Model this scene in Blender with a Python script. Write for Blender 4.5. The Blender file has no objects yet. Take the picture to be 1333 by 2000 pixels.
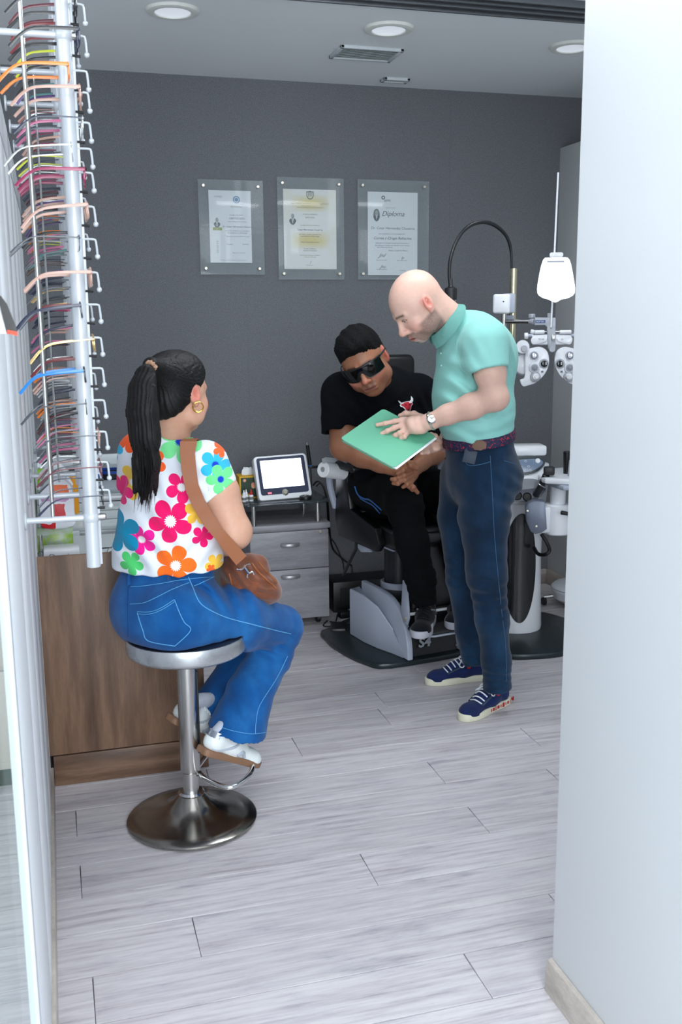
import bpy, bmesh, math, random
import numpy as np
from mathutils import Vector, Matrix, Euler

S = bpy.context.scene
COL = S.collection
PI = math.pi
random.seed(7)

# ------------------------------------------------------------------ camera
FPX = 1948.0                                   # focal length in pixels of the 1333x2000 frame
def _camaxes():
    d = lambda x, y: np.array([x - 666.5, 1000.0 - y, -FPX])
    a, b = d(7590, 565), d(95, 634)            # vanishing points of the wall's length and of the room's depth
    b = b / np.linalg.norm(b); a = a - a.dot(b) * b; a /= np.linalg.norm(a)
    return np.stack([a, b, np.cross(a, b)])
CR = _camaxes()
EYE = np.array([0, 0, 1.55])
cam = bpy.data.cameras.new('camera')
cam.sensor_fit = 'VERTICAL'; cam.sensor_height = 36.0; cam.lens = FPX / 2000 * 36.0
cam.clip_start = 0.05; cam.clip_end = 60
cam.dof.use_dof = True; cam.dof.focus_distance = 3.9; cam.dof.aperture_fstop = 9.0
co = bpy.data.objects.new('camera', cam); COL.objects.link(co)
m4 = Matrix([list(CR[i]) + [EYE[i]] for i in range(3)] + [[0, 0, 0, 1]])
co.matrix_world = m4
S.camera = co

# ------------------------------------------------------------------ world, lamps, exposure
w = bpy.data.worlds.new('world'); S.world = w; w.use_nodes = True
w.node_tree.nodes['Background'].inputs[0].default_value = (0.84, 0.92, 1.0, 1)
w.node_tree.nodes['Background'].inputs[1].default_value = 0.9
def area(name, loc, size, power, color=(0.90, 0.95, 1.0), target=None, sy=None, spread=None):
    l = bpy.data.lights.new(name, 'AREA'); l.energy = power; l.color = color
    l.shape = 'RECTANGLE'; l.size = size; l.size_y = sy or size
    if spread: l.spread = spread
    o = bpy.data.objects.new(name, l); COL.objects.link(o); o.location = loc
    if target is not None:
        o.rotation_euler = (Vector(target) - Vector(loc)).to_track_quat('-Z', 'Y').to_euler()
    return o
area('shop_light', (0.45, 1.3, 2.70), 0.9, 6, sy=1.6)
area('shop_light', (0.3, -0.9, 2.70), 1.4, 36, sy=1.2)
area('shop_light', (-1.4, 1.9, 2.70), 1.0, 16, sy=1.6)
area('room_light', (1.5, 3.3, 2.735), 1.3, 17, sy=0.3)
area('rear_fill_light', (0.2, -2.1, 1.45), 3.6, 150, sy=2.4, target=(0.3, 3, 1.45))  # added fill behind the camera, evens out the back wall and ceiling
def spot(name, loc, power, size=0.05, angle=120, color=(0.88, 0.94, 1.0)):
    l = bpy.data.lights.new(name, 'SPOT'); l.energy = power; l.color = color
    l.spot_size = math.radians(angle); l.spot_blend = 0.8; l.shadow_soft_size = size
    o = bpy.data.objects.new(name, l); COL.objects.link(o); o.location = loc
    return o
spot('downlight_lamp', (0.54, 4.21, 2.70), 5)
spot('downlight_lamp', (1.44, 4.235, 2.70), 5)
spot('downlight_lamp', (2.33, 4.30, 2.70), 9)
S.view_settings.view_transform = 'Standard'; S.view_settings.look = 'None'
S.view_settings.gamma = 1.0; S.view_settings.use_curve_mapping = False
S.view_settings.exposure = 0.55
S.cycles.max_bounces = 8
S.cycles.sample_clamp_indirect = 4.0

# ------------------------------------------------------------------ helpers: points
def ray(px, py):
    return CR @ np.array([px - 666.5, 1000.0 - py, -FPX])
def P(px, py, y):                              # the point seen at a pixel, at depth y into the room
    r = ray(px, py); return Vector(EYE + r * (y / r[1]))
def PZ(px, py, z=0.0):
    r = ray(px, py); return Vector(EYE + r * ((z - EYE[2]) / r[2]))
def PXc(px, py, x):
    r = ray(px, py); return Vector(EYE + r * (x / r[0]))
V = Vector

# ------------------------------------------------------------------ helpers: materials
def srgb(r, g, b):
    f = lambda c: (c / 255 / 12.92) if c / 255 <= 0.04045 else ((c / 255 + 0.055) / 1.055) ** 2.4
    return (f(r), f(g), f(b), 1)
class NT:
    def __init__(s, name):
        s.m = bpy.data.materials.new(name); s.m.use_nodes = True
        s.t = s.m.node_tree; s.n = s.t.nodes; s.b = s.n['Principled BSDF']
    def node(s, typ, **kw):
        n = s.n.new(typ)
        for k, v in kw.items():
            if isinstance(k, str) and k.startswith('i_'):
                n.inputs[int(k[2:])].default_value = v
            else: setattr(n, k, v)
        return n
    def link(s, a, b): s.t.links.new(a, b); return s
    def math(s, op, a, b=None, c=None, clamp=False):
        n = s.n.new('ShaderNodeMath'); n.operation = op; n.use_clamp = clamp
        for i, v in enumerate((a, b, c)):
            if v is None: continue
            if isinstance(v, (int, float)): n.inputs[i].default_value = v
            else: s.t.links.new(v, n.inputs[i])
        return n.outputs[0]
    def mix(s, fac, a, b):
        n = s.n.new('ShaderNodeMix'); n.data_type = 'RGBA'
        for i, v in ((0, fac), (6, a), (7, b)):
            if isinstance(v, (int, float, tuple, list)): n.inputs[i].default_value = v
            else: s.t.links.new(v, n.inputs[i])
        return n.outputs[2]
    def noise(s, scale, detail=3, vec=None, stretch=None, rough=0.55, coord='Object'):
        n = s.n.new('ShaderNodeTexNoise'); n.inputs['Scale'].default_value = scale
        n.inputs['Detail'].default_value = detail; n.inputs['Roughness'].default_value = rough
        if vec is None:
            tc = s.n.new('ShaderNodeTexCoord'); vec = tc.outputs[coord]
        if stretch:
            mp = s.n.new('ShaderNodeMapping'); mp.inputs['Scale'].default_value = stretch
            s.t.links.new(vec, mp.inputs[0]); vec = mp.outputs[0]
        s.t.links.new(vec, n.inputs['Vector']); return n.outputs[0]
    def ramp(s, fac, stops):
        n = s.n.new('ShaderNodeValToRGB'); e = n.color_ramp.elements
        while len(e) < len(stops): e.new(0.5)
        for i, (p, c) in enumerate(stops): e[i].position = p; e[i].color = c
        s.t.links.new(fac, n.inputs[0]); return n.outputs[0]
    def bump(s, h, strength=0.3, dist=0.002):
        n = s.n.new('ShaderNodeBump'); n.inputs['Strength'].default_value = strength
        n.inputs['Distance'].default_value = dist
        s.t.links.new(h, n.inputs['Height']); s.t.links.new(n.outputs[0], s.b.inputs['Normal'])
    def set(s, **kw):
        for k, v in kw.items():
            i = s.b.inputs[k.replace('_', ' ')]
            if isinstance(v, (int, float, tuple, list)): i.default_value = v
            else: s.t.links.new(v, i)
        return s
_MC = {}
def mat(name, rgb=(200, 200, 200), rough=0.5, metal=0.0, var=0.06, scale=30.0, bump=0.0, bscale=300.0, coat=0.0, alpha=None, emit=None, trans=0.0, spec=None, stretch=None):
    """procedural material: a colour with slight cloudy variation and a fine relief"""
    if name in _MC: return _MC[name]
    t = NT(name); c = srgb(*rgb)
    if var > 0:
        n = t.noise(scale, 3, stretch=stretch)
        a = tuple(x * (1 - var) for x in c[:3]) + (1,); b = tuple(min(1, x * (1 + var)) for x in c[:3]) + (1,)
        t.set(Base_Color=t.mix(n, a, b))
        t.set(Roughness=t.math('MULTIPLY_ADD', n, 0.12, max(0.02, rough - 0.06)))
    else: t.set(Base_Color=c, Roughness=rough)
    t.set(Metallic=metal)
    if coat: t.set(Coat_Weight=coat, Coat_Roughness=0.1)
    if spec is not None: t.b.inputs['Specular IOR Level'].default_value = spec
    if trans: t.set(Transmission_Weight=trans)
    if alpha is not None: t.set(Alpha=alpha)
    if emit: t.set(Emission_Color=srgb(*rgb), Emission_Strength=emit)
    if bump: t.bump(t.noise(bscale, 2), bump, 0.001)
    _MC[name] = t.m; return t.m

# ------------------------------------------------------------------ helpers: meshes
def rotz(a): return Matrix.Rotation(a, 3, 'Z')
def align(d, up=(0, 0, 1)):                    # rotation whose z axis is d
    d = V(d).normalized(); u = V(up)
    x = u.cross(d)
    if x.length < 1e-4: x = V((1, 0, 0)).cross(d)
    x.normalize(); y = d.cross(x)
    return Matrix((x, y, d)).transposed()
def frame(n, up=(0, 0, 1)):                    # a flat face whose outward normal is n: x right, y up as one looks at it
    n = V(n).normalized(); x = V(up).cross(n).normalized(); y = n.cross(x)
    return Matrix((x, y, n)).transposed()
class MB:
    def __init__(s): s.bm = bmesh.new(); s.mi = 0
    def _add(s, t, c=(0, 0, 0), rot=None, mi=None):
        mx = Matrix.Translation(V(c)) @ (rot.to_4x4() if rot is not None else Matrix())
        bmesh.ops.transform(t, matrix=mx, verts=t.verts)
        k = s.mi if mi is None else mi
        vm = {v: s.bm.verts.new(v.co) for v in t.verts}
        for f in t.faces:
            try: nf = s.bm.faces.new([vm[v] for v in f.verts]); nf.material_index = k
            except ValueError: pass
        t.free(); return s
    def box(s, c, size, bev=0.0, rot=None, seg=2, mi=None):
        t = bmesh.new(); bmesh.ops.create_cube(t, size=1)
        for v in t.verts: v.co = V((v.co.x * size[0], v.co.y * size[1], v.co.z * size[2]))
        if bev: bmesh.ops.bevel(t, geom=list(t.edges), offset=min(bev, min(size) * .49), segments=seg, profile=.5, affect='EDGES')
        return s._add(t, c, rot, mi)
    def cyl(s, a, b, r0, r1=None, seg=20, bev=0.0, mi=None):
        a, b = V(a), V(b); r1 = r0 if r1 is None else r1; L = (b - a).length
        pr = [(0, 0), (r0 - bev, 0), (r0, bev), (r1, L - bev), (r1 - bev, L), (0, L)] if bev else [(0, 0), (r0, 0), (r1, L), (0, L)]
        return s.lathe(pr, a, seg, align(b - a), mi)
    def lathe(s, prof, c=(0, 0, 0), seg=32, rot=None, mi=None, sx=1.0, sy=1.0):
        t = bmesh.new(); rings = []
        for r, z in prof:
            if r < 1e-6: rings.append([t.verts.new((0, 0, z))])
            else: rings.append([t.verts.new((r * sx * math.cos(2 * PI * i / seg), r * sy * math.sin(2 * PI * i / seg), z)) for i in range(seg)])
        for A, B in zip(rings, rings[1:]):
            for i in range(seg):
                j = (i + 1) % seg
                if len(A) == 1 and len(B) == 1: continue
                if len(A) == 1: t.faces.new((A[0], B[j], B[i]))
                elif len(B) == 1: t.faces.new((A[i], A[j], B[0]))
                else: t.faces.new((A[i], A[j], B[j], B[i]))
        bmesh.ops.recalc_face_normals(t, faces=t.faces)
        return s._add(t, c, rot, mi)
    def tube(s, pts, r, seg=8, closed=False, flat=1.0, mi=None, smooth=0):
        pts = [V(p) for p in pts]
        if smooth: pts = catmull(pts, smooth, closed)
        n = len(pts); R = r if isinstance(r, (list, tuple)) else [r] * n
        if len(R) != n: R = list(np.interp(np.linspace(0, 1, n), np.linspace(0, 1, len(R)), R))
        t = bmesh.new(); rings = []; up = None
        for i in range(n):
            d = (pts[(i + 1) % n] - pts[i - 1]) if closed else (pts[min(i + 1, n - 1)] - pts[max(i - 1, 0)])
            d.normalize()
            if up is None:
                up = V((0, 0, 1)) if abs(d.z) < .9 else V((0, 1, 0))
            x = d.cross(up); x.normalize(); up = x.cross(d); up.normalize()
            rings.append([t.verts.new(pts[i] + (x * math.cos(2 * PI * k / seg) * flat + up * math.sin(2 * PI * k / seg)) * R[i]) for k in range(seg)])
        for i in range(n if closed else n - 1):
            A, B = rings[i], rings[(i + 1) % n]
            for k in range(seg): t.faces.new((A[k], A[(k + 1) % seg], B[(k + 1) % seg], B[k]))
        if not closed: t.faces.new(rings[0][::-1]); t.faces.new(rings[-1])
        bmesh.ops.recalc_face_normals(t, faces=t.faces)
        return s._add(t, mi=mi)
    def prism(s, pts, h, c=(0, 0, 0), rot=None, bev=0.0, mi=None, seg=2):
        t = bmesh.new(); vs = [t.verts.new((p[0], p[1], 0)) for p in pts]
        f = t.faces.new(vs); e = bmesh.ops.extrude_face_region(t, geom=[f])
        for v in e['geom']:
            if isinstance(v, bmesh.types.BMVert): v.co.z += h
        bmesh.ops.recalc_face_normals(t, faces=t.faces)
        if bev:
            ed = [x for x in t.edges if abs(x.verts[0].co.z - x.verts[1].co.z) < 1e-7]
            bmesh.ops.bevel(t, geom=ed, offset=bev, segments=seg, profile=.5, affect='EDGES')
        return s._add(t, c, rot, mi)
    def ell(s, c, r, rot=None, u=20, v=14, mi=None):
        r = (r, r, r) if isinstance(r, (int, float)) else r
        t = bmesh.new(); bmesh.ops.create_uvsphere(t, u_segments=u, v_segments=v, radius=1)
        for q in t.verts: q.co = V((q.co.x * r[0], q.co.y * r[1], q.co.z * r[2]))
        return s._add(t, c, rot, mi)
    def quadgrid(s, G, mi=None, thick=0.0):     # G[i][j] points
        t = bmesh.new(); g = [[t.verts.new(V(p)) for p in row] for row in G]
        for i in range(len(g) - 1):
            for j in range(len(g[0]) - 1): t.faces.new((g[i][j], g[i + 1][j], g[i + 1][j + 1], g[i][j + 1]))
        if thick: bmesh.ops.solidify(t, geom=list(t.faces), thickness=thick)
        return s._add(t, mi=mi)
    def build(s, name, m, parent=None, world=True, angle=38, **tags):
        bm = s.bm
        bm.normal_update(); a = math.radians(angle)
        for e in bm.edges:
            e.smooth = not (len(e.link_faces) == 2 and e.calc_face_angle(0) > a)
        for f in bm.faces: f.smooth = True
        off = V((0, 0, 0))
        if parent is not None and world: off = WORLD.get(parent.name, V((0, 0, 0)))
        elif parent is None and world and len(bm.verts):
            xs = [v.co for v in bm.verts]
            off = V((sum(v.x for v in xs) / len(xs), sum(v.y for v in xs) / len(xs), min(v.z for v in xs)))
        for v in bm.verts: v.co -= off
        me = bpy.data.meshes.new(name); bm.to_mesh(me); bm.free()
        for x in (m if isinstance(m, (list, tuple)) else [m]): me.materials.append(x)
        o = bpy.data.objects.new(name, me); COL.objects.link(o)
        if parent is not None: o.parent = parent
        elif world: o.location = off
        WORLD[o.name] = off
        for k, v in tags.items(): o[k] = v
        return o
WORLD = {}
def catmull(p, n, closed=False):
    out = []; L = len(p)
    for i in range(L if closed else L - 1):
        if closed: a, b, c, d = p[i - 1], p[i], p[(i + 1) % L], p[(i + 2) % L]
        else: a, b, c, d = p[max(i - 1, 0)], p[i], p[i + 1], p[min(i + 2, L - 1)]
        for k in range(n):
            t = k / n
            out.append(0.5 * ((2 * b) + (c - a) * t + (2 * a - 5 * b + 4 * c - d) * t * t + (3 * b - a - 3 * c + d) * t ** 3))
    if not closed: out.append(p[-1])
    return out
def T(name, label, cat, loc=(0, 0, 0), group=None, rz=0.0):
    o = bpy.data.objects.new(name, None); COL.objects.link(o); o.location = V(loc); o.rotation_euler = (0, 0, rz)
    o.empty_display_size = 0.05
    o['label'] = label; o['category'] = cat
    if group: o['group'] = group
    WORLD[o.name] = V(loc); return o
def tag(o, label, cat, group=None):
    o['label'] = label; o['category'] = cat
    if group: o['group'] = group
    return o
def text(name, s, size, c, n, m, parent=None, up=(0, 0, 1), shear=0.0, align_x='CENTER', ext=0.0, bold=0.0, sx=1.0, tilt=0.0, **tags):
    cu = bpy.data.curves.new(name, 'FONT'); cu.body = s; cu.size = size; cu.align_x = align_x; cu.align_y = 'CENTER'
    cu.shear = shear; cu.extrude = ext; cu.offset = bold; cu.resolution_u = 3
    o = bpy.data.objects.new(name, cu); COL.objects.link(o); cu.materials.append(m)
    R = frame(n, up)
    if tilt: R = R @ Matrix.Rotation(tilt, 3, 'Z')
    R = R @ Matrix.Diagonal((sx, 1, 1))
    off = WORLD.get(parent.name, V((0, 0, 0))) if parent is not None else V((0, 0, 0))
    bpy.context.view_layer.update()
    me = bpy.data.meshes.new_from_object(o.evaluated_get(bpy.context.evaluated_depsgraph_get()))
    if not me.materials: me.materials.append(m)
    bpy.data.objects.remove(o); bpy.data.curves.remove(cu)
    me.transform(Matrix.Translation(V(c) - off) @ R.to_4x4())
    o = bpy.data.objects.new(name, me); COL.objects.link(o)
    if parent is not None: o.parent = parent
    for k, v in tags.items(): o[k] = v
    return o
def rrect(w, h, r, n=5, cx=0, cy=0):
    out = []
    for sx, sy, a in ((1, 1, 0), (-1, 1, 90), (-1, -1, 180), (1, -1, 270)):
        for k in range(n + 1):
            t = math.radians(a + 90 * k / n)
            out.append((cx + sx * (w / 2 - r) + r * math.cos(t), cy + sy * (h / 2 - r) + r * math.sin(t)))
    return out
# ================================================================== materials shared
def wood_floor():
    t = NT('washed grey oak laminate')
    oi = t.node('ShaderNodeObjectInfo'); tc = t.node('ShaderNodeTexCoord')
    off = t.node('ShaderNodeVectorMath', operation='MULTIPLY_ADD')
    t.link(tc.outputs['Object'], off.inputs[0]); off.inputs[1].default_value = (1, 1, 1)
    sc = t.node('ShaderNodeVectorMath', operation='SCALE'); sc.inputs[3].default_value = 37.0
    cmb = t.node('ShaderNodeCombineXYZ')
    for i in range(3): t.link(oi.outputs['Random'], cmb.inputs[i])
    t.link(cmb.outputs[0], sc.inputs[0]); t.link(sc.outputs[0], off.inputs[2])
    v = off.outputs[0]
    n1 = t.noise(6.0, 7, vec=v, stretch=(0.5, 9.0, 1), rough=0.7)
    n2 = t.noise(3.2, 5, vec=v, stretch=(1.3, 6.0, 1), rough=0.65)
    n3 = t.noise(26.0, 5, vec=v, stretch=(0.5, 6.0, 1), rough=0.7)
    a = t.ramp(n1, [(0.28, srgb(146, 141, 147)), (0.42, srgb(182, 177, 181)), (0.54, srgb(196, 192, 195)), (0.72, srgb(206, 204, 204))])
    k = t.ramp(n2, [(0.29, (0.62, 0.62, 0.67, 1)), (0.37, (0.88, 0.88, 0.91, 1)), (0.47, (1, 1, 1, 1))])
    m1 = t.node('ShaderNodeMix', data_type='RGBA', blend_type='MULTIPLY'); m1.inputs[0].default_value = 0.8
    t.link(a, m1.inputs[6]); t.link(k, m1.inputs[7])
    g = t.ramp(n3, [(0.34, (0.80, 0.80, 0.83, 1)), (0.48, (1, 1, 1, 1))])
    m2 = t.node('ShaderNodeMix', data_type='RGBA', blend_type='MULTIPLY'); m2.inputs[0].default_value = 0.55
    t.link(m1.outputs[2], m2.inputs[6]); t.link(g, m2.inputs[7])
    hs = t.node('ShaderNodeHueSaturation'); t.link(m2.outputs[2], hs.inputs['Color'])
    t.link(t.math('MULTIPLY_ADD', oi.outputs['Random'], 0.14, 0.95), hs.inputs['Value'])
    t.set(Base_Color=hs.outputs[0], Roughness=0.42)
    t.bump(n3, 0.12, 0.001); return t.m
def walnut(name, dark, mid, light, stretch=(7, 7, 0.75), sc=2.2, rough=0.42):
    t = NT(name); n1 = t.noise(sc, 5, stretch=stretch, rough=0.55); n2 = t.noise(sc * 14, 4, stretch=stretch, rough=0.7)
    a = t.ramp(n1, [(0.25, srgb(*dark)), (0.47, srgb(*mid)), (0.56, srgb(*light)), (0.72, srgb(*mid))])
    k = t.ramp(n2, [(0.3, (0.80, 0.78, 0.76, 1)), (0.6, (1, 1, 1, 1))])
    m1 = t.node('ShaderNodeMix', data_type='RGBA', blend_type='MULTIPLY'); m1.inputs[0].default_value = 0.8
    t.link(a, m1.inputs[6]); t.link(k, m1.inputs[7])
    t.set(Base_Color=m1.outputs[2], Roughness=rough); t.bump(n2, 0.15, 0.001); return t.m
MFLOOR = wood_floor()
MWALN = walnut('walnut laminate vertical grain', (78, 58, 46), (116, 90, 72), (136, 107, 86))
MWALH = walnut('walnut laminate horizontal grain', (56, 38, 28), (108, 82, 64), (130, 102, 82), stretch=(0.75, 7, 7))
MGREYW = walnut('grey oak laminate', (112, 113, 120), (140, 140, 146), (152, 152, 158), stretch=(0.6, 5, 5), sc=3.2)
MSKIRT = walnut('pale oak skirting', (150, 142, 134), (176, 168, 160), (190, 182, 174), stretch=(1.2, 1.2, 4), sc=3)
MWHITE = mat('white painted wall', (222, 226, 230), 0.55, var=0.03, scale=3)
MPLAST = mat('white enamel plastic', (226, 229, 234), 0.32, var=0.03, scale=8, coat=0.2)
MGPLAST = mat('light grey moulded plastic', (164, 172, 188), 0.4, var=0.04, scale=9)
MBLACK = mat('black plastic', (16, 18, 21), 0.42, var=0.15, scale=40)
MLEATH = mat('black upholstery vinyl', (9, 10, 12), 0.36, var=0.2, scale=20, bump=0.25, bscale=500)
MCHROME = mat('brushed steel', (190, 190, 188), 0.24, 1.0, var=0.06, scale=60, stretch=(1, 1, 14))
MPOLISH = mat('polished chrome', (215, 215, 215), 0.10, 1.0, var=0.02)
MGOLDP = mat('satin champagne steel tube', (196, 188, 160), 0.22, 1.0, var=0.05)
MRUB = mat('black cable rubber', (12, 13, 15), 0.55, var=0.1)

# ================================================================== the setting
def struct(mb, name, m, **kw):
    o = mb.build(name, m, **kw)
    if o.parent is None: o['kind'] = 'structure'
    return o
CZ = 2.753; YB = 5.24
floor = struct(MB().box((0.3, 1.6, -0.035), (6.8, 7.5, 0.05)), 'floor', mat('floor underlay', (40, 36, 34), 0.9))
# floor boards: one mesh shared by boards of the same length
_pl = {}
def plank(x0, x1, y0, w=0.1765):
    key = (round(x1 - x0, 3), round(w, 4))
    if key not in _pl:
        mb = MB(); mb.box((0, 0, -0.005), (key[0] - 0.0016, w - 0.0020, 0.010), bev=0.0012, seg=1)
        o = mb.build('floor_plank', MFLOOR, parent=floor, world=False); _pl[key] = o.data
    else:
        o = bpy.data.objects.new('floor_plank', _pl[key]); COL.objects.link(o); o.parent = floor
    o.location = V(((x0 + x1) / 2, y0 + w / 2, 0)) - WORLD['floor']
RW = 0.1765; PL = 1.22
seen_joint = {-1: .9, 0: 1.227, 1: .271, 2: .793, 3: 1.213, 4: 1.587, 5: 1.209, 6: 1.66, 7: .793, 8: 1.195, 9: 1.24, 10: .5, -2: .442}
k = -9
while True:
    y0 = 2.07 + (k - 0) * RW
    if y0 > YB: break
    j = seen_joint.get(k, (k * 0.47) % PL)
    x = j - PL * math.ceil((j + 2.6) / PL)
    wd = min(RW, YB - y0)
    while x < 3.4:
        plank(x, x + PL, y0, wd); x += PL
    k += 1

t = NT('charcoal carpet wall covering')
n = t.noise(300, 3, rough=0.8); n2 = t.noise(1.5, 2); n4 = t.noise(60, 3)
c1 = t.ramp(n, [(0.32, srgb(72, 75, 80)), (0.68, srgb(136, 138, 142))])
m1 = t.node('ShaderNodeMix', data_type='RGBA', blend_type='MULTIPLY'); m1.inputs[0].default_value = 1
t.link(c1, m1.inputs[6]); t.link(t.ramp(n4, [(0.2, (0.9, 0.9, 0.9, 1)), (0.8, (1, 1, 1, 1))]), m1.inputs[7])
t.set(Base_Color=m1.outputs[2], Roughness=0.95); t.b.inputs['Specular IOR Level'].default_value = 0.15
t.bump(n, 0.5, 0.002); MCARPET = t.m
wall_back = struct(MB().box((0.35, YB + 0.03, CZ / 2), (6.2, 0.06, CZ)), 'wall_back', MCARPET)
MSEAM = mat('wall covering seam', (96, 100, 106), 0.9)
for x in (-1.30, -0.15, 1.0, 2.13):            # joins between lengths of the wall covering
    MB().box((x, YB - 0.0002, CZ / 2), (0.0016, 0.0012, CZ)).build('seam', MSEAM, wall_back)
struct(MB().box((0.35, YB + 0.075, CZ / 2), (6.2, 0.03, CZ)), 'wall_backing', MWHITE)

MCEIL = mat('grey-white ceiling paint', (232, 236, 238), 0.8, var=0.02, scale=2)
ce = MB(); ce.box((0.35, (3.93 + YB) / 2 + .06, CZ + 0.04), (6.2, YB - 3.93 + 0.12, 0.08))
ceiling = struct(ce, 'ceiling', MCEIL)
ce = MB(); ce.box((0.35, 0.85, CZ + 0.05), (6.2, 5.78, 0.08))
struct(ce, 'ceiling', mat('white shop ceiling paint', (232, 235, 238), 0.7, var=0.02, scale=2))
tr = MB()                                       # the sliding door's ceiling track
MALU = mat('grey anodised aluminium', (120, 124, 128), 0.35, 0.8, var=0.04)
tr.box((0.35, 3.835, CZ + 0.024), (6.2, 0.19, 0.03), mi=0)
for y in (3.745, 3.80, 3.86, 3.925): tr.box((0.35, y, CZ + 0.002), (6.2, 0.014, 0.035), bev=0.002, mi=0)
struct(tr, 'trim_1', MALU)

# right-hand wall of the exam corner: a half-height partition, and the tall wall beyond it
struct(MB().box((2.83, 4.05, 2.485 / 2), (0.09, 2.38, 2.485), bev=0.002), 'wall_partition', mat('light grey partition paint', (206, 209, 210), 0.6, var=0.02, scale=2))
struct(MB().box((3.40, 1.5, CZ / 2), (0.1, 7.6, CZ)), 'wall_right', MWHITE)
sk = MB(); sk.box((1.45, YB - 0.008, 0.045), (2.64, 0.016, 0.09), bev=0.003)
struct(sk, 'baseboard_back', MSKIRT)
sk = MB(); sk.box((2.777, 4.04, 0.045), (0.016, 2.38, 0.09), bev=0.003)
struct(sk, 'baseboard_right', MSKIRT)

# near white wall on the right of the picture
MWNEAR = mat('satin white wall paint', (228, 231, 233), 0.5, var=0.02, scale=1.2)
struct(MB().box((1.13, -0.1, CZ / 2), (0.17, 3.97, CZ), bev=0.004), 'wall_near_right', MWNEAR)
sk = MB(); sk.prism([(0, 0), (0.016, 0), (0.016, 0.062), (0.010, 0.078), (0, 0.082)], 3.9, (1.0445, 1.885, 0), rot=Matrix(((-1, 0, 0), (0, 0, -1), (0, 1, 0))).to_3x3(), mi=0)
struct(sk, 'baseboard_near_right', MSKIRT)

# left side: white panelled partition, then clear glass towards the camera
wl = MB(); XW = -0.084
for a, b in ((1.56, 2.10), (2.10, 2.52), (2.52, 2.86), (2.86, 3.26), (3.26, 3.60), (3.60, 3.96), (3.96, 4.5)):
    wl.box((XW - 0.006, (a + b) / 2, 1.0), (0.012, b - a - 0.004, 2.0), bev=0.003)
wall_left = struct(wl, 'wall_left', mat('white lacquered panel', (226, 230, 234), 0.6, var=0.02, scale=2))
struct(MB().box((XW - 0.008, 3.03, 2.05), (0.022, 2.94, 0.10), bev=0.004), 'trim_2', mat('white cap rail', (220, 225, 230), 0.4, var=0.02))
struct(MB().box((XW - 0.006, 1.55, 1.05), (0.016, 0.03, 2.1), bev=0.003), 'trim_3', mat('white door post', (190, 196, 202), 0.35, var=0.02))
sk = MB(); sk.box((XW + 0.004, 2.45, 0.04), (0.012, 1.7, 0.08), bev=0.003)
struct(sk, 'baseboard_left', MSKIRT)
sk = MB(); sk.box((XW + 0.0, 0.7, 0.014), (0.022, 1.72, 0.028), bev=0.003)
struct(sk, 'baseboard_glass', MSKIRT)
t = NT('clear greenish pane'); t.set(Base_Color=srgb(150, 196, 180), Roughness=0.05, Alpha=.14); t.b.inputs['Specular IOR Level'].default_value = .05
MPANE = t.m
win = struct(MB().box((XW - 0.008, 0.62, 2.08), (0.02, 1.87, 0.05), bev=0.004), 'window_1', MWHITE)
MB().box((XW - 0.008, 0.60, 1.04), (0.008, 1.86, 2.02)).build('pane', MPANE, parent=win)
# what stands behind the glass: a beige shop cabinet and a pale wall
sc_ = T('shop_cabinet', 'beige cabinet standing behind the glass at the left edge', 'cabinet', (-0.62, 3.55, 0))
MBEIGE = mat('beige laminate', (190, 184, 174), 0.5, var=0.04, scale=4)
MB().box((-0.62, 3.6, 0.43), (0.9, 0.5, 0.72), bev=0.004).build('body', MBEIGE, sc_)
MB().box((-0.62, 3.6, 0.035), (0.86, 0.44, 0.07)).build('plinth', MBLACK, sc_)
MB().box((-0.62, 3.59, 0.80), (0.93, 0.54, 0.02), bev=0.004).build('worktop', MPLAST, sc_)
for z in (0.25, 0.61):
    d_ = MB().box((-0.62, 3.343, z), (0.88, 0.016, 0.345), bev=0.003).build('drawer', MBEIGE, sc_)
    MB().box((-0.62, 3.33, z + .12), (0.16, 0.012, 0.012), bev=0.004).build('handle', MCHROME, d_)
struct(MB().box((-2.75, 1.5, CZ / 2), (0.1, 7.6, CZ)), 'wall_shop_left', MWHITE)

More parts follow.
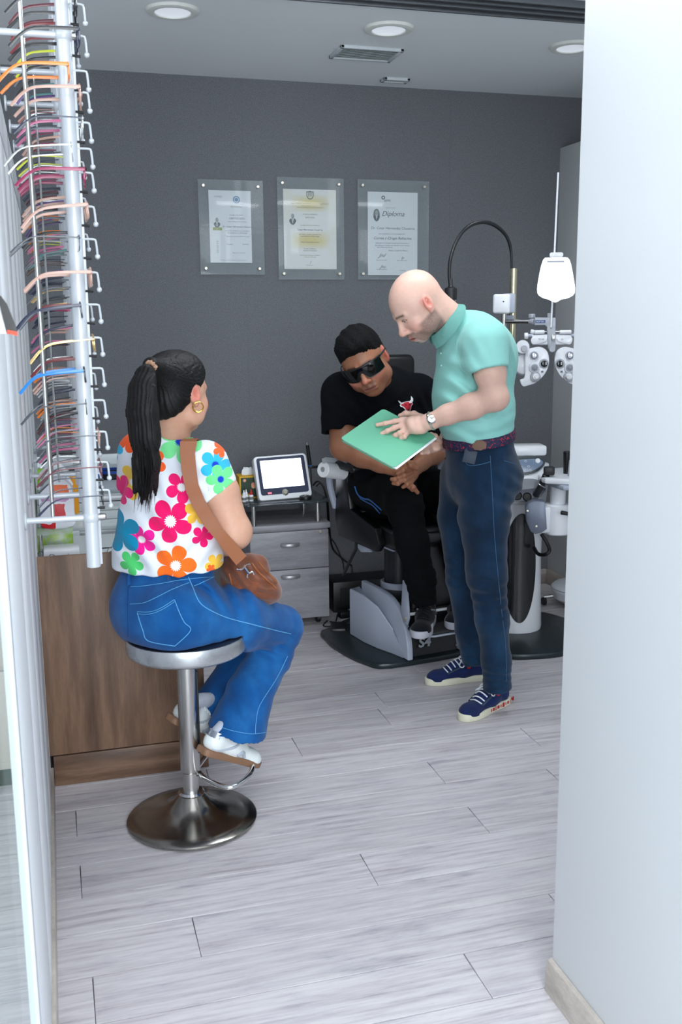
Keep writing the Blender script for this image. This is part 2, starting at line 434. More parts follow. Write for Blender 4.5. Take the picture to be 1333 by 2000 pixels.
# ceiling fittings
def downlight(x, y, which):
    o = T('downlight', which, 'ceiling light', (x, y, CZ), 'round recessed ceiling lights')
    MB().lathe([(0.066, 0.002), (0.072, -0.012), (0.086, -0.014), (0.100, -0.010), (0.106, 0.0), (0.066, 0.002)], (x, y, CZ), 40).build('trim_ring', mat('white lamp ring', (226, 228, 222), 0.4), o)
    t_ = mat('frosted lamp glass', (224, 230, 238), 0.4, emit=0.35)
    MB().lathe([(0.0, -0.004), (0.05, -0.005), (0.070, -0.008), (0.070, 0.0)], (x, y, CZ), 40).build('diffuser', t_, o)
downlight(0.54, 4.21, 'round recessed ceiling light nearest the eyeglass rack')
downlight(1.44, 4.235, 'round recessed ceiling light above the square air vent')
downlight(2.33, 4.30, 'round recessed ceiling light half hidden by the near white wall')
def vent(name, p, label, ns):
    xs = [q.x for q in p]; ys = [q.y for q in p]
    x0, x1, y0, y1 = min(xs), max(xs), min(ys), max(ys); cx, cy = (x0 + x1) / 2, (y0 + y1) / 2
    o = T(name, label, 'vent', (cx, cy, CZ))
    f = MB(); b = 0.018
    f.box((cx, y0 + b / 2, CZ - .006), (x1 - x0, b, .014), bev=.003); f.box((cx, y1 - b / 2, CZ - .006), (x1 - x0, b, .014), bev=.003)
    f.box((x0 + b / 2, cy, CZ - .006), (b, y1 - y0, .014), bev=.003); f.box((x1 - b / 2, cy, CZ - .006), (b, y1 - y0, .014), bev=.003)
    f.build('frame', mat('grille white paint', (196, 202, 206), 0.5), o)
    MB().box((cx, cy, CZ - .0015), (x1 - x0 - b, y1 - y0 - b, .002)).build('backing', mat('grille shadow grey', (96, 104, 106), 0.7), o)
    for i in range(ns):
        y = y0 + b + (y1 - y0 - 2 * b) * (i + .5) / ns
        MB().box((cx, y, CZ - .007), (x1 - x0 - 2 * b, (y1 - y0 - 2 * b) / ns * .72, .0025), rot=Matrix.Rotation(.5, 3, 'X')).build('slat', mat('grille slat paint', (150, 160, 160), 0.5), o)
vent('air_vent', [PZ(665, 88, CZ), PZ(786, 95, CZ), PZ(765, 115, CZ), PZ(650, 110, CZ)], 'larger slatted air vent in the ceiling behind the middle light', 9)
vent('air_vent', [V((1.69, 5.04, 0)), V((1.83, 5.11, 0))], 'small air vent in the ceiling close to the charcoal wall', 3)
# ================================================================== diplomas on the wall
MINK = mat('printing ink black', (40, 44, 52), 0.8, var=0)
MINKG = mat('printing ink grey', (96, 102, 112), 0.8, var=0)
MINKB = mat('printing ink blue', (40, 120, 170), 0.8, var=0)
MGOLDI = mat('printing ink olive gold', (128, 112, 60), 0.8, var=0)
MSKINP = mat('printed face tone', (150, 160, 150), 0.8, var=0)
MPAPER = mat('diploma paper', (232, 238, 242), 0.7, var=0.02, scale=8)
MACRY = mat('acrylic display plate', (176, 190, 194), 0.04, var=0.0, alpha=0.17, coat=0.5)
MBOLT = mat('brushed nickel stand-off', (210, 205, 190), 0.3, 0.9, var=0.03)
_t = NT('diploma paper with pale yellow watermark')
_n = _t.noise(5, 2); _g = _t.node('ShaderNodeTexCoord'); _s = _t.node('ShaderNodeSeparateXYZ'); _t.link(_g.outputs['Object'], _s.inputs[0])
_x = _t.math('MULTIPLY', _s.outputs[0], 9.0); _d = _t.math('SUBTRACT', 1.0, _t.math('MULTIPLY', _x, _x), clamp=True)
_w = _t.math('MULTIPLY', _t.math('SINE', _t.math('MULTIPLY_ADD', _s.outputs[2], 34.0, 1.0)), _d)
_f = _t.math('MULTIPLY_ADD', _n, 0.8, _w); _f = _t.math('SUBTRACT', _f, 0.35, clamp=True)
_t.set(Base_Color=_t.mix(_f, srgb(236, 238, 236), srgb(226, 208, 120)), Roughness=.7); MPAPY = _t.m
NW = (0, -1, 0)
def diploma(label, x0, x1, z0, z1, pap, pm, lines, extra):
    cx, cz = (x0 + x1) / 2, (z0 + z1) / 2
    o = T('framed_diploma', label, 'diploma', (cx, 5.22, z0), 'acrylic framed diplomas in a row')
    MB().box((cx, 5.213, cz), (x1 - x0, 0.005, z1 - z0), bev=.001).build('acrylic_plate', MACRY, o)
    a, b = P(pap[0], pap[1], 5.228), P(pap[2], pap[3], 5.228)
    sheet = MB().box(((a.x + b.x) / 2, 5.2285, (a.z + b.z) / 2), (b.x - a.x, .0015, a.z - b.z)).build('paper', pm, o)
    for x in (x0 + .027, x1 - .027):
        for z in (z0 + .03, z1 - .03):
            MB().cyl((x, YB - .001, z), (x, 5.2035, z), .0085, bev=.002).build('bolt', MBOLT, o)
    for px, py, s, sz, m, sh, al in lines:
        text('lettering', s, sz, P(px, py, 5.2265), NW, m, o, shear=sh, align_x=al)
    extra(o); return o
def bust(o, px, py, k, suit, oval=False):
    c = P(px, py, 5.2265)
    if oval:
        MB().prism([(.019 * k * math.cos(a * PI / 12), .034 * k * math.sin(a * PI / 12)) for a in range(24)], .0003, c, rot=frame(NW)).build('portrait', MINKG, o)
    m = MB(); c2 = V((c.x, c.y - .0006, c.z))
    R = frame(NW)
    m.prism([(.0085 * k * math.cos(a * PI / 8), .013 * k + .012 * k * math.sin(a * PI / 8)) for a in range(16)], .0003, c2, rot=R, mi=0)
    m.prism([(-.019 * k, -.012 * k), (-.016 * k, -.004 * k), (-.007 * k, .002 * k), (.007 * k, .002 * k), (.016 * k, -.004 * k), (.019 * k, -.012 * k), (.010 * k, -.027 * k), (0, -.031 * k), (-.010 * k, -.027 * k)], .0002, c2, rot=R, mi=1)
    m.prism([(-.006 * k, .002 * k), (0, -.026 * k), (.006 * k, .002 * k)], .0004, c2, rot=R, mi=2)
    m.prism([(-.0018 * k, 0), (0, -.02 * k), (.0018 * k, 0)], .0006, c2, rot=R, mi=1)
    m.prism([(-.007 * k, .009 * k), (0, -.001 * k), (.007 * k, .009 * k), (0, .005 * k)], .0006, c2, rot=R, mi=3)
    m.build('portrait', [MSKINP, suit, MPAPER, MINKG], o)
def ex1(o):
    c = P(462, 390, 5.226); R = frame(NW)
    m = MB(); m.lathe([(.013, 0), (.018, .0003), (.018, 0)], c, 24, R); m.lathe([(0, .0003), (.010, .0003), (.010, 0)], c, 20, R)
    m.build('seal', MINKB, o)
    bust(o, 424, 434, .9, MINK)
    q = P(425, 447, 5.2255)
    MB().box(q, (.046, .0008, .014)).build('ribbon', mat('printed yellow band', (150, 160, 50), .8), o)
    text('lettering', 'YY-YYYY', .016, P(426, 482, 5.2265), NW, MINKG, o, tilt=PI / 2)
def ex2(o):
    c = P(606, 381, 5.226); R = frame(NW); m = MB()
    m.prism([(-.019, .02), (-.012, .017), (0, .021), (.012, .017), (.019, .02), (.019, -.006), (.011, -.019), (0, -.023), (-.011, -.019), (-.019, -.006)], .0003, c, rot=R, mi=0)
    m.prism([(-.015, .013), (.015, .013), (.015, -.005), (.008, -.015), (0, -.018), (-.008, -.015), (-.015, -.005)], .0006, c, rot=R, mi=1)
    for x in (-.011, -.006, -.001, .004, .009): m.prism([(x, .010), (x + .003, .011), (x + .002, -.008), (x + .0005, -.010)], .0009, c, rot=R, mi=0)
    m.build('seal', [mat('printed seal brown', (84, 86, 70), .8), MPAPY], o)
    bust(o, 572, 427, 1.0, MINK)
def ex3(o):
    bust(o, 736, 420, .95, MINK, True)
    c = P(749, 386, 5.226)
    MB().lathe([(.005, 0), (.008, .0004), (.010, 0)], c, 20, frame(NW)).build('seal', MINK, o)
L, C_ = 'LEFT', 'CENTER'
diploma('acrylic framed certificate with small blue round seal, leftmost of three on charcoal wall', .761, 1.094, 1.794, 2.26, (407, 371, 493, 513.5), MPAPER, [
    (462, 404, 'ASOCIACION', .010, MGOLDI, 0, C_), (462, 420, 'otorga el presente', .009, MINKG, 0, C_), (463, 427, 'CERTIFICADO', .013, MINKG, 0, C_),
    (463, 433, 'como miembro titular de esta', .008, MINKG, 0, C_), (464, 443, 'Dr. Cesar Hernandez Chavarria', .012, MINK, .3, C_),
    (464, 451, 'por haber cumplido con los requisitos', .008, MINKG, 0, C_), (464, 455, 'de certificacion en oftalmologia', .008, MINKG, 0, C_),
    (465, 462, 'vigente en todo el territorio nacional', .008, MINKG, 0, C_), (449, 477, 'Presidente', .008, MINKG, 0, C_), (480, 477, 'Secretario', .008, MINKG, 0, C_),
    (467, 494, 'Tesorero de la mesa', .008, MINKG, 0, C_), (456, 508, 'documento valido con firma y sello de la mesa directiva', .006, MINKG, 0, C_), (426, 384, 'CONSEJO', .010, MINKG, 0, C_)], ex1)
diploma('acrylic framed diploma with yellow watermark and dark crest, middle of three on charcoal wall', 1.168, 1.524, 1.770, 2.283, (553, 368.5, 658, 526), MPAPY, [
    (606, 398, 'UNIVERSIDAD NACIONAL AUTONOMA DE MEXICO', .0085, MGOLDI, 0, C_), (606, 402, 'FACULTAD DE MEDICINA', .008, MGOLDI, 0, C_), (606, 405.5, 'DIVISION DE ESTUDIOS DE POSGRADO', .008, MGOLDI, 0, C_),
    (606, 419, 'OTORGA EL PRESENTE', .008, MGOLDI, 0, C_), (606, 425, 'DIPLOMA', .012, MGOLDI, 0, C_), (606, 440, 'de especializacion en medicina a', .008, MGOLDI, 0, C_),
    (606, 449, 'Cesar Hernandez Chavarria', .012, MINK, 0, C_), (606, 458, 'por haber cursado y aprobado la', .009, MGOLDI, 0, C_), (606, 461.5, 'especialidad en oftalmologia', .009, MGOLDI, 0, C_),
    (606, 473, 'Centro de atencion medica', .009, MINKG, 0, C_), (606, 486, 'Ciudad de Mexico', .009, MGOLDI, 0, C_), (606, 489.5, 'Ciudad Universitaria', .009, MGOLDI, 0, C_),
    (606, 499, 'POR MI RAZA HABLARA EL ESPIRITU', .007, MGOLDI, 0, C_), (606, 502, 'el director de la facultad', .007, MGOLDI, 0, C_), (606, 513, 'l', .022, MGOLDI, .5, C_), (606, 518, 'Dr. Director', .008, MGOLDI, .2, C_)], ex2)
diploma('acrylic framed Diploma in script with oval portrait, rightmost of three on charcoal wall', 1.60, 2.00, 1.771, 2.283, (718.5, 374, 815.5, 537.5), MPAPER, [
    (757, 391, 'apec', .021, MINK, .25, C_), (764, 406, 'otorga el presente', .008, MINKG, 0, C_), (768, 418, 'Diploma', .037, MINK, .35, C_), (768, 446, 'Dr. Cesar Hernandez Chavarria', .019, MINKG, .12, C_),
    (766, 457, 'por su asistencia al curso y programa de', .009, MINKG, 0, C_), (767, 465.5, 'Cornea y Cirugia Refractiva', .019, MINK, .4, C_),
    (767, 475, 'impartido en el hospital durante el periodo lectivo y', .009, MINKG, 0, C_), (767, 479.5, 'aprobado por el comite de ensenanza con un total de', .009, MINKG, 0, C_), (752, 483, 'horas de practica clinica', .009, MINKG, 0, C_),
    (778, 489.5, 'Mexico, Ciudad de Mexico', .010, MINKG, 0, C_), (746, 499, 'Jml', .028, MINK, .6, C_), (786, 504, 'ly', .022, MINK, .6, C_), (746, 508, 'Director del curso', .008, MINKG, 0, C_), (786, 509, 'Jefe de ensenanza', .008, MINKG, 0, C_),
    (748, 521, 'Jnull'[:3], .024, MINK, .6, C_), (746, 526, 'Secretario general', .008, MINKG, 0, C_), (787, 528, 'Presidente', .008, MINKG, 0, C_)], ex3)

# ================================================================== grey drawer cabinet with a glass shelf
def panel(bl, br, tl):
    bl, br, tl = V(bl), V(br), V(tl); x = (br - bl); w_ = x.length; x.normalize()
    y = tl - bl; y -= x * y.dot(x); h_ = y.length; y.normalize(); n = x.cross(y)
    return bl, Matrix((x, y, n)).transposed(), w_, h_
cb = T('drawer_cabinet', 'grey wood-grain two drawer cabinet with raised glass shelf against charcoal wall', 'cabinet', (1.11, 5.03, 0))
MB().box((1.11, 5.03, .285), (.41, .38, .46), bev=.003).build('body', MGREYW, cb)
MB().box((1.11, 5.022, .532), (.428, .405, .030), bev=.004).build('worktop', MGREYW, cb)
for z, h, n in ((.412, .195, 1), (.178, .262, 2)):
    d_ = MB().box((1.11, 4.833, z), (.408, .018, h), bev=.002).build('drawer', MGREYW, cb)
    zh = P(567, 1064, 4.82).z if n == 1 else P(567, 1126, 4.82).z
    xh = P(567, 1064, 4.82).x
    hm = MB(); pts = [V((xh + .047 * math.cos(a) , 4.824 - .026 * math.sin(a), zh)) for a in np.linspace(0, PI, 13)]
    hm.tube(pts, [.006] + [.010] * 11 + [.006], 8, flat=.6); hm.build('handle', mat('satin nickel', (176, 176, 178), .35, .7), d_)
lk = P(626, 1038, 4.82)
MB().cyl((lk.x, 4.826, lk.z), (lk.x, 4.815, lk.z), .008, bev=.002).build('lock', MBOLT, cb)
for x in (.95, 1.27):
    for y in (4.89, 5.17):
        cw = MB(); cw.cyl((x - .012, y, .024), (x + .012, y, .024), .024, bev=.004); cw.box((x, y, .045), (.02, .02, .03)); cw.build('caster', MBLACK, cb)
gz = .655
t_ = NT('smoked glass shelf'); t_.set(Base_Color=srgb(60, 70, 74), Roughness=.03, Alpha=.72); MSMOKE = t_.m
MB().prism(rrect(.47, .44, .05, 6), .008, (1.085, 5.0, gz), bev=.002).build('glass_shelf', MSMOKE, cb)
for x, y in ((.93, 4.835), (1.268, 4.86), (.93, 5.16), (1.268, 5.16)):
    MB().cyl((x, y, .547), (x, y, gz), .013, bev=.001).build('shelf_post', MCHROME, cb)

tb = T('monitor', 'white framed diagnostic monitor with glowing blank screen on glass shelf', 'monitor', (1.08, 4.95, gz + .008))
bl, R_, w_, h_ = panel(P(507, 979, 4.87), P(611, 969, 4.89), P(499.5, 892, 4.955))
cc = bl + R_ @ V((w_ / 2, h_ / 2, 0))
MB().prism(rrect(w_, h_, .02, 5), .045, cc - R_ @ V((0, 0, .045)), R_, bev=.006).build('housing', MPLAST, tb)
MB().prism(rrect(w_ * .90, h_ * .84, .012, 4), .002, cc + R_ @ V((0, .008, -.001)), R_).build('bezel', mat('dark blue grey glass', (66, 72, 92), .12, coat=.6), tb)
MB().prism(rrect(w_ * .77, h_ * .63, .003, 2), .001, cc + R_ @ V((-.001, .018, .0012)), R_).build('screen', mat('lit screen', (236, 240, 252), .2, var=0, emit=1.25), tb)
kn = cc + R_ @ V((.0, -h_ * .355, .001))
MB().lathe([(0, .006), (.009, .006), (.011, .003), (.016, .001), (.017, 0)], kn, 24, R_).build('knob', MBOLT, tb)
MB().prism(rrect(.02, .009, .002), .0015, cc + R_ @ V((-w_ * .29, -h_ * .345, .001)), R_).build('indicator', mat('red standby lamp', (240, 120, 140), .4, emit=.5), tb)
st = MB(); st.prism([(0, 0), (.10, 0), (.03, .13)], w_ * .7, cc + V((-w_ * .35, .03, -h_ / 2 + .012)), rot=Matrix(((0, 0, 1), (1, 0, 0), (0, 1, 0)))); st.build('stand', MPLAST, tb)

tbx = T('tissue_box', 'yellow tissue box printed with flowers on dark green beside monitor', 'tissue box', P(480, 970, 5.02))
zt = gz + .008
a, b = P(466, 925, 4.98), P(503, 970, 4.98)
bw = .105
bx = V((P(482, 950, 5.0).x + .012, 5.035, zt + .058))
MTB = mat('mustard yellow card', (214, 166, 30), .6)
_t = NT('flower printed card'); _v = _t.node('ShaderNodeTexVoronoi'); _v.inputs['Scale'].default_value = 30
_g = _t.node('ShaderNodeTexCoord'); _t.link(_g.outputs['Object'], _v.inputs[0])
_c = _t.ramp(_t.math('FRACT', _t.math('MULTIPLY', _v.outputs['Color'], 1.0)), [(.0, srgb(236, 196, 40)), (.35, srgb(222, 96, 40)), (.6, srgb(238, 176, 150)), (.8, srgb(240, 200, 60))])
_fl = _t.ramp(_v.outputs['Distance'], [(.30, (1, 1, 1, 1)), (.40, (0, 0, 0, 1))])
_t.set(Base_Color=_t.mix(_fl, srgb(30, 58, 36), _c), Roughness=.5); MFLW = _t.m
MB().box(bx, (bw, .105, .116), bev=.002).build('carton', MTB, tbx)
MB().box(bx + V((.0, -.0532, 0)), (bw * .84, .0012, .100)).build('printed_front', MFLW, tbx)
tm = MB(); rows = []
for i in range(9):
    a_ = i / 8 * 2 * PI
    rows.append([bx + V((.028 * math.cos(a_) * (1 - .4 * j / 4) + .006 * math.sin(3 * a_ + j), .014 * math.sin(a_) * (1 - .2 * j), .054 + .013 * j + (.006 if i % 3 == 0 else 0))) for j in range(4)])
tm.quadgrid(rows); tm.build('tissue', MPAPER, tbx)
def drops(px, cap, label, y=4.93, s=1.0):
    p = P(px, 975, y); p.z = zt
    o = T('eye_drop_bottle', label, 'bottle', p, 'eye drop bottles on the glass shelf')
    MB().lathe([(0, 0), (.011, 0), (.0115, .003), (.0115, .026), (.009, .031), (.006, .033), (0, .033)], p, 20).build('bottle', MPLAST, o)
    MB().lathe([(.0118, .008), (.0118, .022)], p, 20).build('label_band', mat('label print grey', (120, 124, 120), .6), o)
    MB().lathe([(.0078, .032), (.0075, .042), (.004, .046), (.003, .058), (0, .059)], p, 16).build('cap', mat('cap ' + cap, (236, 238, 240) if cap == 'white' else (196, 24, 32), .4), o)
drops(477, 'white', 'white capped eye drop bottle, leftmost in front of tissue box', 4.90)
drops(481.5, 'white', 'white capped eye drop bottle between another white one and the red capped one', 4.92)
drops(491, 'red', 'eye drop bottle with bright red cap in front of tissue box', 4.91)
pk = T('round_base', 'black round dish on the front of the glass shelf below monitor', 'dish', PZ(600, 977, zt))
_p = V((1.205, 4.86, zt))
MB().lathe([(0, 0), (.030, 0), (.032, .006), (.030, .018), (.022, .021), (.012, .019), (0, .018)], _p, 28).build('body', MBLACK, pk)
MB().lathe([(0, .0185), (.006, .021), (0, .025)], _p, 14).build('stud', MBOLT, pk)
# black pen camera standing in its cradle, on a thin stand behind the monitor
pc = T('pen_camera', 'black pen shaped hand camera with silver tip held upright behind monitor', 'camera', P(607, 965, 5.05))
a, b = P(600, 864, 5.05), P(606, 908, 5.05)
MB().cyl(b, a + (b - a) * .12, .010, .0085, bev=.002).build('body', MBLACK, pc)
MB().cyl(a + (b - a) * .12, a, .006, .0055, bev=.001).build('tip', MCHROME, pc)
MB().cyl(P(606, 908, 5.05), P(607, 912, 5.05), .0075).build('blue_collar', mat('blue ring', (30, 110, 200), .4), pc)
hm = MB(); hm.box(P(613, 912, 5.05), (.055, .022, .012), bev=.003); hm.tube([P(607, 912, 5.05), P(609, 945, 5.05), V((P(608, 965, 5.05).x, 5.05, zt))], .003, 6); hm.cyl(V((1.23, 5.05, zt)), V((1.23, 5.05, zt + .006)), .03); hm.build('cradle', MBLACK, pc)

def cable(pts, label, r=.0032, name='cable', group=None, m=None, cat='cable', sm=6):
    o = MB().tube(pts, r, 6, smooth=sm).build(name, m or MRUB)
    return tag(o, label, cat, group)
ck = P
cable([ck(612, 948, 5.02), ck(622, 940, 5.0), ck(634, 955, 4.98), ck(641, 985, 4.98), ck(644, 1030, 5.1), ck(650, 1070, 5.18), ck(668, 1090, 5.19), ck(684, 1103, 5.2), ck(688, 1111, 5.2), V((1.55, 5.15, .012)), V((1.50, 5.0, .006))],
      'black cable looping from behind the monitor down charcoal wall', .0045)
cable([ck(618, 950, 5.03), ck(628, 945, 5.02), ck(638, 975, 5.05), ck(643, 1040, 5.18), ck(656, 1064, 5.2), ck(665, 1085, 5.2), ck(672, 1108, 5.2), V((1.50, 5.18, .012)), V((1.42, 5.02, .006)), V((1.36, 4.86, .006))],
      'thinner black cable hanging straight beside the cabinet side', .0035)
cable([PZ(640, 1212, .006), PZ(632, 1222, .006), PZ(650, 1223, .006), PZ(680, 1216, .006), PZ(708, 1205, .006)], 'black floor cable in a flat loop next to power adapter')
cable([PZ(655, 1230, .02), PZ(668, 1215, .006), PZ(685, 1206, .006), PZ(676, 1190, .006), PZ(706, 1192, .006)], 'black floor cable snaking behind power adapter towards chair base')
cable([PZ(645, 1214, .006), PZ(668, 1217, .006), PZ(690, 1210, .006), PZ(712, 1216, .006)], 'straight black floor cable reaching under the exam chair base')
pa = T('power_adapter', 'black box shaped power adapter lying on floor beside chair base', 'adapter', PZ(661, 1238))
MB().box(PZ(661, 1234) + V((0, 0, .018)), (.075, .13, .036), bev=.006, rot=rotz(-.25)).build('housing', MBLACK, pa)
ps = T('power_strip', 'black power strip in the shadow between cabinet and exam chair', 'power strip', PZ(690, 1202))
MB().box(PZ(693, 1203) + V((0, 0, .018)), (.18, .05, .035), bev=.005, rot=rotz(.12)).build('housing', MBLACK, ps)
for i in range(3): MB().cyl(PZ(686 + 7 * i, 1203) + V((0, 0, .034)), PZ(686 + 7 * i, 1203) + V((0, 0, .037)), .016, bev=.001).build('socket', MGPLAST, ps)
bx_ = T('black_equipment_box', 'long black box on floor in the dark gap between cabinet and exam chair', 'box', V((1.62, 5.1, 0)))
MB().box((1.62, 5.11, .085), (.46, .18, .17), bev=.008).build('housing', MBLACK, bx_)
MB().box((1.62, 5.018, .085), (.38, .006, .10), bev=.002).build('front_grille', mat('dull black grille', (10, 11, 12), .7), bx_)

# ================================================================== examination chair
CA = math.radians(10)
RC = Matrix(((math.cos(CA), math.sin(CA), 0), (math.sin(CA), -math.cos(CA), 0), (0, 0, 1)))   # columns: u (to the right), v (towards the camera), z
CO = V((1.68, 4.47, 0))
def K(u, v, z=0.0): return CO + V((math.cos(CA) * u + math.sin(CA) * v, math.sin(CA) * u - math.cos(CA) * v, z))
RK = Matrix(((math.cos(CA), math.sin(CA), 0), (math.sin(CA), -math.cos(CA), 0), (0, 0, -1)))  # right-handed version for boxes (symmetric shapes)
RKz = rotz(CA)
ch = T('examination_chair', 'black upholstered reclining exam chair on grey floor base', 'chair', K(-.1, 0))
MDPLATE = mat('dark green-grey painted steel plate', (34, 44, 48), .32, .2, var=.05)
uc = -.10
pl = [(-.34, .33), (-.43, .22), (-.455, .02), (-.44, -.16), (-.36, -.30), (.15, -.32), (.24, -.22), (.26, 0), (.22, .24), (.14, .33)]
pl = [(p.x, p.y) for p in catmull([V((a, b, 0)) for a, b in pl], 4, True)]
mb = MB(); mb.prism([(u * math.cos(CA) + v * math.sin(CA), u * math.sin(CA) - v * math.cos(CA)) for u, v in pl], .026, CO, bev=.008)
mb.build('base_plate', MDPLATE, ch)
# two curved grey shells with a black front panel between them
def shell(u0, u1, s):
    prof = [(.34, .03), (.335, .10), (.31, .17), (.26, .235), (.17, .285), (.06, .30), (-.12, .30), (-.12, .03)]
    prof = [(p.x, p.y) for p in catmull([V((a, b, 0)) for a, b in prof[:6]], 5)] + prof[6:]
    prof = prof if s < 0 else [(v - .02, z * .96) for v, z in prof]
    m = MB(); m.prism(prof, u1 - u0, K(u0, 0), rot=Matrix((V((math.sin(CA), -math.cos(CA), 0)), V((0, 0, 1)), V((math.cos(CA), math.sin(CA), 0)))).transposed() if False else Matrix(((math.sin(CA), 0, math.cos(CA)), (-math.cos(CA), 0, math.sin(CA)), (0, 1, 0))), bev=.006)
    return m
shell(-.262, -.232, -1).build('side_cover', MGPLAST, ch)
shell(.03, .06, 1).build('side_cover', MGPLAST, ch)
m = MB()
G = []
for k, (v, z) in enumerate([(.30, .028), (.292, .06), (.27, .14), (.23, .20), (.15, .25), (.05, .275), (-.10, .275)]):
    G.append([K(-.236, v, z), K(.034, v, z)])
m.quadgrid(G); m.box(K(-.10, .07, .14), (.26, .30, .22), rot=RKz)
m.build('front_cover', MBLACK, ch)
# big rounded grey housing to the left, behind the shell
m = MB(); G = []
for k in range(9):
    a = k / 8 * PI / 2
    G.append([K(-.262 - .05 * math.sin(a), .30 - .40 * (1 - math.cos(a)) * .5 - .02 * k, .03), K(-.262 - .045 * math.sin(a), .28 - .40 * (1 - math.cos(a)) * .5 - .02 * k, .17), K(-.262 - .03 * math.sin(a), .20 - .38 * (1 - math.cos(a)) * .5 - .012 * k, .262)])
hs = [(-.262, .30), (-.275, .22), (-.30, .12), (-.315, 0), (-.315, -.14), (-.25, -.16), (-.25, .29)]
m = MB(); m.prism([(u * math.cos(CA) + v * math.sin(CA), u * math.sin(CA) - v * math.cos(CA)) for u, v in hs], .235, CO + V((0, 0, .027)), bev=.006)
for v in m.bm.verts:
    rel = v.co - CO; vv = rel.x * math.sin(CA) - rel.y * math.cos(CA); zz = v.co.z
    if zz > .1:
        lim = .22; d = max(0, vv - .0)
        v.co.z = .03 + (zz - .03) * max(.12, 1 - (d / .30) ** 2.2)
m.build('housing', MGPLAST, ch)
m = MB(); m.lathe([(.088, .245), (.092, .30), (.084, .305), (.080, .25)], K(-.10, -.03), 36); m.build('collar', MGPLAST, ch)
MB().cyl(K(-.10, -.03, .10), K(-.10, -.03, .56), .072, seg=28).build('lift_column', mat('dark column sleeve', (26, 30, 38), .4, var=.1), ch)
text('lettering', 'S4', .062, K(-.150, .302, .088), K(0, 1) - CO, mat('silver lettering', (150, 156, 164), .4, var=0), ch, shear=.1, ext=.0008, bold=.002, sx=1.1)
for u, z in ((-.238, .045), (.025, .05)): MB().cyl(K(u, .296, z), K(u, .304, z), .004).build('screw', MBOLT, ch)
# seat and back
def cushion(name, c, size, bev, rx=0.0, mt=None, par=None, lab=None):
    R = rotz(CA) @ Matrix.Rotation(rx, 3, 'X')
    o = MB().box(c, size, bev=bev, rot=R, seg=4).build(name, mt or MLEATH, par or ch)
    return o
cushion('seat', K(uc, .08, .585), (.44, .50, .11), .045)
MB().box(K(uc, .02, .528), (.36, .42, .02), rot=RKz, bev=.004).build('seat_frame', MGPLAST, ch)
cushion('backrest', K(uc + .01, -.26, .93), (.44, .10, .62), .045, rx=-.10)
cushion('headrest', K(.015, -.315, 1.325), (.25, .085, .125), .038, rx=-.05)
for s in (-1, 1):
    bo = MB(); pts = [(-.22, .60), (-.20, .90), (-.10, .90), (-.05, .68), (.20, .63), (.24, .56), (.20, .52), (-.18, .52)]
    u0 = uc + s * .235 - .022
    bo.prism([(v, z) for v, z in pts], .044, K(u0, 0), rot=Matrix(((math.sin(CA), 0, math.cos(CA)), (-math.cos(CA), 0, math.sin(CA)), (0, 1, 0))), bev=.012)
    bo.build('side_bolster', MLEATH, ch)
    MB().box(K(uc + s * .30, .0, .897), (.085, .30, .035), bev=.016, rot=RKz, seg=3).build('armrest', MLEATH, ch)
    MB().tube([K(uc + s * .30, -.1, .885), K(uc + s * .30, -.18, .80), K(uc + s * .25, -.22, .66)], .016, 8, smooth=4).build('arm_support', MGPLAST, ch)
m = MB(); m.tube([K(-.34, -.02, .56), K(-.36, .02, .50), K(-.36, -.12, .34)], .008, 6); m.build('recline_lever', MBLACK, ch)
m = MB(); m.prism([(-.20, .575), (.05, .56), (.12, .50), (.02, .48)], .012, K(-.335, 0), rot=Matrix(((math.sin(CA), 0, math.cos(CA)), (-math.cos(CA), 0, math.sin(CA)), (0, 1, 0))), bev=.003); m.build('seat_side_cover', MGPLAST, ch)
# leg panel hanging from the seat front, seams near its top
lp = MB(); R = rotz(CA) @ Matrix.Rotation(-.09, 3, 'X')
lp.box(K(-.087, .305, .405), (.315, .065, .30), bev=.02, rot=R, seg=3)
lp.build('leg_panel', MLEATH, ch)
MB().box(K(-.087, .30, .585), (.33, .10, .055), bev=.022, rot=R, seg=3).build('leg_panel_roll', MLEATH, ch)
for s, u in ((-1, -.262), (1, .088)):
    m = MB(); m.prism([(.30, .40), (.335, .40), (.355, .235), (.34, .20), (.31, .20), (.285, .25)], .010, K(u - .005, 0), rot=Matrix(((math.sin(CA), 0, math.cos(CA)), (-math.cos(CA), 0, math.sin(CA)), (0, 1, 0))), bev=.002)
    m.build('footrest_bracket', MGPLAST, ch)
    MB().cyl(K(u - .01, .325, .225), K(u + .01, .325, .225), .012, bev=.002).build('pivot', MBOLT, ch)
MB().cyl(K(-.25, .325, .243), K(.07, .325, .243), .0075).build('hinge_bar', MPLAST, ch)
fp = [(-.262, .34), (.062, .34), (.075, .455), (.02, .47), (-.20, .47), (-.265, .43)]
m = MB(); m.prism([(u * math.cos(CA) + v * math.sin(CA), u * math.sin(CA) - v * math.cos(CA)) for u, v in fp], .012, CO + V((0, 0, .178)), bev=.003)
m.build('footrest', mat('ribbed dark footrest rubber', (38, 40, 40), .55), ch)
m = MB(); m.prism([(u * math.cos(CA) + v * math.sin(CA), u * math.sin(CA) - v * math.cos(CA)) for u, v in [(u_ * 1.012, v_ + .004) for u_, v_ in fp]], .008, CO + V((0, 0, .169)), bev=.002)
m.build('footrest_edge', MGPLAST, ch)
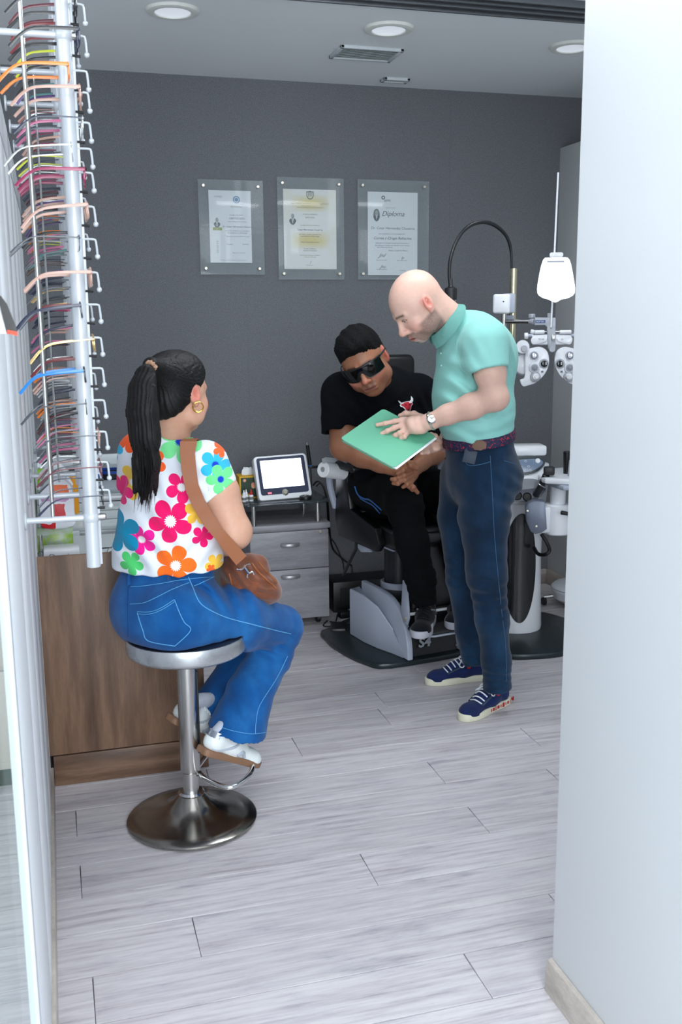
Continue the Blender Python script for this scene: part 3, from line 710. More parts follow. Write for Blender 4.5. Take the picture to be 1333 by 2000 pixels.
# paper roll hanging on the armrest
pr = T('paper_roll', 'white paper roll hung beside armrest with sheet laid over it', 'paper roll', K(-.47, .05, .82))
MPAP2 = mat('white crepe paper', (226, 230, 232), .7, var=.03, bump=.2, bscale=200)
A_, B_ = P(631, 912, 4.36), P(662, 918, 4.44)
MB().cyl(A_ + V((0, 0, -.012)), B_ + V((.02, 0, -.012)), .036, seg=28, bev=.003).build('roll', MPAP2, pr)
MB().cyl(A_ + V((-.003, -.001, -.012)), A_ + V((.02, .01, -.012)), .012, seg=18).build('core', mat('grey card core', (150, 150, 146), .7), pr)
G = []
for i, (q0, q1) in enumerate([((630, 905), (660, 908)), ((629, 896), (662, 900)), ((636, 893), (668, 896.5)), ((650, 894), (682, 898)), ((668, 901), (694, 901)), ((690, 912), (703, 908)), ((700, 912.5), (706, 911))]):
    G.append([P(q0[0], q0[1] + .5 * 0, 4.33), P(q1[0], q1[1], 4.45)])
MB().quadgrid(G, thick=.0015).build('sheet', MPAP2, pr)

# ================================================================== examination unit: floor plate, column, pole, lamp, phoropter
un = T('refraction_unit', 'white ophthalmic column on dark round floor plate with black oval inlay', 'medical unit', (2.14, 4.38, 0))
pts = catmull([V(p) for p in ((2.50, 4.40, 0), (2.44, 4.60, 0), (2.25, 4.74, 0), (2.02, 4.72, 0), (1.86, 4.55, 0), (1.83, 4.30, 0), (1.94, 4.06, 0), (2.10, 4.00, 0), (2.28, 4.02, 0), (2.45, 4.18, 0))], 5, True)
MB().prism([(p.x, p.y) for p in pts], .03, bev=.010).build('floor_plate', MDPLATE, un)
fdir = V((-.22, -.975, 0)).normalized(); sdir = V((.975, -.22, 0)).normalized()
RU = Matrix((sdir, -fdir, V((0, 0, 1)))).transposed()   # x: to the right, y: away
ucx = V((2.172, 4.42, 0))
prof = [(0, .03), (.132, .03), (.135, .045), (.128, .20), (.124, .40), (.128, .60), (.142, .70), (.15, .78), (.15, .86), (0, .86)]
MB().lathe(prof, ucx, 48, RU, sx=1.0, sy=.95).build('column', MPLAST, un)
G = []                                        # black oval inlay, on the column's front
for i in range(25):
    z = .36 - .275 * math.cos(PI * i / 24); h = math.sin(PI * i / 24) * .082
    rr = np.interp(z, [p[1] for p in prof[2:8]], [p[0] for p in prof[2:8]])
    row = []
    for j in range(9):
        x = -.004 + h * (j - 4) / 4; row.append(ucx + RU @ V((x, -(.95 * math.sqrt(max(0, rr * rr - x * x)) + .0015), z)))
    G.append(row)
MB().quadgrid(G).build('oval_inlay', mat('gloss black inlay', (14, 18, 22), .25, coat=.4), un)
# control head: shield-shaped panel leaning back
hc = P(1022, 925, 4.27)
Rh = frame((-.28, -.92, .30))
def up(z0, z1, y=4.27): return P(z0, z1, y)
hx = lambda zx, zy: (970 + zx / 8.331, 860 + zy / 8.331)       # from a close look at the head
def outline(pts, y, n=5):
    return [P(*hx(a, b), y) for a, b in pts]
def loc2(pts, c, R):
    Rt = R.transposed(); return [tuple((Rt @ (p - c))[:2]) for p in pts]
def shield(name, pts, c, R, th, m, z=0.0, bev=.002):
    q = loc2([P(*hx(a, b), c.y) for a, b in pts], c, R)
    q = [(p.x, p.y) for p in catmull([V((a, b, 0)) for a, b in q], 4, True)]
    return MB().prism(q, th, c + R @ V((0, 0, z)), R, bev=bev).build(name, m, un)
shield('head_shell', [(60, 340), (200, 290), (500, 280), (700, 300), (785, 370), (780, 700), (760, 830), (640, 980), (450, 1040), (250, 1020), (80, 900)], hc, Rh, .12, MPLAST, -.12, .02)
shield('control_frame', [(60, 300), (250, 262), (500, 240), (700, 270), (780, 350), (740, 450), (600, 545), (420, 565), (220, 540), (90, 440)], hc, Rh, .008, mat('dark slate trim', (46, 56, 62), .35), 0)
shield('control_panel', [(120, 330), (300, 312), (500, 305), (680, 312), (745, 370), (700, 440), (580, 510), (420, 530), (250, 505), (150, 430)], hc, Rh, .003, mat('blue grey key panel', (104, 122, 146), .3, coat=.4), .009, .001)
shield('tool_tray', [(150, 740), (280, 660), (480, 630), (640, 655), (740, 740), (700, 800), (450, 815), (200, 815)], hc, Rh, .004, mat('mid grey tray', (120, 124, 130), .4), 0, .001)
shield('socket_plate', [(100, 830), (400, 815), (750, 800), (720, 900), (640, 970), (450, 1022), (300, 1010), (160, 950)], hc, Rh, .006, mat('dark grey socket plate', (62, 66, 76), .35), .0, .001)
for zx, zy in ((480, 340), (408, 437), (520, 432), (432, 505), (545, 500)):
    p = P(*hx(zx, zy), hc.y); q = Rh.transposed() @ (p - hc)
    MB().lathe([(.0035, .0), (.0045, .002), (.006, .0)], hc + Rh @ V((q.x, q.y, .012)), 16, Rh).build('button', MPLAST, un)
p = Rh.transposed() @ (P(*hx(668, 342), hc.y) - hc)
MB().lathe([(0, .002), (.005, .002), (.006, 0), (.010, .002), (.012, 0)], hc + Rh @ V((p.x, p.y, .012)), 20, Rh).build('button', MPLAST, un)
for zx, zy in ((475, 940), (330, 915)):
    p = Rh.transposed() @ (P(*hx(zx, zy), hc.y) - hc)
    MB().lathe([(0, .0), (.016, .0), (.019, .003), (.022, 0)], hc + Rh @ V((p.x, p.y, .006)), 24, Rh).build('socket', MBLACK, un)
MB().box(P(*hx(450, 150), 4.42), (.20, .12, .05), bev=.012, rot=RU.copy()).build('top_tray', MPLAST, un)
hd = T('diagnostic_handle', 'black hand-held instrument resting in its socket on the white column head', 'instrument', P(1050, 965, 4.2))
a, b = P(*hx(640, 900), 4.22), P(*hx(820, 560), 4.16)
MB().cyl(a, a + (b - a) * .55, .016, .014, bev=.002).build('grip', mat('dark knurled metal', (52, 54, 60), .35, .5), hd)
MB().cyl(a + (b - a) * .52, a + (b - a) * .58, .019, bev=.002).build('ring', MCHROME, hd)
MB().cyl(a + (b - a) * .55, b, .014, .018, bev=.004).build('body', MBLACK, hd)
MB().box(b + V((.010, -.004, .018)), (.05, .03, .042), bev=.008, rot=rotz(-.3)).build('head', MBLACK, hd)
# pole
px0 = P(1000, 700, 4.46)
MB().cyl((px0.x, px0.y, .80), (px0.x, px0.y, P(1000, 524, 4.46).z), .0175, seg=28, bev=.002).build('pole', MGOLDP, un)
lb = T('counterweight_head', 'white box clamp on the steel pole above the doctor\'s shoulder', 'clamp', P(985, 612, 4.4))
bb, Rb, wb_, hb_ = panel(P(962, 613, 4.36), P(996, 613, 4.32), P(962, 574, 4.36))
bc = bb + Rb @ V((wb_ / 2, hb_ / 2, -.045))
MB().box(bc, (wb_, hb_, .075), bev=.012, rot=Rb, seg=3).build('front_housing', MPLAST, lb)
MB().box(bc + V((.045, .03, .003)), (.055, .10, hb_ * .98), bev=.006, rot=rotz(-.3)).build('rear_housing', MGPLAST, lb)
MB().cyl(P(984, 589, 4.31), P(984, 589, 4.30), .0035).build('screw', MBLACK, lb)
MB().box(bc + V((.05, .04, -.065)), (.05, .04, .025), bev=.003).build('bracket', MGPLAST, lb)
MB().cyl(P(985, 612, 4.38), P(984, 655, 4.38), .013, bev=.002).build('spindle', MCHROME, lb)
# goose-neck lamp
gl = T('gooseneck_lamp', 'black gooseneck lamp arching from the pole with small cylinder head', 'lamp', P(1000, 524, 4.46))
arc = [P(x, y, 4.46 - .18 * min(1, max(0, (1000 - x) / 120))) for x, y in ((1000, 524), (999.5, 500), (997, 480), (989, 460), (972, 443), (950, 434), (926, 437), (905, 452), (889, 478), (880, 508), (878, 535), (880, 560))]
MB().tube(arc, [.0055, .006, .008, .008, .009, .009, .009, .008, .008, .008, .008, .007], 10, smooth=4).build('gooseneck', MBLACK, gl)
hp = P(881, 571, 4.28)
MB().lathe([(0, .03), (.011, .03), (.013, .024), (.027, .018), (.029, .012), (.029, -.030), (.025, -.032), (0, -.028)], hp, 24).build('lamp_head', MBLACK, gl)
MB().lathe([(.0, .06), (.009, .06), (.009, .03), (0, .03)], hp, 16).build('neck_sleeve', mat('dark sleeve', (40, 42, 46), .4), gl)
# two thin chart pins near the collar
cable([P(883, 588, 4.3), P(884, 608, 4.3)], 'thin steel wire hanging below the lamp head, left one', .0012, 'lamp_wire', 'wires below the lamp head', MCHROME, 'wire', 1)
cable([P(890, 585, 4.3), P(891, 606, 4.3)], 'thin steel wire hanging below the lamp head, right one', .0012, 'lamp_wire', 'wires below the lamp head', MCHROME, 'wire', 1)

# phoropter on its arm. z(a, b): points read from a close look at it
YP = 4.18
NP = V((-.40, -.915, 0)).normalized(); RP = frame(NP)
def z(a, b, y=YP):                             # a point on the refraction head's own plane
    c = P(1078, 680, y); r = V(ray(1000 + a / 9.521, 590 + b / 9.521)); e = V(EYE)
    return e + r * ((c - e).dot(NP) / r.dot(NP))
mpp = .00235 / 9.521
ph = T('phoropter', 'white refraction head with paired lens dials hanging from its arm', 'phoropter', z(745, 860))
MPW = mat('phoropter white enamel', (216, 218, 224), .28, var=.02, coat=.4)
MPG = mat('phoropter pale grey dial', (160, 164, 172), .3, var=.03)
def disc(name, a, b, r, th, m, off=0.0, prof=None, par=ph, y=YP):
    c = z(a, b, y) + NP * off; r = r * mpp
    pr = prof or [(0, th), (r * .9, th), (r, th * .7), (r, 0), (0, 0)]
    return MB().lathe(pr, c, 32, RP).build(name, m, par)
def plate(name, pts, th, m, off=0.0, smooth=True, bev=.003, par=ph):
    c = z(pts[0][0], pts[0][1]); q = loc2([z(a, b) for a, b in pts], c, RP)
    if smooth: q = [(p.x, p.y) for p in catmull([V((a, b, 0)) for a, b in q], 4, True)]
    return MB().prism(q, th, c + NP * off, RP, bev=bev).build(name, m, par)
def mirror(pts): return [(1490 - a, b) for a, b in pts]
body = [(380, 850), (520, 830), (640, 890), (690, 1010), (690, 1160), (640, 1290), (560, 1400), (440, 1500), (330, 1540), (215, 1565), (165, 1500), (160, 1440), (235, 1400), (250, 1200), (250, 960), (300, 880)]
bodyR = mirror(body)
for k, pts in enumerate((body, bodyR)):
    sgn = (lambda a: a) if k == 0 else (lambda a: 1490 - a)
    plate('lens_battery', pts[::-1] if k else pts, .030, MPW, -.015)
    disc('rim_wheel', sgn(230), 1160, 215, .020, MPG, -.034)
    disc('rim_wheel', sgn(232), 1160, 180, .010, MPW, -.016)
    disc('sphere_dial', sgn(205), 835, 128, .022, MPW, -.004)
    disc('sphere_knob', sgn(230), 860, 60, .018, MPG, .018)
    o_ = disc('cylinder_dial', sgn(413), 990, 78, .012, MPG, .014)
    disc('lens', sgn(413), 990, 56, .003, mat('dark ring', (40, 42, 50), .2), .026, par=o_)
    disc('glass', sgn(413), 990, 47, .002, mat('reflecting lens', (225, 225, 240), .05, .6), .030, par=o_)
    o_ = disc('axis_dial', sgn(420), 1215, 100, .014, MPW, .014)
    disc('dial_ring', sgn(420), 1215, 74, .006, MPG, .027, par=o_)
    disc('dial_centre', sgn(420), 1215, 52, .003, mat('grey dial face', (120, 126, 134), .3), .033, par=o_)
    o_ = disc('cross_cylinder', sgn(435), 1385, 98, .012, MPG, .014)
    disc('knob', sgn(440), 1375, 62, .024, MPW, .026, par=o_)
    disc('knob_cap', sgn(455), 1380, 36, .010, MCHROME, .05, par=o_)
    o_ = disc('aperture_ring', sgn(598), 1140, 88, .006, MPG, .014)
    disc('aperture', sgn(600), 1145, 62, .002, mat('deep aperture black', (10, 11, 16), .1, coat=.5), .021, par=o_)
    MB().box(z(sgn(565), 1290) + NP * .017, (.010, .008, .002), bev=.0005, rot=RP).build('scale_mark', MINKG, ph)
q0, q1 = z(430, 590), z(610, 550)
for a0, a1 in ((420, 610), (885, 1110)):
    MB().cyl(z(a0, 560) + NP * .01, z(a1, 555) + NP * .01, 40 * mpp, seg=18, bev=.003).build('level_tube', MPW, ph)
MB().cyl(z(350, 545), z(430, 560), 42 * mpp, bev=.003).build('knob', MPW, ph)
MB().cyl(z(600, 548) + NP * .01, z(900, 548) + NP * .01, 8 * mpp).build('level_rod', MCHROME, ph)
for a0, a1 in ((235, 310), (1150, 1225)):
    MB().cyl(z(a0, 630), z(a1, 625), 58 * mpp, seg=24, bev=.003).build('pupil_distance_knob', MPW, ph)
    MB().cyl(z(310, 622) if a0 < 500 else z(1090, 622), z(400, 618) if a0 < 500 else z(1150, 622), 30 * mpp).build('spindle', MGPLAST, ph)
plate('cross_head', [(370, 610), (650, 600), (1110, 610), (1090, 790), (745, 795), (385, 795)], .026, MPW, -.012, smooth=False, bev=.006)
for pts in ([(375, 660), (630, 650), (655, 690), (600, 745), (390, 785)], [(1110, 640), (860, 665), (835, 700), (880, 740), (1085, 785)][::-1]):
    plate('cover', pts, .010, MPW, .010, bev=.003)
plate('centre_post', [(650, 450), (810, 450), (815, 850), (760, 900), (700, 900), (670, 850)], .030, MPG, -.008, smooth=False, bev=.005)
MB().box(z(765, 655) + NP * .026, (.016, .028, .012), bev=.003, rot=RP).build('level_window', MCHROME, ph)
disc('lock_knob', 745, 870, 58, .020, MPG, .02)
text('lettering', 'PD 68', .010, z(545, 690) + NP * .0225, NP, MINKG, ph)
text('lettering', 'PD', .007, z(935, 693) + NP * .0225, NP, MINKG, ph)
ar = T('phoropter_bracket', 'steel arm with white elbow carrying the refraction head', 'arm', z(200, 360))
MB().cyl(P(986, 628, 4.38), z(350, 362, 4.24), .0095, seg=20).build('rod', MCHROME, ar)
MB().cyl(z(345, 365, 4.22), z(425, 367, 4.20), .014, bev=.002).build('collar', MPG, ar)
disc_ = MB().cyl(z(378, 300, 4.22), z(378, 220, 4.22), .016, bev=.003).build('clamp_knob', MPG, ar)
MB().cyl(z(378, 330, 4.22), z(378, 295, 4.22), .006).build('clamp_screw', MCHROME, ar)
plate('elbow', [(425, 285), (815, 290), (815, 540), (650, 540), (650, 470), (620, 432), (425, 432)], .030, MPG, -.012, smooth=False, bev=.004, par=ar)
MB().cyl(z(705, 290), z(705, 205), .010, bev=.002).build('knob', MPG, ar)
MB().box(z(530, 362) + NP * .0185, (.044, .0135, .001), rot=RP).build('badge', mat('badge blue', (24, 60, 120), .4), ar)
text('lettering', 'SOPTEC', .0105, z(530, 362) + NP * .0195, NP, MPW, ar)
# chart card on the vertical rod
cc_ = T('near_chart_card', 'bright white near-vision chart card on thin vertical rod', 'chart', P(1085, 590, 4.14))
MB().cyl(P(1077, 640, 4.16), P(1091, 337, 4.16), .0045, seg=12, bev=.001).build('rod', MPW, cc_)
cp = [(1062, 507), (1075, 503), (1100, 503), (1112, 508), (1119, 540), (1122, 572), (1108, 583), (1097, 585), (1085, 591), (1072, 585), (1062, 582), (1051, 572), (1053, 545)]
c0 = P(1086, 545, 4.13); q = loc2([P(a, b, 4.13) for a, b in cp], c0, RP)
q = [(p.x, p.y) for p in catmull([V((a, b, 0)) for a, b in q], 3, True)]
MB().prism(q, .008, c0, RP, bev=.002).build('card', mat('white chart plastic with added glow', (250, 250, 255), .5, var=0, emit=.7), cc_)  # no lamp inside: its overexposed white is put in as a faint glow
MB().prism(rrect(.060, .020, .009), .02, P(1087, 498, 4.12), RP, bev=.003).build('clip', MPW, cc_)
MB().prism(rrect(.075, .007, .003), .006, P(1086, 511, 4.115), RP, bev=.001).build('clip_lip', MPG, cc_)

# slit lamp table on its swing arm
sl = T('instrument_table', 'white swing-arm instrument table beside column, cut off by near white wall', 'table', P(1085, 1000, 4.2))
YT = 4.12
tp = [P(1068, 936, YT), P(1075, 928, YT), P(1120, 924, YT)]
zt2 = P(1068, 940, YT).z
x0 = P(1068, 940, YT).x
ol = [(x0, YT + .03), (x0 + .02, YT - .01), (x0 + .22, YT - .12), (x0 + .60, YT - .12), (x0 + .60, YT + .30), (x0 + .10, YT + .26), (x0 + .015, YT + .10)]
ol = [(p.x, p.y) for p in catmull([V((a, b, 0)) for a, b in ol], 3, True)]
MB().prism(ol, .028, (0, 0, zt2 - .014), bev=.008).build('table_top', MPLAST, sl)
MB().box((x0 + .30, YT + .06, zt2 - .026), (.50, .26, .022), bev=.006).build('under_frame', MGPLAST, sl)
pc0 = P(1090, 985, YT + .05)
MB().cyl((pc0.x, pc0.y, P(1090, 1000, YT + .05).z), (pc0.x, pc0.y, zt2 - .012), .036, seg=28).build('post', MPLAST, sl)
MB().cyl((pc0.x, pc0.y, P(1090, 1042, YT + .05).z), (pc0.x, pc0.y, P(1090, 983, YT + .05).z), .062, seg=36, bev=.006).build('pivot_housing', MPLAST, sl)
MB().box((pc0.x - .05, pc0.y + .02, P(1090, 1012, YT + .05).z), (.10, .10, .125), bev=.01).build('arm_block', MPLAST, sl)
hx2 = [(480, 1100), (520, 1040), (600, 1000), (680, 985), (790, 990), (820, 1430), (760, 1480), (640, 1530), (560, 1500), (490, 1330)]
c1 = P(*hx(650, 1250), 4.12); q = loc2([P(*hx(a, b), 4.12) for a, b in hx2], c1, RP)
MB().prism(q, .07, c1 - NP * .07, RP, bev=.006).build('arm_cover', mat('mid grey metal cover', (108, 116, 132), .35, .3), sl)
for a, b in ((508, 1150), (780, 1040), (652, 1400)):
    MB().lathe([(0, .004), (.005, .003), (.006, 0)], P(*hx(a, b), 4.12) + NP * .001, 14, RP).build('screw', MBOLT, sl)
MB().cyl(P(1096, 1001, 4.07), P(1125, 1006, 4.05), .010, .008, bev=.003).build('lever', MBLACK, sl)
MB().tube([P(1058, 1043, 4.14), P(1068, 1058, 4.12), P(1074, 1074, 4.12), P(1066, 1083, 4.13), P(1052, 1082, 4.2), P(1044, 1070, 4.28)], .009, 8, smooth=5).build('hose', MRUB, sl)
ch2 = T('chin_rest_stand', 'chrome upright stand rising from the white instrument table', 'stand', P(1122, 940, YT))
pX = P(1120, 938, YT + .02)
MB().cyl((pX.x, pX.y, zt2 + .013), (pX.x, pX.y, zt2 + .09), .026, .022, seg=24, bev=.003).build('socket', MPG, ch2)
MB().cyl((pX.x + .012, pX.y, zt2 + .08), (pX.x + .012, pX.y, P(1122, 690, YT).z), .010, seg=20).build('upright', MCHROME, ch2)
MB().box((pX.x + .014, pX.y, P(1124, 707, YT).z), (.045, .03, .05), bev=.006).build('clamp', MPG, ch2)
MB().cyl((pX.x + .008, pX.y, P(1124, 690, YT).z - .01), (pX.x + .008, pX.y, P(1124, 672, YT).z), .014, .010, bev=.003).build('lamp_socket', MBLACK, ch2)
MB().tube([(pX.x + .008, pX.y, P(1124, 674, YT).z), P(1123, 664, YT), P(1127, 650, YT)], .004, 6, smooth=3).build('lead', MRUB, ch2)
MB().box((pX.x + .012, pX.y, P(1121, 800, YT).z), (.034, .026, .022), bev=.004).build('slide', MPG, ch2)
bc_ = T('black_cylinder', 'matt black cylinder standing on the instrument table behind the chrome upright', 'canister', P(1110, 930, YT + .1))
MB().cyl((P(1108, 925, YT + .1).x, YT + .1, zt2 + .012), (P(1108, 880, YT + .1).x, YT + .1, P(1108, 881, YT + .1).z), .017, seg=24, bev=.003).build('body', MBLACK, bc_)

# white round stool, mostly behind the near wall
ws = T('doctor_stool', 'white round padded stool beyond the column, cut off by near wall', 'stool', (0, 0, 0))
sc0 = P(1135, 1155, 4.75)
MB().lathe([(0, .055), (.10, .052), (.145, .044), (.160, .030), (.163, .016), (.160, .008), (.150, -.03), (.115, -.055), (.06, -.064), (0, -.066)], sc0, 44).build('seat', MPLAST, ws)
MB().tube([sc0 + V((.1615 * math.cos(a * PI / 20), .1615 * math.sin(a * PI / 20), .026)) for a in range(40)], .002, 5, closed=True).build('piping', MGPLAST, ws)
MB().cyl((sc0.x, sc0.y, .05), (sc0.x, sc0.y, sc0.z - .06), .025).build('post', MCHROME, ws)
for k in range(5):
    a = k * 2 * PI / 5 + .3
    MB().tube([(sc0.x, sc0.y, .07), (sc0.x + .2 * math.cos(a), sc0.y + .2 * math.sin(a), .045)], [.016, .01], 8).build('leg', MCHROME, ws)
    MB().cyl((sc0.x + .2 * math.cos(a) - .01, sc0.y + .2 * math.sin(a), .022), (sc0.x + .2 * math.cos(a) + .01, sc0.y + .2 * math.sin(a), .022), .022, bev=.003).build('caster', MBLACK, ws)
# ================================================================== wooden counter with a display well
cn = T('display_counter', 'walnut laminate counter with recessed plinth and glass display well behind the bar stool', 'counter', (.18, 3.65, 0))
CX0, CX1, CY0, CY1 = -.094, .447, 3.32, 3.98
MB().box(((CX0 + CX1) / 2, CY0 + .009, (.112 + .803) / 2), (CX1 - CX0, .018, .691), bev=.0015).build('front_panel', MWALN, cn)
MB().box((CX1 - .009, (CY0 + .02 + CY1) / 2, (.112 + .803) / 2), (.018, CY1 - CY0 - .02, .691), bev=.0015).build('side_panel', MWALN, cn)
MB().box((-.073 + .263, CY0 + .008, .054), (.526, .016, .108), bev=.001).build('plinth', MWALH, cn)
MB().box(((CX0 + CX1) / 2 + .01, (CY0 + CY1) / 2 + .02, .40), (CX1 - CX0 - .05, CY1 - CY0 - .06, .60)).build('carcass', MWALN, cn)
MGW = mat('white display laminate', (222, 228, 230), .4, var=.02)
MB().box(((CX0 + CX1) / 2, (CY0 + CY1) / 2 + .01, .725), (CX1 - CX0 - .04, CY1 - CY0 - .02, .015)).build('display_floor', MGW, cn)
MB().box((.17, 3.72, .846), (.50, .48, .006), bev=.001).build('glass_shelf', mat('clear display glass', (214, 234, 230), .04, var=0, alpha=.22, coat=.6), cn)
for x in (-.07, .41):
    for y in (3.49, 3.95): MB().cyl((x, y, .73), (x, y, .845), .006).build('shelf_support', MCHROME, cn)
# white grooved unit behind, with a grey worktop
wu = T('white_grooved_unit', 'white unit with horizontal grooves and grey worktop behind the walnut counter', 'cabinet', (.2, 4.35, 0))
for i, (z0, z1) in enumerate(((0.60, .700), (.703, .744), (.747, .786), (.789, .822), (.825, .858), (.861, .900))):
    MB().box((.19, 4.01, (z0 + z1) / 2), (.56, .022, z1 - z0), bev=.004).build('slat', MPLAST, wu)
MB().box((.19, 4.36, .45), (.56, .66, .87)).build('body', MGW, wu)
MB().box((.19, 4.35, .903), (.60, .72, .022), bev=.004).build('worktop', mat('mid grey worktop', (158, 166, 174), .4, var=.03), wu)
MB().box((.19, 4.70, .935), (.60, .02, .05), bev=.003).build('upstand', MGW, wu)
for zz, xw in ((.875, .30), (.765, .19), (.695, .11)):
    MB().box((.03 + .14, 3.992, zz), (.30, .016, .012), bev=.004).build('rail', MPLAST, wu)
for zz in (.70, .74, .78):
    MB().box((.045, 3.985, zz), (.045, .02, .024), bev=.003).build('label_holder', MPLAST, wu)
WT = .915
def put(p, z_): p = V(p); p.z = z_; return p
bt = T('black_tray', 'shallow black tray with blue rim on grey worktop left of the woman', 'tray', put(P(218, 925, 4.2), WT))
MB().lathe([(0, 0), (.075, 0), (.08, .004), (.08, .026), (.074, .026), (.072, .006), (0, .006)], put(P(222, 925, 4.25), WT), 36, sx=1.0, sy=.7).build('body', MBLACK, bt)
MB().lathe([(.075, .024), (.082, .024), (.082, .036), (.075, .036), (.075, .024)], put(P(222, 925, 4.25), WT), 36, sx=1.0, sy=.7).build('rim', mat('royal blue plastic', (20, 64, 150), .35), bt)
pl_ = T('pliers', 'chrome optician pliers leaning on the blue rimmed tray', 'tool', put(P(208, 925, 4.4), WT))
MB().tube([put(P(200, 920, 4.4), WT + .012), P(207, 908, 4.4), P(213, 903, 4.4)], [.006, .008, .004], 8).build('handle', MCHROME, pl_)
MB().tube([put(P(206, 921, 4.42), WT + .012), P(206, 908, 4.42), P(202, 902, 4.42)], [.006, .008, .004], 8).build('handle', MCHROME, pl_)
bd = T('small_blue_device', 'small white and blue device standing on grey worktop behind the rack tube', 'device', put(P(188, 925, 4.15), WT))
MB().box(put(P(188, 920, 4.15), WT + .028), (.045, .04, .056), bev=.008).build('body', MPLAST, bd)
MB().box(put(P(188, 920, 4.15), WT + .030) + V((.004, -.021, 0)), (.028, .003, .022), bev=.001).build('display', mat('blue display', (40, 90, 170), .3), bd)
# things on the display glass
GT = .85
kb = T('white_bucket', 'white plastic carrier with red and orange pictures on the counter behind the rack', 'container', put(P(113, 1012, 3.6), GT))
_t = NT('white plastic printed with orange and red shapes')
_g = _t.node('ShaderNodeTexCoord'); _s = _t.node('ShaderNodeSeparateXYZ'); _t.link(_g.outputs['Object'], _s.inputs[0])
_X, _Z = _s.outputs[0], _s.outputs[2]
def _band(v, a, b): return _t.math('MULTIPLY', _t.math('GREATER_THAN', v, a), _t.math('LESS_THAN', v, b))
_nz = _t.noise(24, 2, stretch=(1, 1, 1.5)); _Xn = _t.math('MULTIPLY_ADD', _nz, .02, _X); _Zn = _t.math('MULTIPLY_ADD', _nz, .03, _Z)
_r1 = _t.math('MULTIPLY', _band(_Xn, -.004, .036), _band(_Zn, .048, .10)); _r2 = _t.math('MULTIPLY', _band(_Xn, -.05, .0), _band(_Zn, .0, .032))
_o1 = _t.math('MULTIPLY', _band(_Xn, -.01, .05), _band(_Zn, .128, .168)); _p1 = _t.math('MULTIPLY', _band(_Xn, -.04, .05), _band(_Zn, .112, .136))
_k = _t.mix(_r1, srgb(228, 230, 238), srgb(205, 20, 34)); _k = _t.mix(_r2, _k, srgb(205, 20, 34)); _k = _t.mix(_p1, _k, srgb(196, 140, 190)); _k = _t.mix(_o1, _k, srgb(244, 104, 36))
_t.set(Base_Color=_k, Roughness=.35)
m = MB(); pf = [(-.052, 0), (.052, 0), (.058, .055), (.058, .125), (.048, .155), (.015, .178), (-.015, .170), (-.045, .14), (-.062, .11), (-.06, .06)]
pf = [(p.x, p.y) for p in catmull([V((a, b, 0)) for a, b in pf], 3, True)]
kc = put(P(113, 1012, 3.62), GT)
m.prism(pf, .11, kc + V((0, .055, 0)), rot=Matrix(((1, 0, 0), (0, 0, -1), (0, 1, 0))), bev=.012); m.build('body', _t.m, kb)
MB().tube([kc + V((-.058, 0, .13)), kc + V((-.03, 0, .185)), kc + V((.02, 0, .20)), kc + V((.055, 0, .14))], .006, 8, smooth=4).build('handle', MPLAST, kb)
jg = T('white_jug_bottle', 'translucent white jug with screw cap standing behind the white carrier', 'bottle', put(P(108, 925, 3.85), GT))
jc = put(P(110, 925, 3.86), GT)
MB().lathe([(0, 0), (.044, 0), (.048, .01), (.048, .13), (.042, .16), (.022, .185), (.016, .192), (.016, .205), (0, .205)], jc, 28).build('body', MPLAST, jg)
MB().lathe([(0, .222), (.018, .222), (.019, .2), (0, .2)], jc, 20).build('cap', MPLAST, jg)
og = T('orange_bottle', 'amber orange bottle between white carrier and rack tube', 'bottle', put(P(141, 930, 3.8), GT))
oc = put(P(141, 930, 3.83), GT)
MB().lathe([(0, 0), (.018, 0), (.019, .01), (.019, .12), (.012, .145), (.009, .15), (0, .15)], oc, 20).build('body', mat('amber orange plastic', (226, 150, 20), .4), og)
MB().lathe([(0, .172), (.010, .172), (.011, .148), (0, .148)], oc, 16).build('cap', MBLACK, og)
gb = T('green_book', 'lime green folder standing upright at the counter\'s left end', 'book', put(P(80, 1010, 3.75), GT))
MB().box(put(P(86, 1000, 3.80), GT + .085), (.03, .16, .17), bev=.002).build('cover', mat('lime green card', (150, 210, 40), .5), gb)
MB().box(put(P(86, 1000, 3.80), GT + .085) + V((.0165, 0, .002)), (.004, .15, .16)).build('pages', MPAPER, gb)
wbx = T('white_box', 'long white carton inside the display well under the glass', 'box', put(P(120, 1060, 3.5), .7325))
MB().box(put(P(119, 1056, 3.50), .7325 + .045), (.118, .10, .035), bev=.002).build('lid', MPLAST, wbx)
MB().box(put(P(119, 1056, 3.50), .7325 + .014), (.100, .09, .028), bev=.002).build('tray', MPLAST, wbx)
gbag = T('green_bag', 'green and clear patterned packet leaning behind the white carton in display well', 'packet', put(P(105, 1040, 3.62), .7325))
_t = NT('green clear packet'); _n = _t.noise(20, 3); _t.set(Base_Color=_t.ramp(_n, [(.4, srgb(160, 200, 70)), (.55, srgb(190, 205, 190)), (.7, srgb(150, 160, 160))]), Roughness=.25)
MB().box(put(P(107, 1040, 3.64), .7325 + .055), (.125, .012, .105), bev=.003, rot=Matrix.Rotation(-.12, 3, 'X')).build('packet', _t.m, gbag)

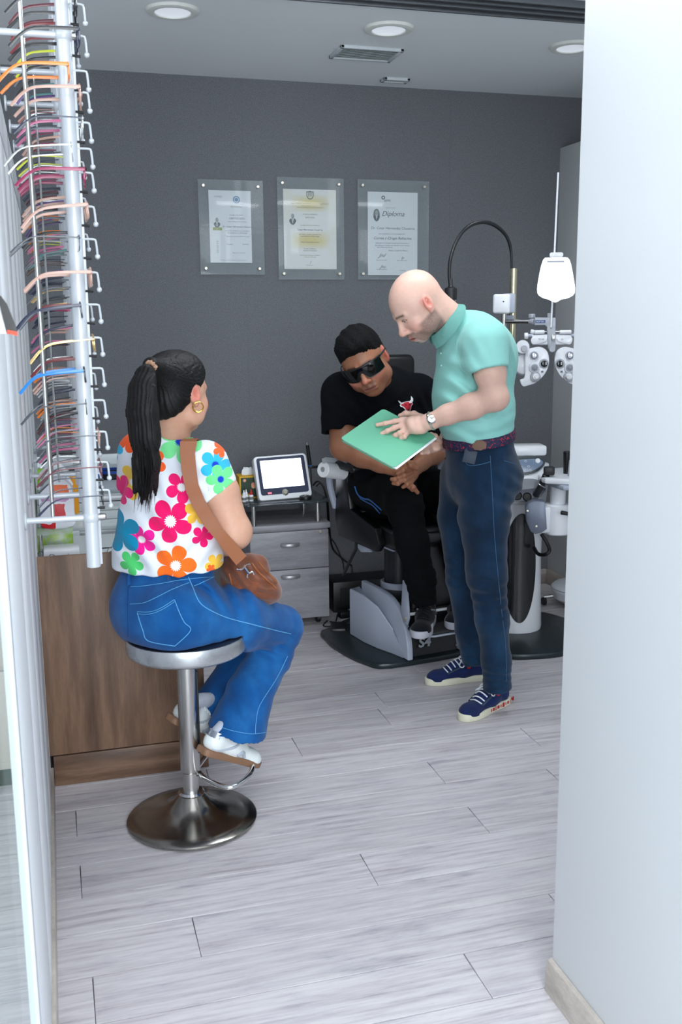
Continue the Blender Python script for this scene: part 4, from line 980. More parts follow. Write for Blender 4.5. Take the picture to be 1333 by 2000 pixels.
# ================================================================== eyeglasses
_gc = {}
FR = {'rect': [(w_, h_) for w_, h_ in rrect(.050, .034, .010, 3)], 'round': [(.0235 * math.cos(a * PI / 9), .021 * math.sin(a * PI / 9)) for a in range(18)],
      'cat': [(.026, .018), (.018, .0175), (.0, .016), (-.02, .015), (-.024, .005), (-.021, -.010), (-.010, -.017), (.008, -.017), (.019, -.010), (.024, .004)]}
def gmesh(kind, style, m, thick):
    """parts of a pair of glasses in its own frame: lenses face +x, temples run to -x"""
    key = (kind, style, m.name, thick)
    if key in _gc: return _gc[key]
    mb = MB(); r = .0022 if thick else .0011
    if kind in ('front', 'all'):
        for s in (-1, 1):
            mb.tube([(-.002 + .003 * 0, s * (.033 + a), b) for a, b in FR[style]], r, 6, closed=True, flat=1.0)
            mb.box((-.004, s * .0615, .010), (.009, .008, .006 if thick else .003), bev=.001)
        mb.tube([(0, -.0095, .004), (.002, 0, .008), (0, .0095, .004)], r * 1.1, 6, smooth=3)
    if kind == 'all':
        for s in (-1, 1): _temple(mb, s, thick)
    if kind == 'templeL': _temple(mb, -1, thick)
    if kind == 'templeR': _temple(mb, 1, thick)
    if kind in ('lensL', 'lensR'):
        s = -1 if kind == 'lensL' else 1
        mb.prism([(s * .033 + a, b) for a, b in FR[style]], .0012, (-.0018, 0, 0), rot=Matrix(((0, 0, 1), (1, 0, 0), (0, 1, 0))))
    o = mb.build('tmp', m, world=False); me = o.data; bpy.data.objects.remove(o); _gc[key] = me; return me
def _temple(mb, s, thick):
    pts = [V((-.004, s * .0655, .010)), V((-.045, s * .0670, .010)), V((-.095, s * .066, .008)), V((-.118, s * .064, -.001)), V((-.135, s * .062, -.015)), V((-.150, s * .060, -.030))]
    rr = [.0044, .0040, .0034, .0034, .0040, .0038] if thick else [.0021, .0018, .0017, .0020, .0030, .0030]
    mb.tube(pts, rr, 6, flat=.45, smooth=2)
GCOL = {'black': (22, 24, 28), 'navy blue': (28, 38, 66), 'orange': (240, 130, 30), 'rose gold': (196, 156, 140), 'silver': (196, 200, 200), 'magenta': (150, 30, 80), 'dark red': (120, 30, 36),
        'bright blue': (24, 130, 214), 'gold': (206, 176, 120), 'tortoise brown': (86, 58, 42), 'purple': (84, 44, 120), 'lime yellow': (206, 214, 40), 'dark grey': (70, 76, 84), 'teal': (70, 130, 130), 'burgundy': (96, 28, 44), 'pink': (206, 110, 150)}
METAL = ('silver', 'gold')
GM = {k: mat(k + ' spectacle frame', v, .3, .85 if k in METAL else 0.0, var=.05, coat=.3) for k, v in GCOL.items()}
MLENS = mat('demo lens', (220, 230, 235), .03, var=0, alpha=.12, coat=.5)
def glasses(loc, col, style, thick, label, parts=True, rz=0.0, tilt=0.0, col2=None, group='eyeglasses on the wall rack', rx=0.0):
    R = Euler((rx, tilt, rz))
    m = GM[col]; m2 = GM[col2 or col]
    if not parts:
        o = bpy.data.objects.new('eyeglasses', gmesh('all', style, m, thick)); COL.objects.link(o)
        o.location = loc; o.rotation_euler = R; o['label'] = label; o['category'] = 'eyeglasses'; o['group'] = group; return o
    e = T('eyeglasses', label, 'eyeglasses', loc, group); e.rotation_euler = R
    for nm, kd, mm in (('frame_front', 'front', m), ('temple', 'templeL', m2), ('temple', 'templeR', m2), ('lens', 'lensL', MLENS), ('lens', 'lensR', MLENS)):
        o = bpy.data.objects.new(nm, gmesh(kd, style, mm, thick)); COL.objects.link(o); o.parent = e
    return e
rnd = random.Random(11)
RY = [2.45, 2.80, 3.20, 3.56, 3.94]
NTH = ['nearest', 'second', 'third', 'fourth', 'farthest']
NEAR = [('black', 'round', 1, None), ('navy blue', 'rect', 1, 'black'), ('orange', 'rect', 1, None), ('rose gold', 'round', 1, None), ('silver', 'rect', 0, 'navy blue'), ('silver', 'round', 0, None), ('magenta', 'rect', 1, None),
        ('rose gold', 'rect', 1, None), ('navy blue', 'rect', 0, 'dark grey'), ('rose gold', 'round', 1, 'rose gold'), ('dark grey', 'rect', 1, 'navy blue'), ('gold', 'round', 0, 'gold'), ('black', 'rect', 1, 'bright blue'), ('black', 'rect', 0, 'dark grey'), ('rose gold', 'cat', 0, 'dark grey'), ('burgundy', 'rect', 0, 'burgundy'), ('black', 'rect', 0, 'navy blue')]
NEARY = [8, 70, 138, 180, 205 + 34, 290, 337, 403, 467, 532, 595, 660, 720, 783, 845, 905, 960]
MRACK = mat('white powder-coated steel tube', (198, 204, 210), .3, .15, var=.02, coat=.2)
tone = ['black', 'dark grey', 'navy blue', 'black', 'black', 'navy blue', 'dark grey', 'tortoise brown', 'purple', 'dark red', 'rose gold', 'gold', 'black', 'silver', 'burgundy', 'teal', 'orange', 'pink', 'lime yellow', 'navy blue', 'magenta', 'silver']
ORD = ['twenty-' + x for x in ('first', 'second', 'third', 'fourth', 'fifth', 'sixth', 'seventh')]
WORDS = ['top', 'second', 'third', 'fourth', 'fifth', 'sixth', 'seventh', 'eighth', 'ninth', 'tenth', 'eleventh', 'twelfth', 'thirteenth', 'fourteenth', 'fifteenth', 'sixteenth', 'seventeenth', 'eighteenth', 'nineteenth', 'twentieth'] + ORD
rk = T('eyeglass_rack', 'white wall rack of upright tubes with hooks holding rows of eyeglasses', 'display rack', (.07, 2.45, .967))
XT, XM = .071, -.018
for c, y in enumerate(RY):
    zb = .967 if c == 0 else 1.0
    tm_ = MB(); tm_.cyl((XT, y, zb), (XT, y, 2.55), .0165 if c == 0 else .013, seg=24, bev=.001)
    tm_.box((XT + .004, y, (zb + 2.55) / 2), (.035 if c == 0 else .028, .003, 2.54 - zb), bev=.001)
    tm_.build('upright_tube', MRACK, rk)
    MB().cyl((XM, y, 1.09), (XM, y, 2.26 if c else 2.7), .0048, seg=12).build('guide_rod', MCHROME, rk)
    if c: MB().cyl((XM + .02, y + .05, 1.12), (XM + .02, y + .05, 2.2), .0028, seg=8).build('guide_rod', MCHROME, rk)
    for za in (1.09, 2.18):
        a_ = MB(); a_.cyl((XW, y, za), (XT, y, za), .0075, seg=14)
        a_.cyl((XW, y, za), (XW + .006, y, za), .022, bev=.002); a_.ell((XT, y, za), (.020, .020, .020)); a_.build('wall_arm', MRACK, rk)
        if c == 0: MB().cyl((XT, y, za), (XT + .036, y, za), .011, .008, bev=.003).build('clamp_knob', MCHROME, rk)
    for dz in (0, .0):
        pass
    ys = NEARY if c == 0 else None
    zs = [P(150, q, y).z for q in NEARY] if c == 0 else [2.34 - .0455 * i - .011 * c for i in range(27)]
    for i, zz in enumerate(zs):
        if c == 0 or (c < 3 and i % 2 == 0):
            s = 1.0 if c == 0 else .9
            h = MB(); h.tube([(XT + .012, y, zz), (XT + .040 * s, y, zz), (XT + .046 * s, y, zz - .006), (XT + .048 * s, y, zz - .036)], .0026, 8, smooth=2)
            h.ell((XT + .048 * s, y, zz - .039), .0062, u=10, v=8); h.build('hook', MRACK, rk)
            MB().cyl((XT + .012, y, zz - .042), (XT + .034, y, zz - .043), .0034, seg=8).build('rubber_stop', MBLACK, rk)
        if c == 0: col, st_, th, c2 = NEAR[i]
        else:
            col = rnd.choice(tone); st_ = rnd.choice(['rect', 'round', 'cat']); th = rnd.random() < .55; c2 = rnd.choice([None, None, 'black', 'dark grey'])
            if rnd.random() < (.30 if zz > 2.0 else .06): continue
        lab = '%s eyeglasses on the %s upright of the wall rack, %s pair from the top' % (col, NTH[c], WORDS[i])
        dx = .028 if c else (.030 if i in (0, 1, 3, 4, 6, 7, 9, 11, 14, 15, 16) else .006)
        g = glasses((XT + dx, y, zz - .012), col, st_, th, lab, parts=c < 2, rz=rnd.uniform(-.05, .05), tilt=rnd.uniform(-.16, .10) if c else rnd.uniform(-.10, .04), col2=c2)
# pairs lying in the display well
for i, (px, py, col, lab) in enumerate(((205, 1074, 'dark grey', 'grey wire eyeglasses lying folded out in the display well, nearer the rack tube'), (224, 1072, 'black', 'black wire eyeglasses in the display well half hidden by the woman'),
                                        (134, 1076, 'silver', 'silver wire eyeglasses in the display well beside the white carton'), (93, 1078, 'dark grey', 'grey eyeglasses at the far left corner of the display well'))):
    p = put(P(px, py, 3.46), .7325 + .034)
    glasses(p, col, 'round' if i != 1 else 'cat', 0, lab, rz=-.9 + .5 * i, tilt=-.1, group='eyeglasses in the display well')
# brochure card at the very left edge
bc2 = T('display_card', 'black and white card with red lower edge at far left edge of the picture', 'card', P(10, 650, 1.75))
def q3(x, y): return P(x, y, 1.72)
m = MB(); R = frame((0, -1, 0)); c9 = q3(0, 620)
pts = [(-60, 652), (14, 652), (-4, 590), (-12, 576), (-60, 570)]
qq = loc2([q3(a, b) for a, b in pts], c9, R); m.prism(qq[::-1] if False else qq, .004, c9, R, bev=.001); m.build('card', MPAPER, bc2)
m = MB(); qq = loc2([q3(a, b) for a, b in ((14, 652), (34, 655), (33, 642), (14, 594), (2, 578), (-8, 576), (-2, 590))], c9, R); m.prism(qq, .006, c9, R); m.build('side_flap', MBLACK, bc2)
m = MB(); qq = loc2([q3(a, b) for a, b in ((13, 651), (35, 656), (34, 648), (15, 644))], c9, R); m.prism(qq, .003, c9 + V((0, -.0065, 0)), R); m.build('red_edge', mat('red orange edge', (226, 70, 40), .5), bc2)
MB().box(c9 + V((-.05, .03, -.03)), (.06, .06, .004)).build('bracket', MCHROME, bc2)

# ================================================================== bar stool
bs = T('bar_stool', 'round brushed steel swivel bar stool with trumpet base the woman sits on', 'stool', (.345, 2.955, 0))
BC = V((.345, 2.955, 0))
MST = mat('brushed stainless steel', (150, 146, 140), .2, 1.0, var=.06, scale=40)
MB().lathe([(0, .004), (.200, .004), (.2045, .007), (.2045, .011), (.200, .015), (.165, .022), (.125, .031), (.085, .046), (.058, .066), (.044, .084), (.038, .092), (.0, .092)], BC, 96).build('base', MST, bs)
MB().lathe([(.0, .088), (.040, .088), (.042, .094), (.036, .100), (0, .100)], BC, 40).build('base_collar', MPOLISH, bs)
MB().cyl(BC + V((0, 0, .098)), BC + V((0, 0, .22)), .0255, seg=36).build('lower_post', MCHROME, bs)
MB().lathe([(.0, .165), (.0295, .165), (.031, .170), (.031, .556), (.0, .556)], BC, 36).build('post_sleeve', MCHROME, bs)
MB().box(BC + V((.030, -.008, .36)), (.006, .016, .27), bev=.003).build('gas_lever_cover', MBLACK, bs)
MB().lathe([(0, .554), (.10, .556), (.172, .560), (.181, .566), (.184, .574), (.184, .606), (.181, .614), (.0, .614)], BC + V((.003, 0, 0)), 72).build('seat_rim', mat('brushed aluminium rim', (196, 200, 204), .28, .9, var=.05, scale=30), bs)
MB().lathe([(0, .619), (.12, .619), (.165, .618), (.177, .615), (.178, .612), (0, .61)], BC + V((.003, 0, 0)), 56).build('cushion', mat('dark blue black vinyl', (20, 26, 40), .4), bs)
fz = .155
FT = [BC + V((.028, -.004, fz)), PZ(400, 1520, fz), PZ(425, 1533, fz), PZ(447, 1538, fz), PZ(465, 1533, fz), PZ(482, 1520, fz), PZ(492, 1506, fz), PZ(492, 1492, fz), PZ(480, 1480, fz), PZ(455, 1472, fz), PZ(415, 1466, fz), BC + V((.02, .026, fz))]
MB().tube(FT, .0085, 12, smooth=5).build('footrest', MPOLISH, bs)
MB().tube([BC + V((.04, .02, .55)), BC + V((.10, .10, .54)), BC + V((.13, .13, .54))], .005, 8, smooth=3).build('height_lever', MPOLISH, bs)
# ================================================================== smooth solid modelling for bodies and cloth
def n3(v): return np.array([v[0], v[1], v[2]], dtype=np.float32)
def rc(a, b, ra, rb, n=None, fl=1.0, cuts=()):
    """tapered limb from a to b; n, fl: flattened along direction n; cuts: planes (point, outward normal)"""
    a, b = n3(a), n3(b); ab = b - a; L2 = float(ab @ ab) + 1e-9
    if n is not None: n = n3(n) / np.linalg.norm(n3(n))
    cs = [(n3(c), n3(q) / np.linalg.norm(n3(q))) for c, q in cuts]
    def f(p):
        pa = p - a; t = np.clip((pa @ ab) / L2, 0, 1)
        q = pa - t[..., None] * ab
        if n is not None:
            k = q @ n; q = q + ((1 / fl - 1) * k)[..., None] * n
            d = (np.sqrt((q * q).sum(-1)) - (ra + (rb - ra) * t)) * (fl if fl < 1 else 1)
        else: d = np.sqrt((q * q).sum(-1)) - (ra + (rb - ra) * t)
        for c, m in cs: d = np.maximum(d, (p - c) @ m)
        return d
    return f
def el(c, r, R=None, cuts=()):
    c = n3(c); r = np.array(r if isinstance(r, (tuple, list)) else (r, r, r), dtype=np.float32)
    M_ = np.array(R, dtype=np.float32) if R is not None else np.eye(3, dtype=np.float32)
    cs = [(n3(q), n3(m) / np.linalg.norm(n3(m))) for q, m in cuts]
    def f(p):
        q = (p - c) @ M_
        k0 = np.sqrt(((q / r) ** 2).sum(-1)); k1 = np.sqrt(((q / (r * r)) ** 2).sum(-1)) + 1e-9
        d = k0 * (k0 - 1) / k1
        for cc, m in cs: d = np.maximum(d, (p - cc) @ m)
        return d
    return f
def halfspace(c, n):
    c = n3(c); n = n3(n) / np.linalg.norm(n3(n))
    return lambda p: (p - c) @ n
def smin(a, b, k):
    if k <= 0: return np.minimum(a, b)
    h = np.maximum(k - np.abs(a - b), 0) / k
    return np.minimum(a, b) - h * h * k * .25
class Body:
    def __init__(s): s.ops = []; s.disp = None
    def u(s, f, k=.02): s.ops.append(('u', f, k)); return s
    def sub(s, f, k=.01): s.ops.append(('s', f, k)); return s
    def cut(s, f, k=0.0): s.ops.append(('i', f, k)); return s
    def limb(s, pts, rs, k=.02, **kw):
        for i in range(len(pts) - 1): s.u(rc(pts[i], pts[i + 1], rs[i], rs[i + 1], **kw), k)
        return s
    def ev(s, p):
        D = np.full(p.shape[:-1], 9.0, np.float32)
        for m, f, k in s.ops:
            d = f(p)
            if m == 'u': D = smin(D, d, k)
            elif m == 's': D = -smin(-D, d, k)
            else: D = -smin(-D, -d, k)
        return D
    def mesh(s, lo, hi, h):
        B = 8; H = B * h; lo = np.array(lo, np.float32); hi = np.array(hi, np.float32)
        nb = np.ceil((hi - lo) / H).astype(int)
        I = np.stack(np.meshgrid(*[np.arange(k) for k in nb], indexing='ij'), -1).reshape(-1, 3)
        C_ = lo + (I + .5) * H
        ds = [f(C_) for _, f, _ in s.ops]
        D = np.full(len(C_), 9.0, np.float32)
        for (m, f, k), d in zip(s.ops, ds):
            if m == 'u': D = smin(D, d, k)
            elif m == 's': D = -smin(-D, d, k)
            else: D = -smin(-D, -d, k)
        keep = np.abs(D) < H * 1.05
        I, C_, D = I[keep], C_[keep], D[keep]; ds = [d[keep] for d in ds]
        g = np.arange(B + 1, dtype=np.float32) * h
        G = np.stack(np.meshgrid(g, g, g, indexing='ij'), -1)
        Pn = (lo + I * H)[:, None, None, None, :].astype(np.float32) + G
        F = np.full(Pn.shape[:-1], 9.0, np.float32); R2 = .87 * H
        ud = np.full(len(I), 9.0, np.float32)
        for (m, f, k), d in zip(s.ops, ds):
            if m == 'u': ud = np.minimum(ud, d)
        for (m, f, k), d in zip(s.ops, ds):
            if m == 'u': q = d < ud + 2 * R2 * 1.3 + k
            elif m == 's': q = d < R2 * 1.3 + k
            else: q = d > -R2 * 1.3 - k
            if not q.any(): continue
            v = f(Pn[q])
            if m == 'u': F[q] = smin(F[q], v, k)
            elif m == 's': F[q] = -smin(-F[q], v, k)
            else: F[q] = -smin(-F[q], -v, k)
        if s.disp is not None: F = F + s.disp(Pn)
        ins = F < 0
        act = np.zeros((len(I), B, B, B), np.int8)
        for a in (0, 1):
            for b in (0, 1):
                for c in (0, 1): act += ins[:, a:a + B, b:b + B, c:c + B]
        bi, ci, cj, ck = np.nonzero((act > 0) & (act < 8))
        sh = (nb * B + 2).astype(np.int64)
        gx = I[bi, 0] * B + ci; gy = I[bi, 1] * B + cj; gz_ = I[bi, 2] * B + ck
        cid = (gx.astype(np.int64) * sh[1] + gy) * sh[2] + gz_
        acc = np.zeros((len(bi), 3), np.float32); cnt = np.zeros(len(bi), np.float32)
        cv = {}
        for a in (0, 1):
            for b in (0, 1):
                for c in (0, 1): cv[a, b, c] = F[bi, ci + a, cj + b, ck + c]
        for ax in range(3):
            for p in (0, 1):
                for q in (0, 1):
                    A = [p, q]; A.insert(ax, 0); Bq = [p, q]; Bq.insert(ax, 1)
                    fa, fb = cv[tuple(A)], cv[tuple(Bq)]
                    m = (fa < 0) != (fb < 0); t = np.where(m, fa / np.where(m, fa - fb, 1), 0)
                    pos = np.array(A, np.float32)[None] + np.eye(3, dtype=np.float32)[ax][None] * t[:, None]
                    acc[m] += pos[m]; cnt[m] += 1
        vp = lo + (np.stack([gx, gy, gz_], -1) + acc / cnt[:, None]) * h
        o = np.argsort(cid, kind='stable'); cs = cid[o]; vs = vp[o]
        cs, first = np.unique(cs, return_index=True); vs = vs[first]
        st = np.array([sh[1] * sh[2], sh[2], 1], np.int64); quads = []
        for ax in range(3):
            s0 = ins[:, :B, :B, :B]
            sl = [slice(0, B)] * 3; sl[ax] = slice(1, B + 1)
            s1 = ins[(slice(None),) + tuple(sl)]
            bi, i, j, k = np.nonzero(s0 != s1)
            base = ((I[bi, 0] * B + i).astype(np.int64) * sh[1] + I[bi, 1] * B + j) * sh[2] + I[bi, 2] * B + k
            u, v = [(1, 2), (2, 0), (0, 1)][ax]
            ids = np.stack([base, base - st[u], base - st[u] - st[v], base - st[v]], -1)
            ix = np.searchsorted(cs, ids); ix = np.clip(ix, 0, len(cs) - 1)
            ok = (cs[ix] == ids).all(-1); ix = ix[ok]; fl = s0[bi, i, j, k][ok]
            ix[~fl] = ix[~fl][:, ::-1]; quads.append(ix)
        return vs.astype(np.float32), np.concatenate(quads).astype(np.int32)
def relax(v, q, n=1, lam=.5):
    for _ in range(n):
        acc = np.zeros_like(v); c = np.zeros(len(v), np.float32)
        for a, b in ((0, 1), (1, 2), (2, 3), (3, 0)):
            np.add.at(acc, q[:, a], v[q[:, b]]); np.add.at(acc, q[:, b], v[q[:, a]])
            np.add.at(c, q[:, a], 1); np.add.at(c, q[:, b], 1)
        v = v * (1 - lam) + lam * acc / np.maximum(c, 1)[:, None]
    return v
def npmesh(name, v, q, m, parent=None, col=None, **tags):
    off = np.array(WORLD.get(parent.name, (0, 0, 0)), np.float32) if parent is not None else np.zeros(3, np.float32)
    me = bpy.data.meshes.new(name)
    me.vertices.add(len(v)); me.vertices.foreach_set('co', (v - off).astype(np.float32).ravel())
    me.loops.add(len(q) * 4); me.loops.foreach_set('vertex_index', q.ravel())
    me.polygons.add(len(q)); me.polygons.foreach_set('loop_start', np.arange(0, len(q) * 4, 4, dtype=np.int32))
    me.update(); me.validate()
    me.polygons.foreach_set('use_smooth', np.ones(len(me.polygons), bool))
    if col is not None:
        at = me.color_attributes.new('Col', 'FLOAT_COLOR', 'POINT')
        c = np.ones((len(v), 4), np.float32); c[:, :3] = col; at.data.foreach_set('color', c.ravel())
    me.materials.append(m)
    o = bpy.data.objects.new(name, me); COL.objects.link(o)
    if parent is not None: o.parent = parent
    for k, x in tags.items(): o[k] = x
    return o
def bounds(pts, pad):
    a = np.array([[p[0], p[1], p[2]] for p in pts]); return a.min(0) - pad, a.max(0) + pad
def folds(lst):
    L_ = [(n3(c), n3(d) / np.linalg.norm(n3(d)), w, a, r) for c, d, w, a, r in lst]
    def f(p):
        out = np.zeros(p.shape[:-1], np.float32)
        for c, d, w, a, r in L_:
            q = p - c; e = np.exp(-(q * q).sum(-1) / (r * r)); x = q @ d
            y = q[..., 0] * 9 + q[..., 2] * 7
            out += a * e * np.sin(2 * PI * x / w + .9 * np.sin(y))
        return out
    return f
class Fr:
    """a frame: x to the figure's right, y forward, z up"""
    def __init__(s, o, fwd, up, sc=1.0):
        s.o = V(o); y = V(fwd).normalized(); z_ = V(up); z_ = (z_ - y * z_.dot(y)).normalized(); x = y.cross(z_)
        s.x, s.y, s.z, s.s = x, y, z_, sc; s.M = Matrix((x, y, z_)).transposed()
    def p(s, x, y, z_): return s.o + (s.x * x + s.y * y + s.z * z_) * s.s
    def loc(s, w): return ((w - n3(s.o)) @ np.array(s.M, dtype=np.float32)) / s.s
    def rot(s, ax, deg): return s.M @ Matrix.Rotation(math.radians(deg), 3, ax)
def ss(x, a, b):
    t = np.clip((x - a) / (b - a), 0, 1); return t * t * (3 - 2 * t)
def head(B, f, female=False, fat=0.0, open_mouth=False):
    s = f.s; E_ = lambda c, r, k=.02, R=None: B.u(el(f.p(*c), tuple(q * s for q in r), R if R is not None else f.M), k * s)
    E_((0, -.014, .030), (.0745, .094, .086), .01)
    E_((0, .022, -.004), (.066 + fat, .068, .088), .03)
    E_((0, .030, -.058), (.056 + fat * 1.6, .054, .056), .03)
    E_((0, .066, -.098), (.024, .020, .018) if not female else (.019, .018, .016), .03)
    for q in (-1, 1):
        E_((q * .040, .058, -.036), (.024 + fat, .022, .024), .025)                 # cheeks
        E_((q * .054, .020, -.072), (.014 + fat, .030, .022), .03)                  # jaw corners
        B.u(rc(f.p(q * .012, .087, .018), f.p(q * .046, .070, .017), .0075 * s, .0065 * s), .014 * s)   # brows
    for q in (-1, 1): B.sub(el(f.p(q * .031, .098, -.002), (.017 * s, .014 * s, .010 * s), f.M), .014 * s)
    for q in (-1, 1):
        E_((q * .0305, .0725, -.001), (.0135, .0130, .0115), .003)
        B.u(rc(f.p(q * .018, .083, .0055), f.p(q * .043, .0765, .0045), .0032 * s, .0030 * s), .004 * s)   # lids
        B.u(rc(f.p(q * .018, .0815, -.0085), f.p(q * .042, .0750, -.0080), .0026 * s, .0024 * s), .006 * s)
    B.u(rc(f.p(0, .088, .004), f.p(0, .108, -.034), .0075 * s, .0105 * s), .012 * s)
    E_((0, .107, -.038), (.0115, .0110, .0095), .008)
    for q in (-1, 1):
        E_((q * .0125, .0965, -.042), (.0080, .0105, .0075), .007)
        B.sub(el(f.p(q * .0065, .104, -.0485), (.0035 * s, .005 * s, .003 * s), f.M), .002 * s)
    E_((0, .081, -.068), (.030, .016, .020), .02)                                   # muzzle
    B.u(rc(f.p(-.020, .0895, -.0685), f.p(.020, .0895, -.0685), .0045 * s, .0045 * s), .006 * s)
    B.u(rc(f.p(0, .0965, -.0665), f.p(0, .0965, -.0665), .0055 * s, .0055 * s), .012 * s)
    B.u(rc(f.p(-.016, .0895, -.0785 - (.006 if open_mouth else 0)), f.p(.016, .0895, -.0785 - (.006 if open_mouth else 0)), .0055 * s, .0055 * s), .006 * s)
    B.sub(rc(f.p(-.022, .0955, -.0735 - (.002 if open_mouth else 0)), f.p(.022, .0955, -.0735 - (.002 if open_mouth else 0)), (.0026 if open_mouth else .0012) * s, (.0026 if open_mouth else .0012) * s, f.y, 2.2), .003 * s)
    for q in (-1, 1):                                                               # ears
        Re = f.M @ Matrix.Rotation(q * math.radians(-24), 3, 'Z') @ Matrix.Rotation(math.radians(14), 3, 'X')
        B.u(el(f.p(q * (.0755 + fat * .6), -.010, -.006), (.0085 * s, .0185 * s, .0315 * s), Re), .005 * s)
        B.u(el(f.p(q * (.0740 + fat * .6), -.002, -.032), (.0060 * s, .0085 * s, .0110 * s), Re), .006 * s)
        B.sub(el(f.p(q * (.0850 + fat * .6), -.011, .000), (.0085 * s, .0115 * s, .0205 * s), Re), .002 * s)
        B.u(rc(f.p(q * (.0780 + fat * .6), .002, -.010), f.p(q * (.0780 + fat * .6), -.012, .006), .0030 * s, .0024 * s), .003 * s)
def finger(B, pts, r0, r1, k=.004):
    n = len(pts)
    for i in range(n - 1):
        a, b = r0 + (r1 - r0) * i / (n - 1), r0 + (r1 - r0) * (i + 1) / (n - 1)
        B.u(rc(pts[i], pts[i + 1], a, b), k)
        if i: B.u(el(pts[i], a * 1.07), k)
def skin_mat(name, rough=.48):
    t = NT(name); a = t.node('ShaderNodeAttribute', attribute_name='Col')
    n = t.noise(70, 4); n2 = t.noise(420, 2)
    m = t.node('ShaderNodeMix', data_type='RGBA', blend_type='MULTIPLY'); m.inputs[0].default_value = .5
    t.link(a.outputs['Color'], m.inputs[6]); t.link(t.ramp(n, [(.3, (.90, .84, .82, 1)), (.7, (1, 1, 1, 1))]), m.inputs[7])
    t.set(Base_Color=m.outputs[2], Roughness=rough, Subsurface_Weight=.12, Subsurface_Scale=.012)
    t.b.inputs['Specular IOR Level'].default_value = .4
    t.bump(n2, .18, .0006); return t.m
def cloth_mat(name, rgb, rgb2=None, rough=.85, scale=900, bump=.25, sheen=.1, streak=None, nscale=8):
    t = NT(name); n = t.noise(nscale, 4, stretch=streak); w_ = t.noise(scale, 2)
    rgb2 = rgb2 or tuple(int(c * .86) for c in rgb)
    t.set(Base_Color=t.mix(t.ramp(n, [(.3, (0, 0, 0, 1)), (.7, (1, 1, 1, 1))]), srgb(*rgb2), srgb(*rgb)), Roughness=rough, Sheen_Weight=sheen)
    t.b.inputs['Specular IOR Level'].default_value = .25 if sum(rgb) > 120 else .12
    t.bump(w_, bump, .0008); return t.m
from mathutils.bvhtree import BVHTree
def bvh(*objs):
    vs, fs = [], []
    for o in objs:
        mw = V(WORLD.get(o.parent.name, (0, 0, 0))) if o.parent else V((0, 0, 0))
        me = o.data; k = len(vs)
        vs += [v.co + mw for v in me.vertices]; fs += [[i + k for i in p.vertices] for p in me.polygons]
    return BVHTree.FromPolygons(vs, fs)
def hit(b, px, py, off=.0015):
    d = V(ray(px, py)).normalized(); l, n, i, t = b.ray_cast(V(EYE), d)
    if l is None: return None
    return l + n * off if n.dot(d) < 0 else l - n * off
def stitch(b, pts, r, name, m, parent, n=6, off=.0008, dash=False):
    q = catmull([V((x, y, 0)) for x, y in pts], n); h_ = [hit(b, p.x, p.y, off) for p in q]; h_ = [p for p in h_ if p is not None]
    h_ = [p for i, p in enumerate(h_) if i == 0 or (p - h_[i - 1]).length < .05]
    if len(h_) < 3: return None
    return MB().tube(h_, r, 5).build(name, m, parent)
def decal(b, poly, m, name, parent, off=.0012, step=None):
    """a thin patch laid on a surface: the polygon is cut into a fine mesh that follows the cloth below it"""
    t = bmesh.new(); vs = [t.verts.new((x, y, 0)) for x, y in poly]; t.faces.new(vs)
    bmesh.ops.triangulate(t, faces=t.faces)
    for _ in range(3 if step is None else step): bmesh.ops.subdivide_edges(t, edges=list(t.edges), cuts=1, use_grid_fill=True)
    bad = []
    for v in t.verts:
        h_ = hit(b, v.co.x, v.co.y, off)
        if h_ is None: bad.append(v)
        else: v.co = h_
    bmesh.ops.delete(t, geom=bad, context='VERTS')
    mb = MB(); mb._add(t); return mb.build(name, m, parent)
def shoe(name, parent, heel, toe, up, parts, L=.285, W=1.0, sole=.026):
    """parts: materials upper, sole, trim, lace; the shoe's frame runs from heel to toe"""
    f = Fr(heel, V(toe) - V(heel), up); s = L / .285
    B = Body(); f.s = s
    B.u(rc(f.p(0, .045, .050), f.p(0, .12, .052), .034 * s, .036 * s), .01)
    B.u(rc(f.p(0, .12, .048), f.p(.002, .225, .026), .038 * s, .034 * s, f.z, .82), .03)
    B.u(el(f.p(.002, .232, .026), (.041 * s * W, .048 * s, .030 * s), f.M), .02)
    B.u(rc(f.p(0, .040, .050), f.p(0, .048, .084), .034 * s, .035 * s), .02)
    B.u(rc(f.p(0, .105, .080), f.p(0, .165, .064), .020 * s, .022 * s), .02)
    B.sub(rc(f.p(0, .046, .075), f.p(0, .052, .13), .027 * s, .034 * s, f.y, 1.25), .004)
    B.cut(halfspace(f.p(0, 0, sole * .6 / s), -f.z))
    lo, hi = bounds([f.p(0, -.03, 0), f.p(0, .31, 0), f.p(0, 0, .12), f.p(0, .3, .12)], .07)
    v, q = B.mesh(lo, hi, .0035)
    up_o = npmesh(name, v, q, parts[0], parent)
    ol = [(.030, .004), (.037, .06), (.036, .12), (.044, .19), (.045, .235), (.030, .275), (.004, .288), (-.022, .276), (-.040, .235), (-.042, .19), (-.035, .12), (-.036, .06), (-.030, .004), (0, -.001)]
    q2 = [(p.x, p.y) for p in catmull([V((a * s * W, b * s, 0)) for a, b in ol], 4, True)]
    so = MB().prism(q2, sole, f.o, f.M, bev=.004).build('sole', parts[1], up_o, world=False)
    d = V(WORLD.get(parent.name, (0, 0, 0)))
    so.data.transform(Matrix.Translation(-d))
    WORLD[up_o.name] = d
    return f, up_o, B
# ================================================================== the standing doctor
D_ = T('person', 'bald bearded man in mint polo shirt and blue jeans, standing and holding green folder', 'person', (1.60, 3.6, 0))
MSKIN = skin_mat('skin')
SK = {'d': (216, 178, 162), 'm': (146, 98, 72), 'w': (206, 160, 136)}
def lin(rgb): return np.array(srgb(*rgb)[:3], np.float32)
fd = V((-1, .06, 0))
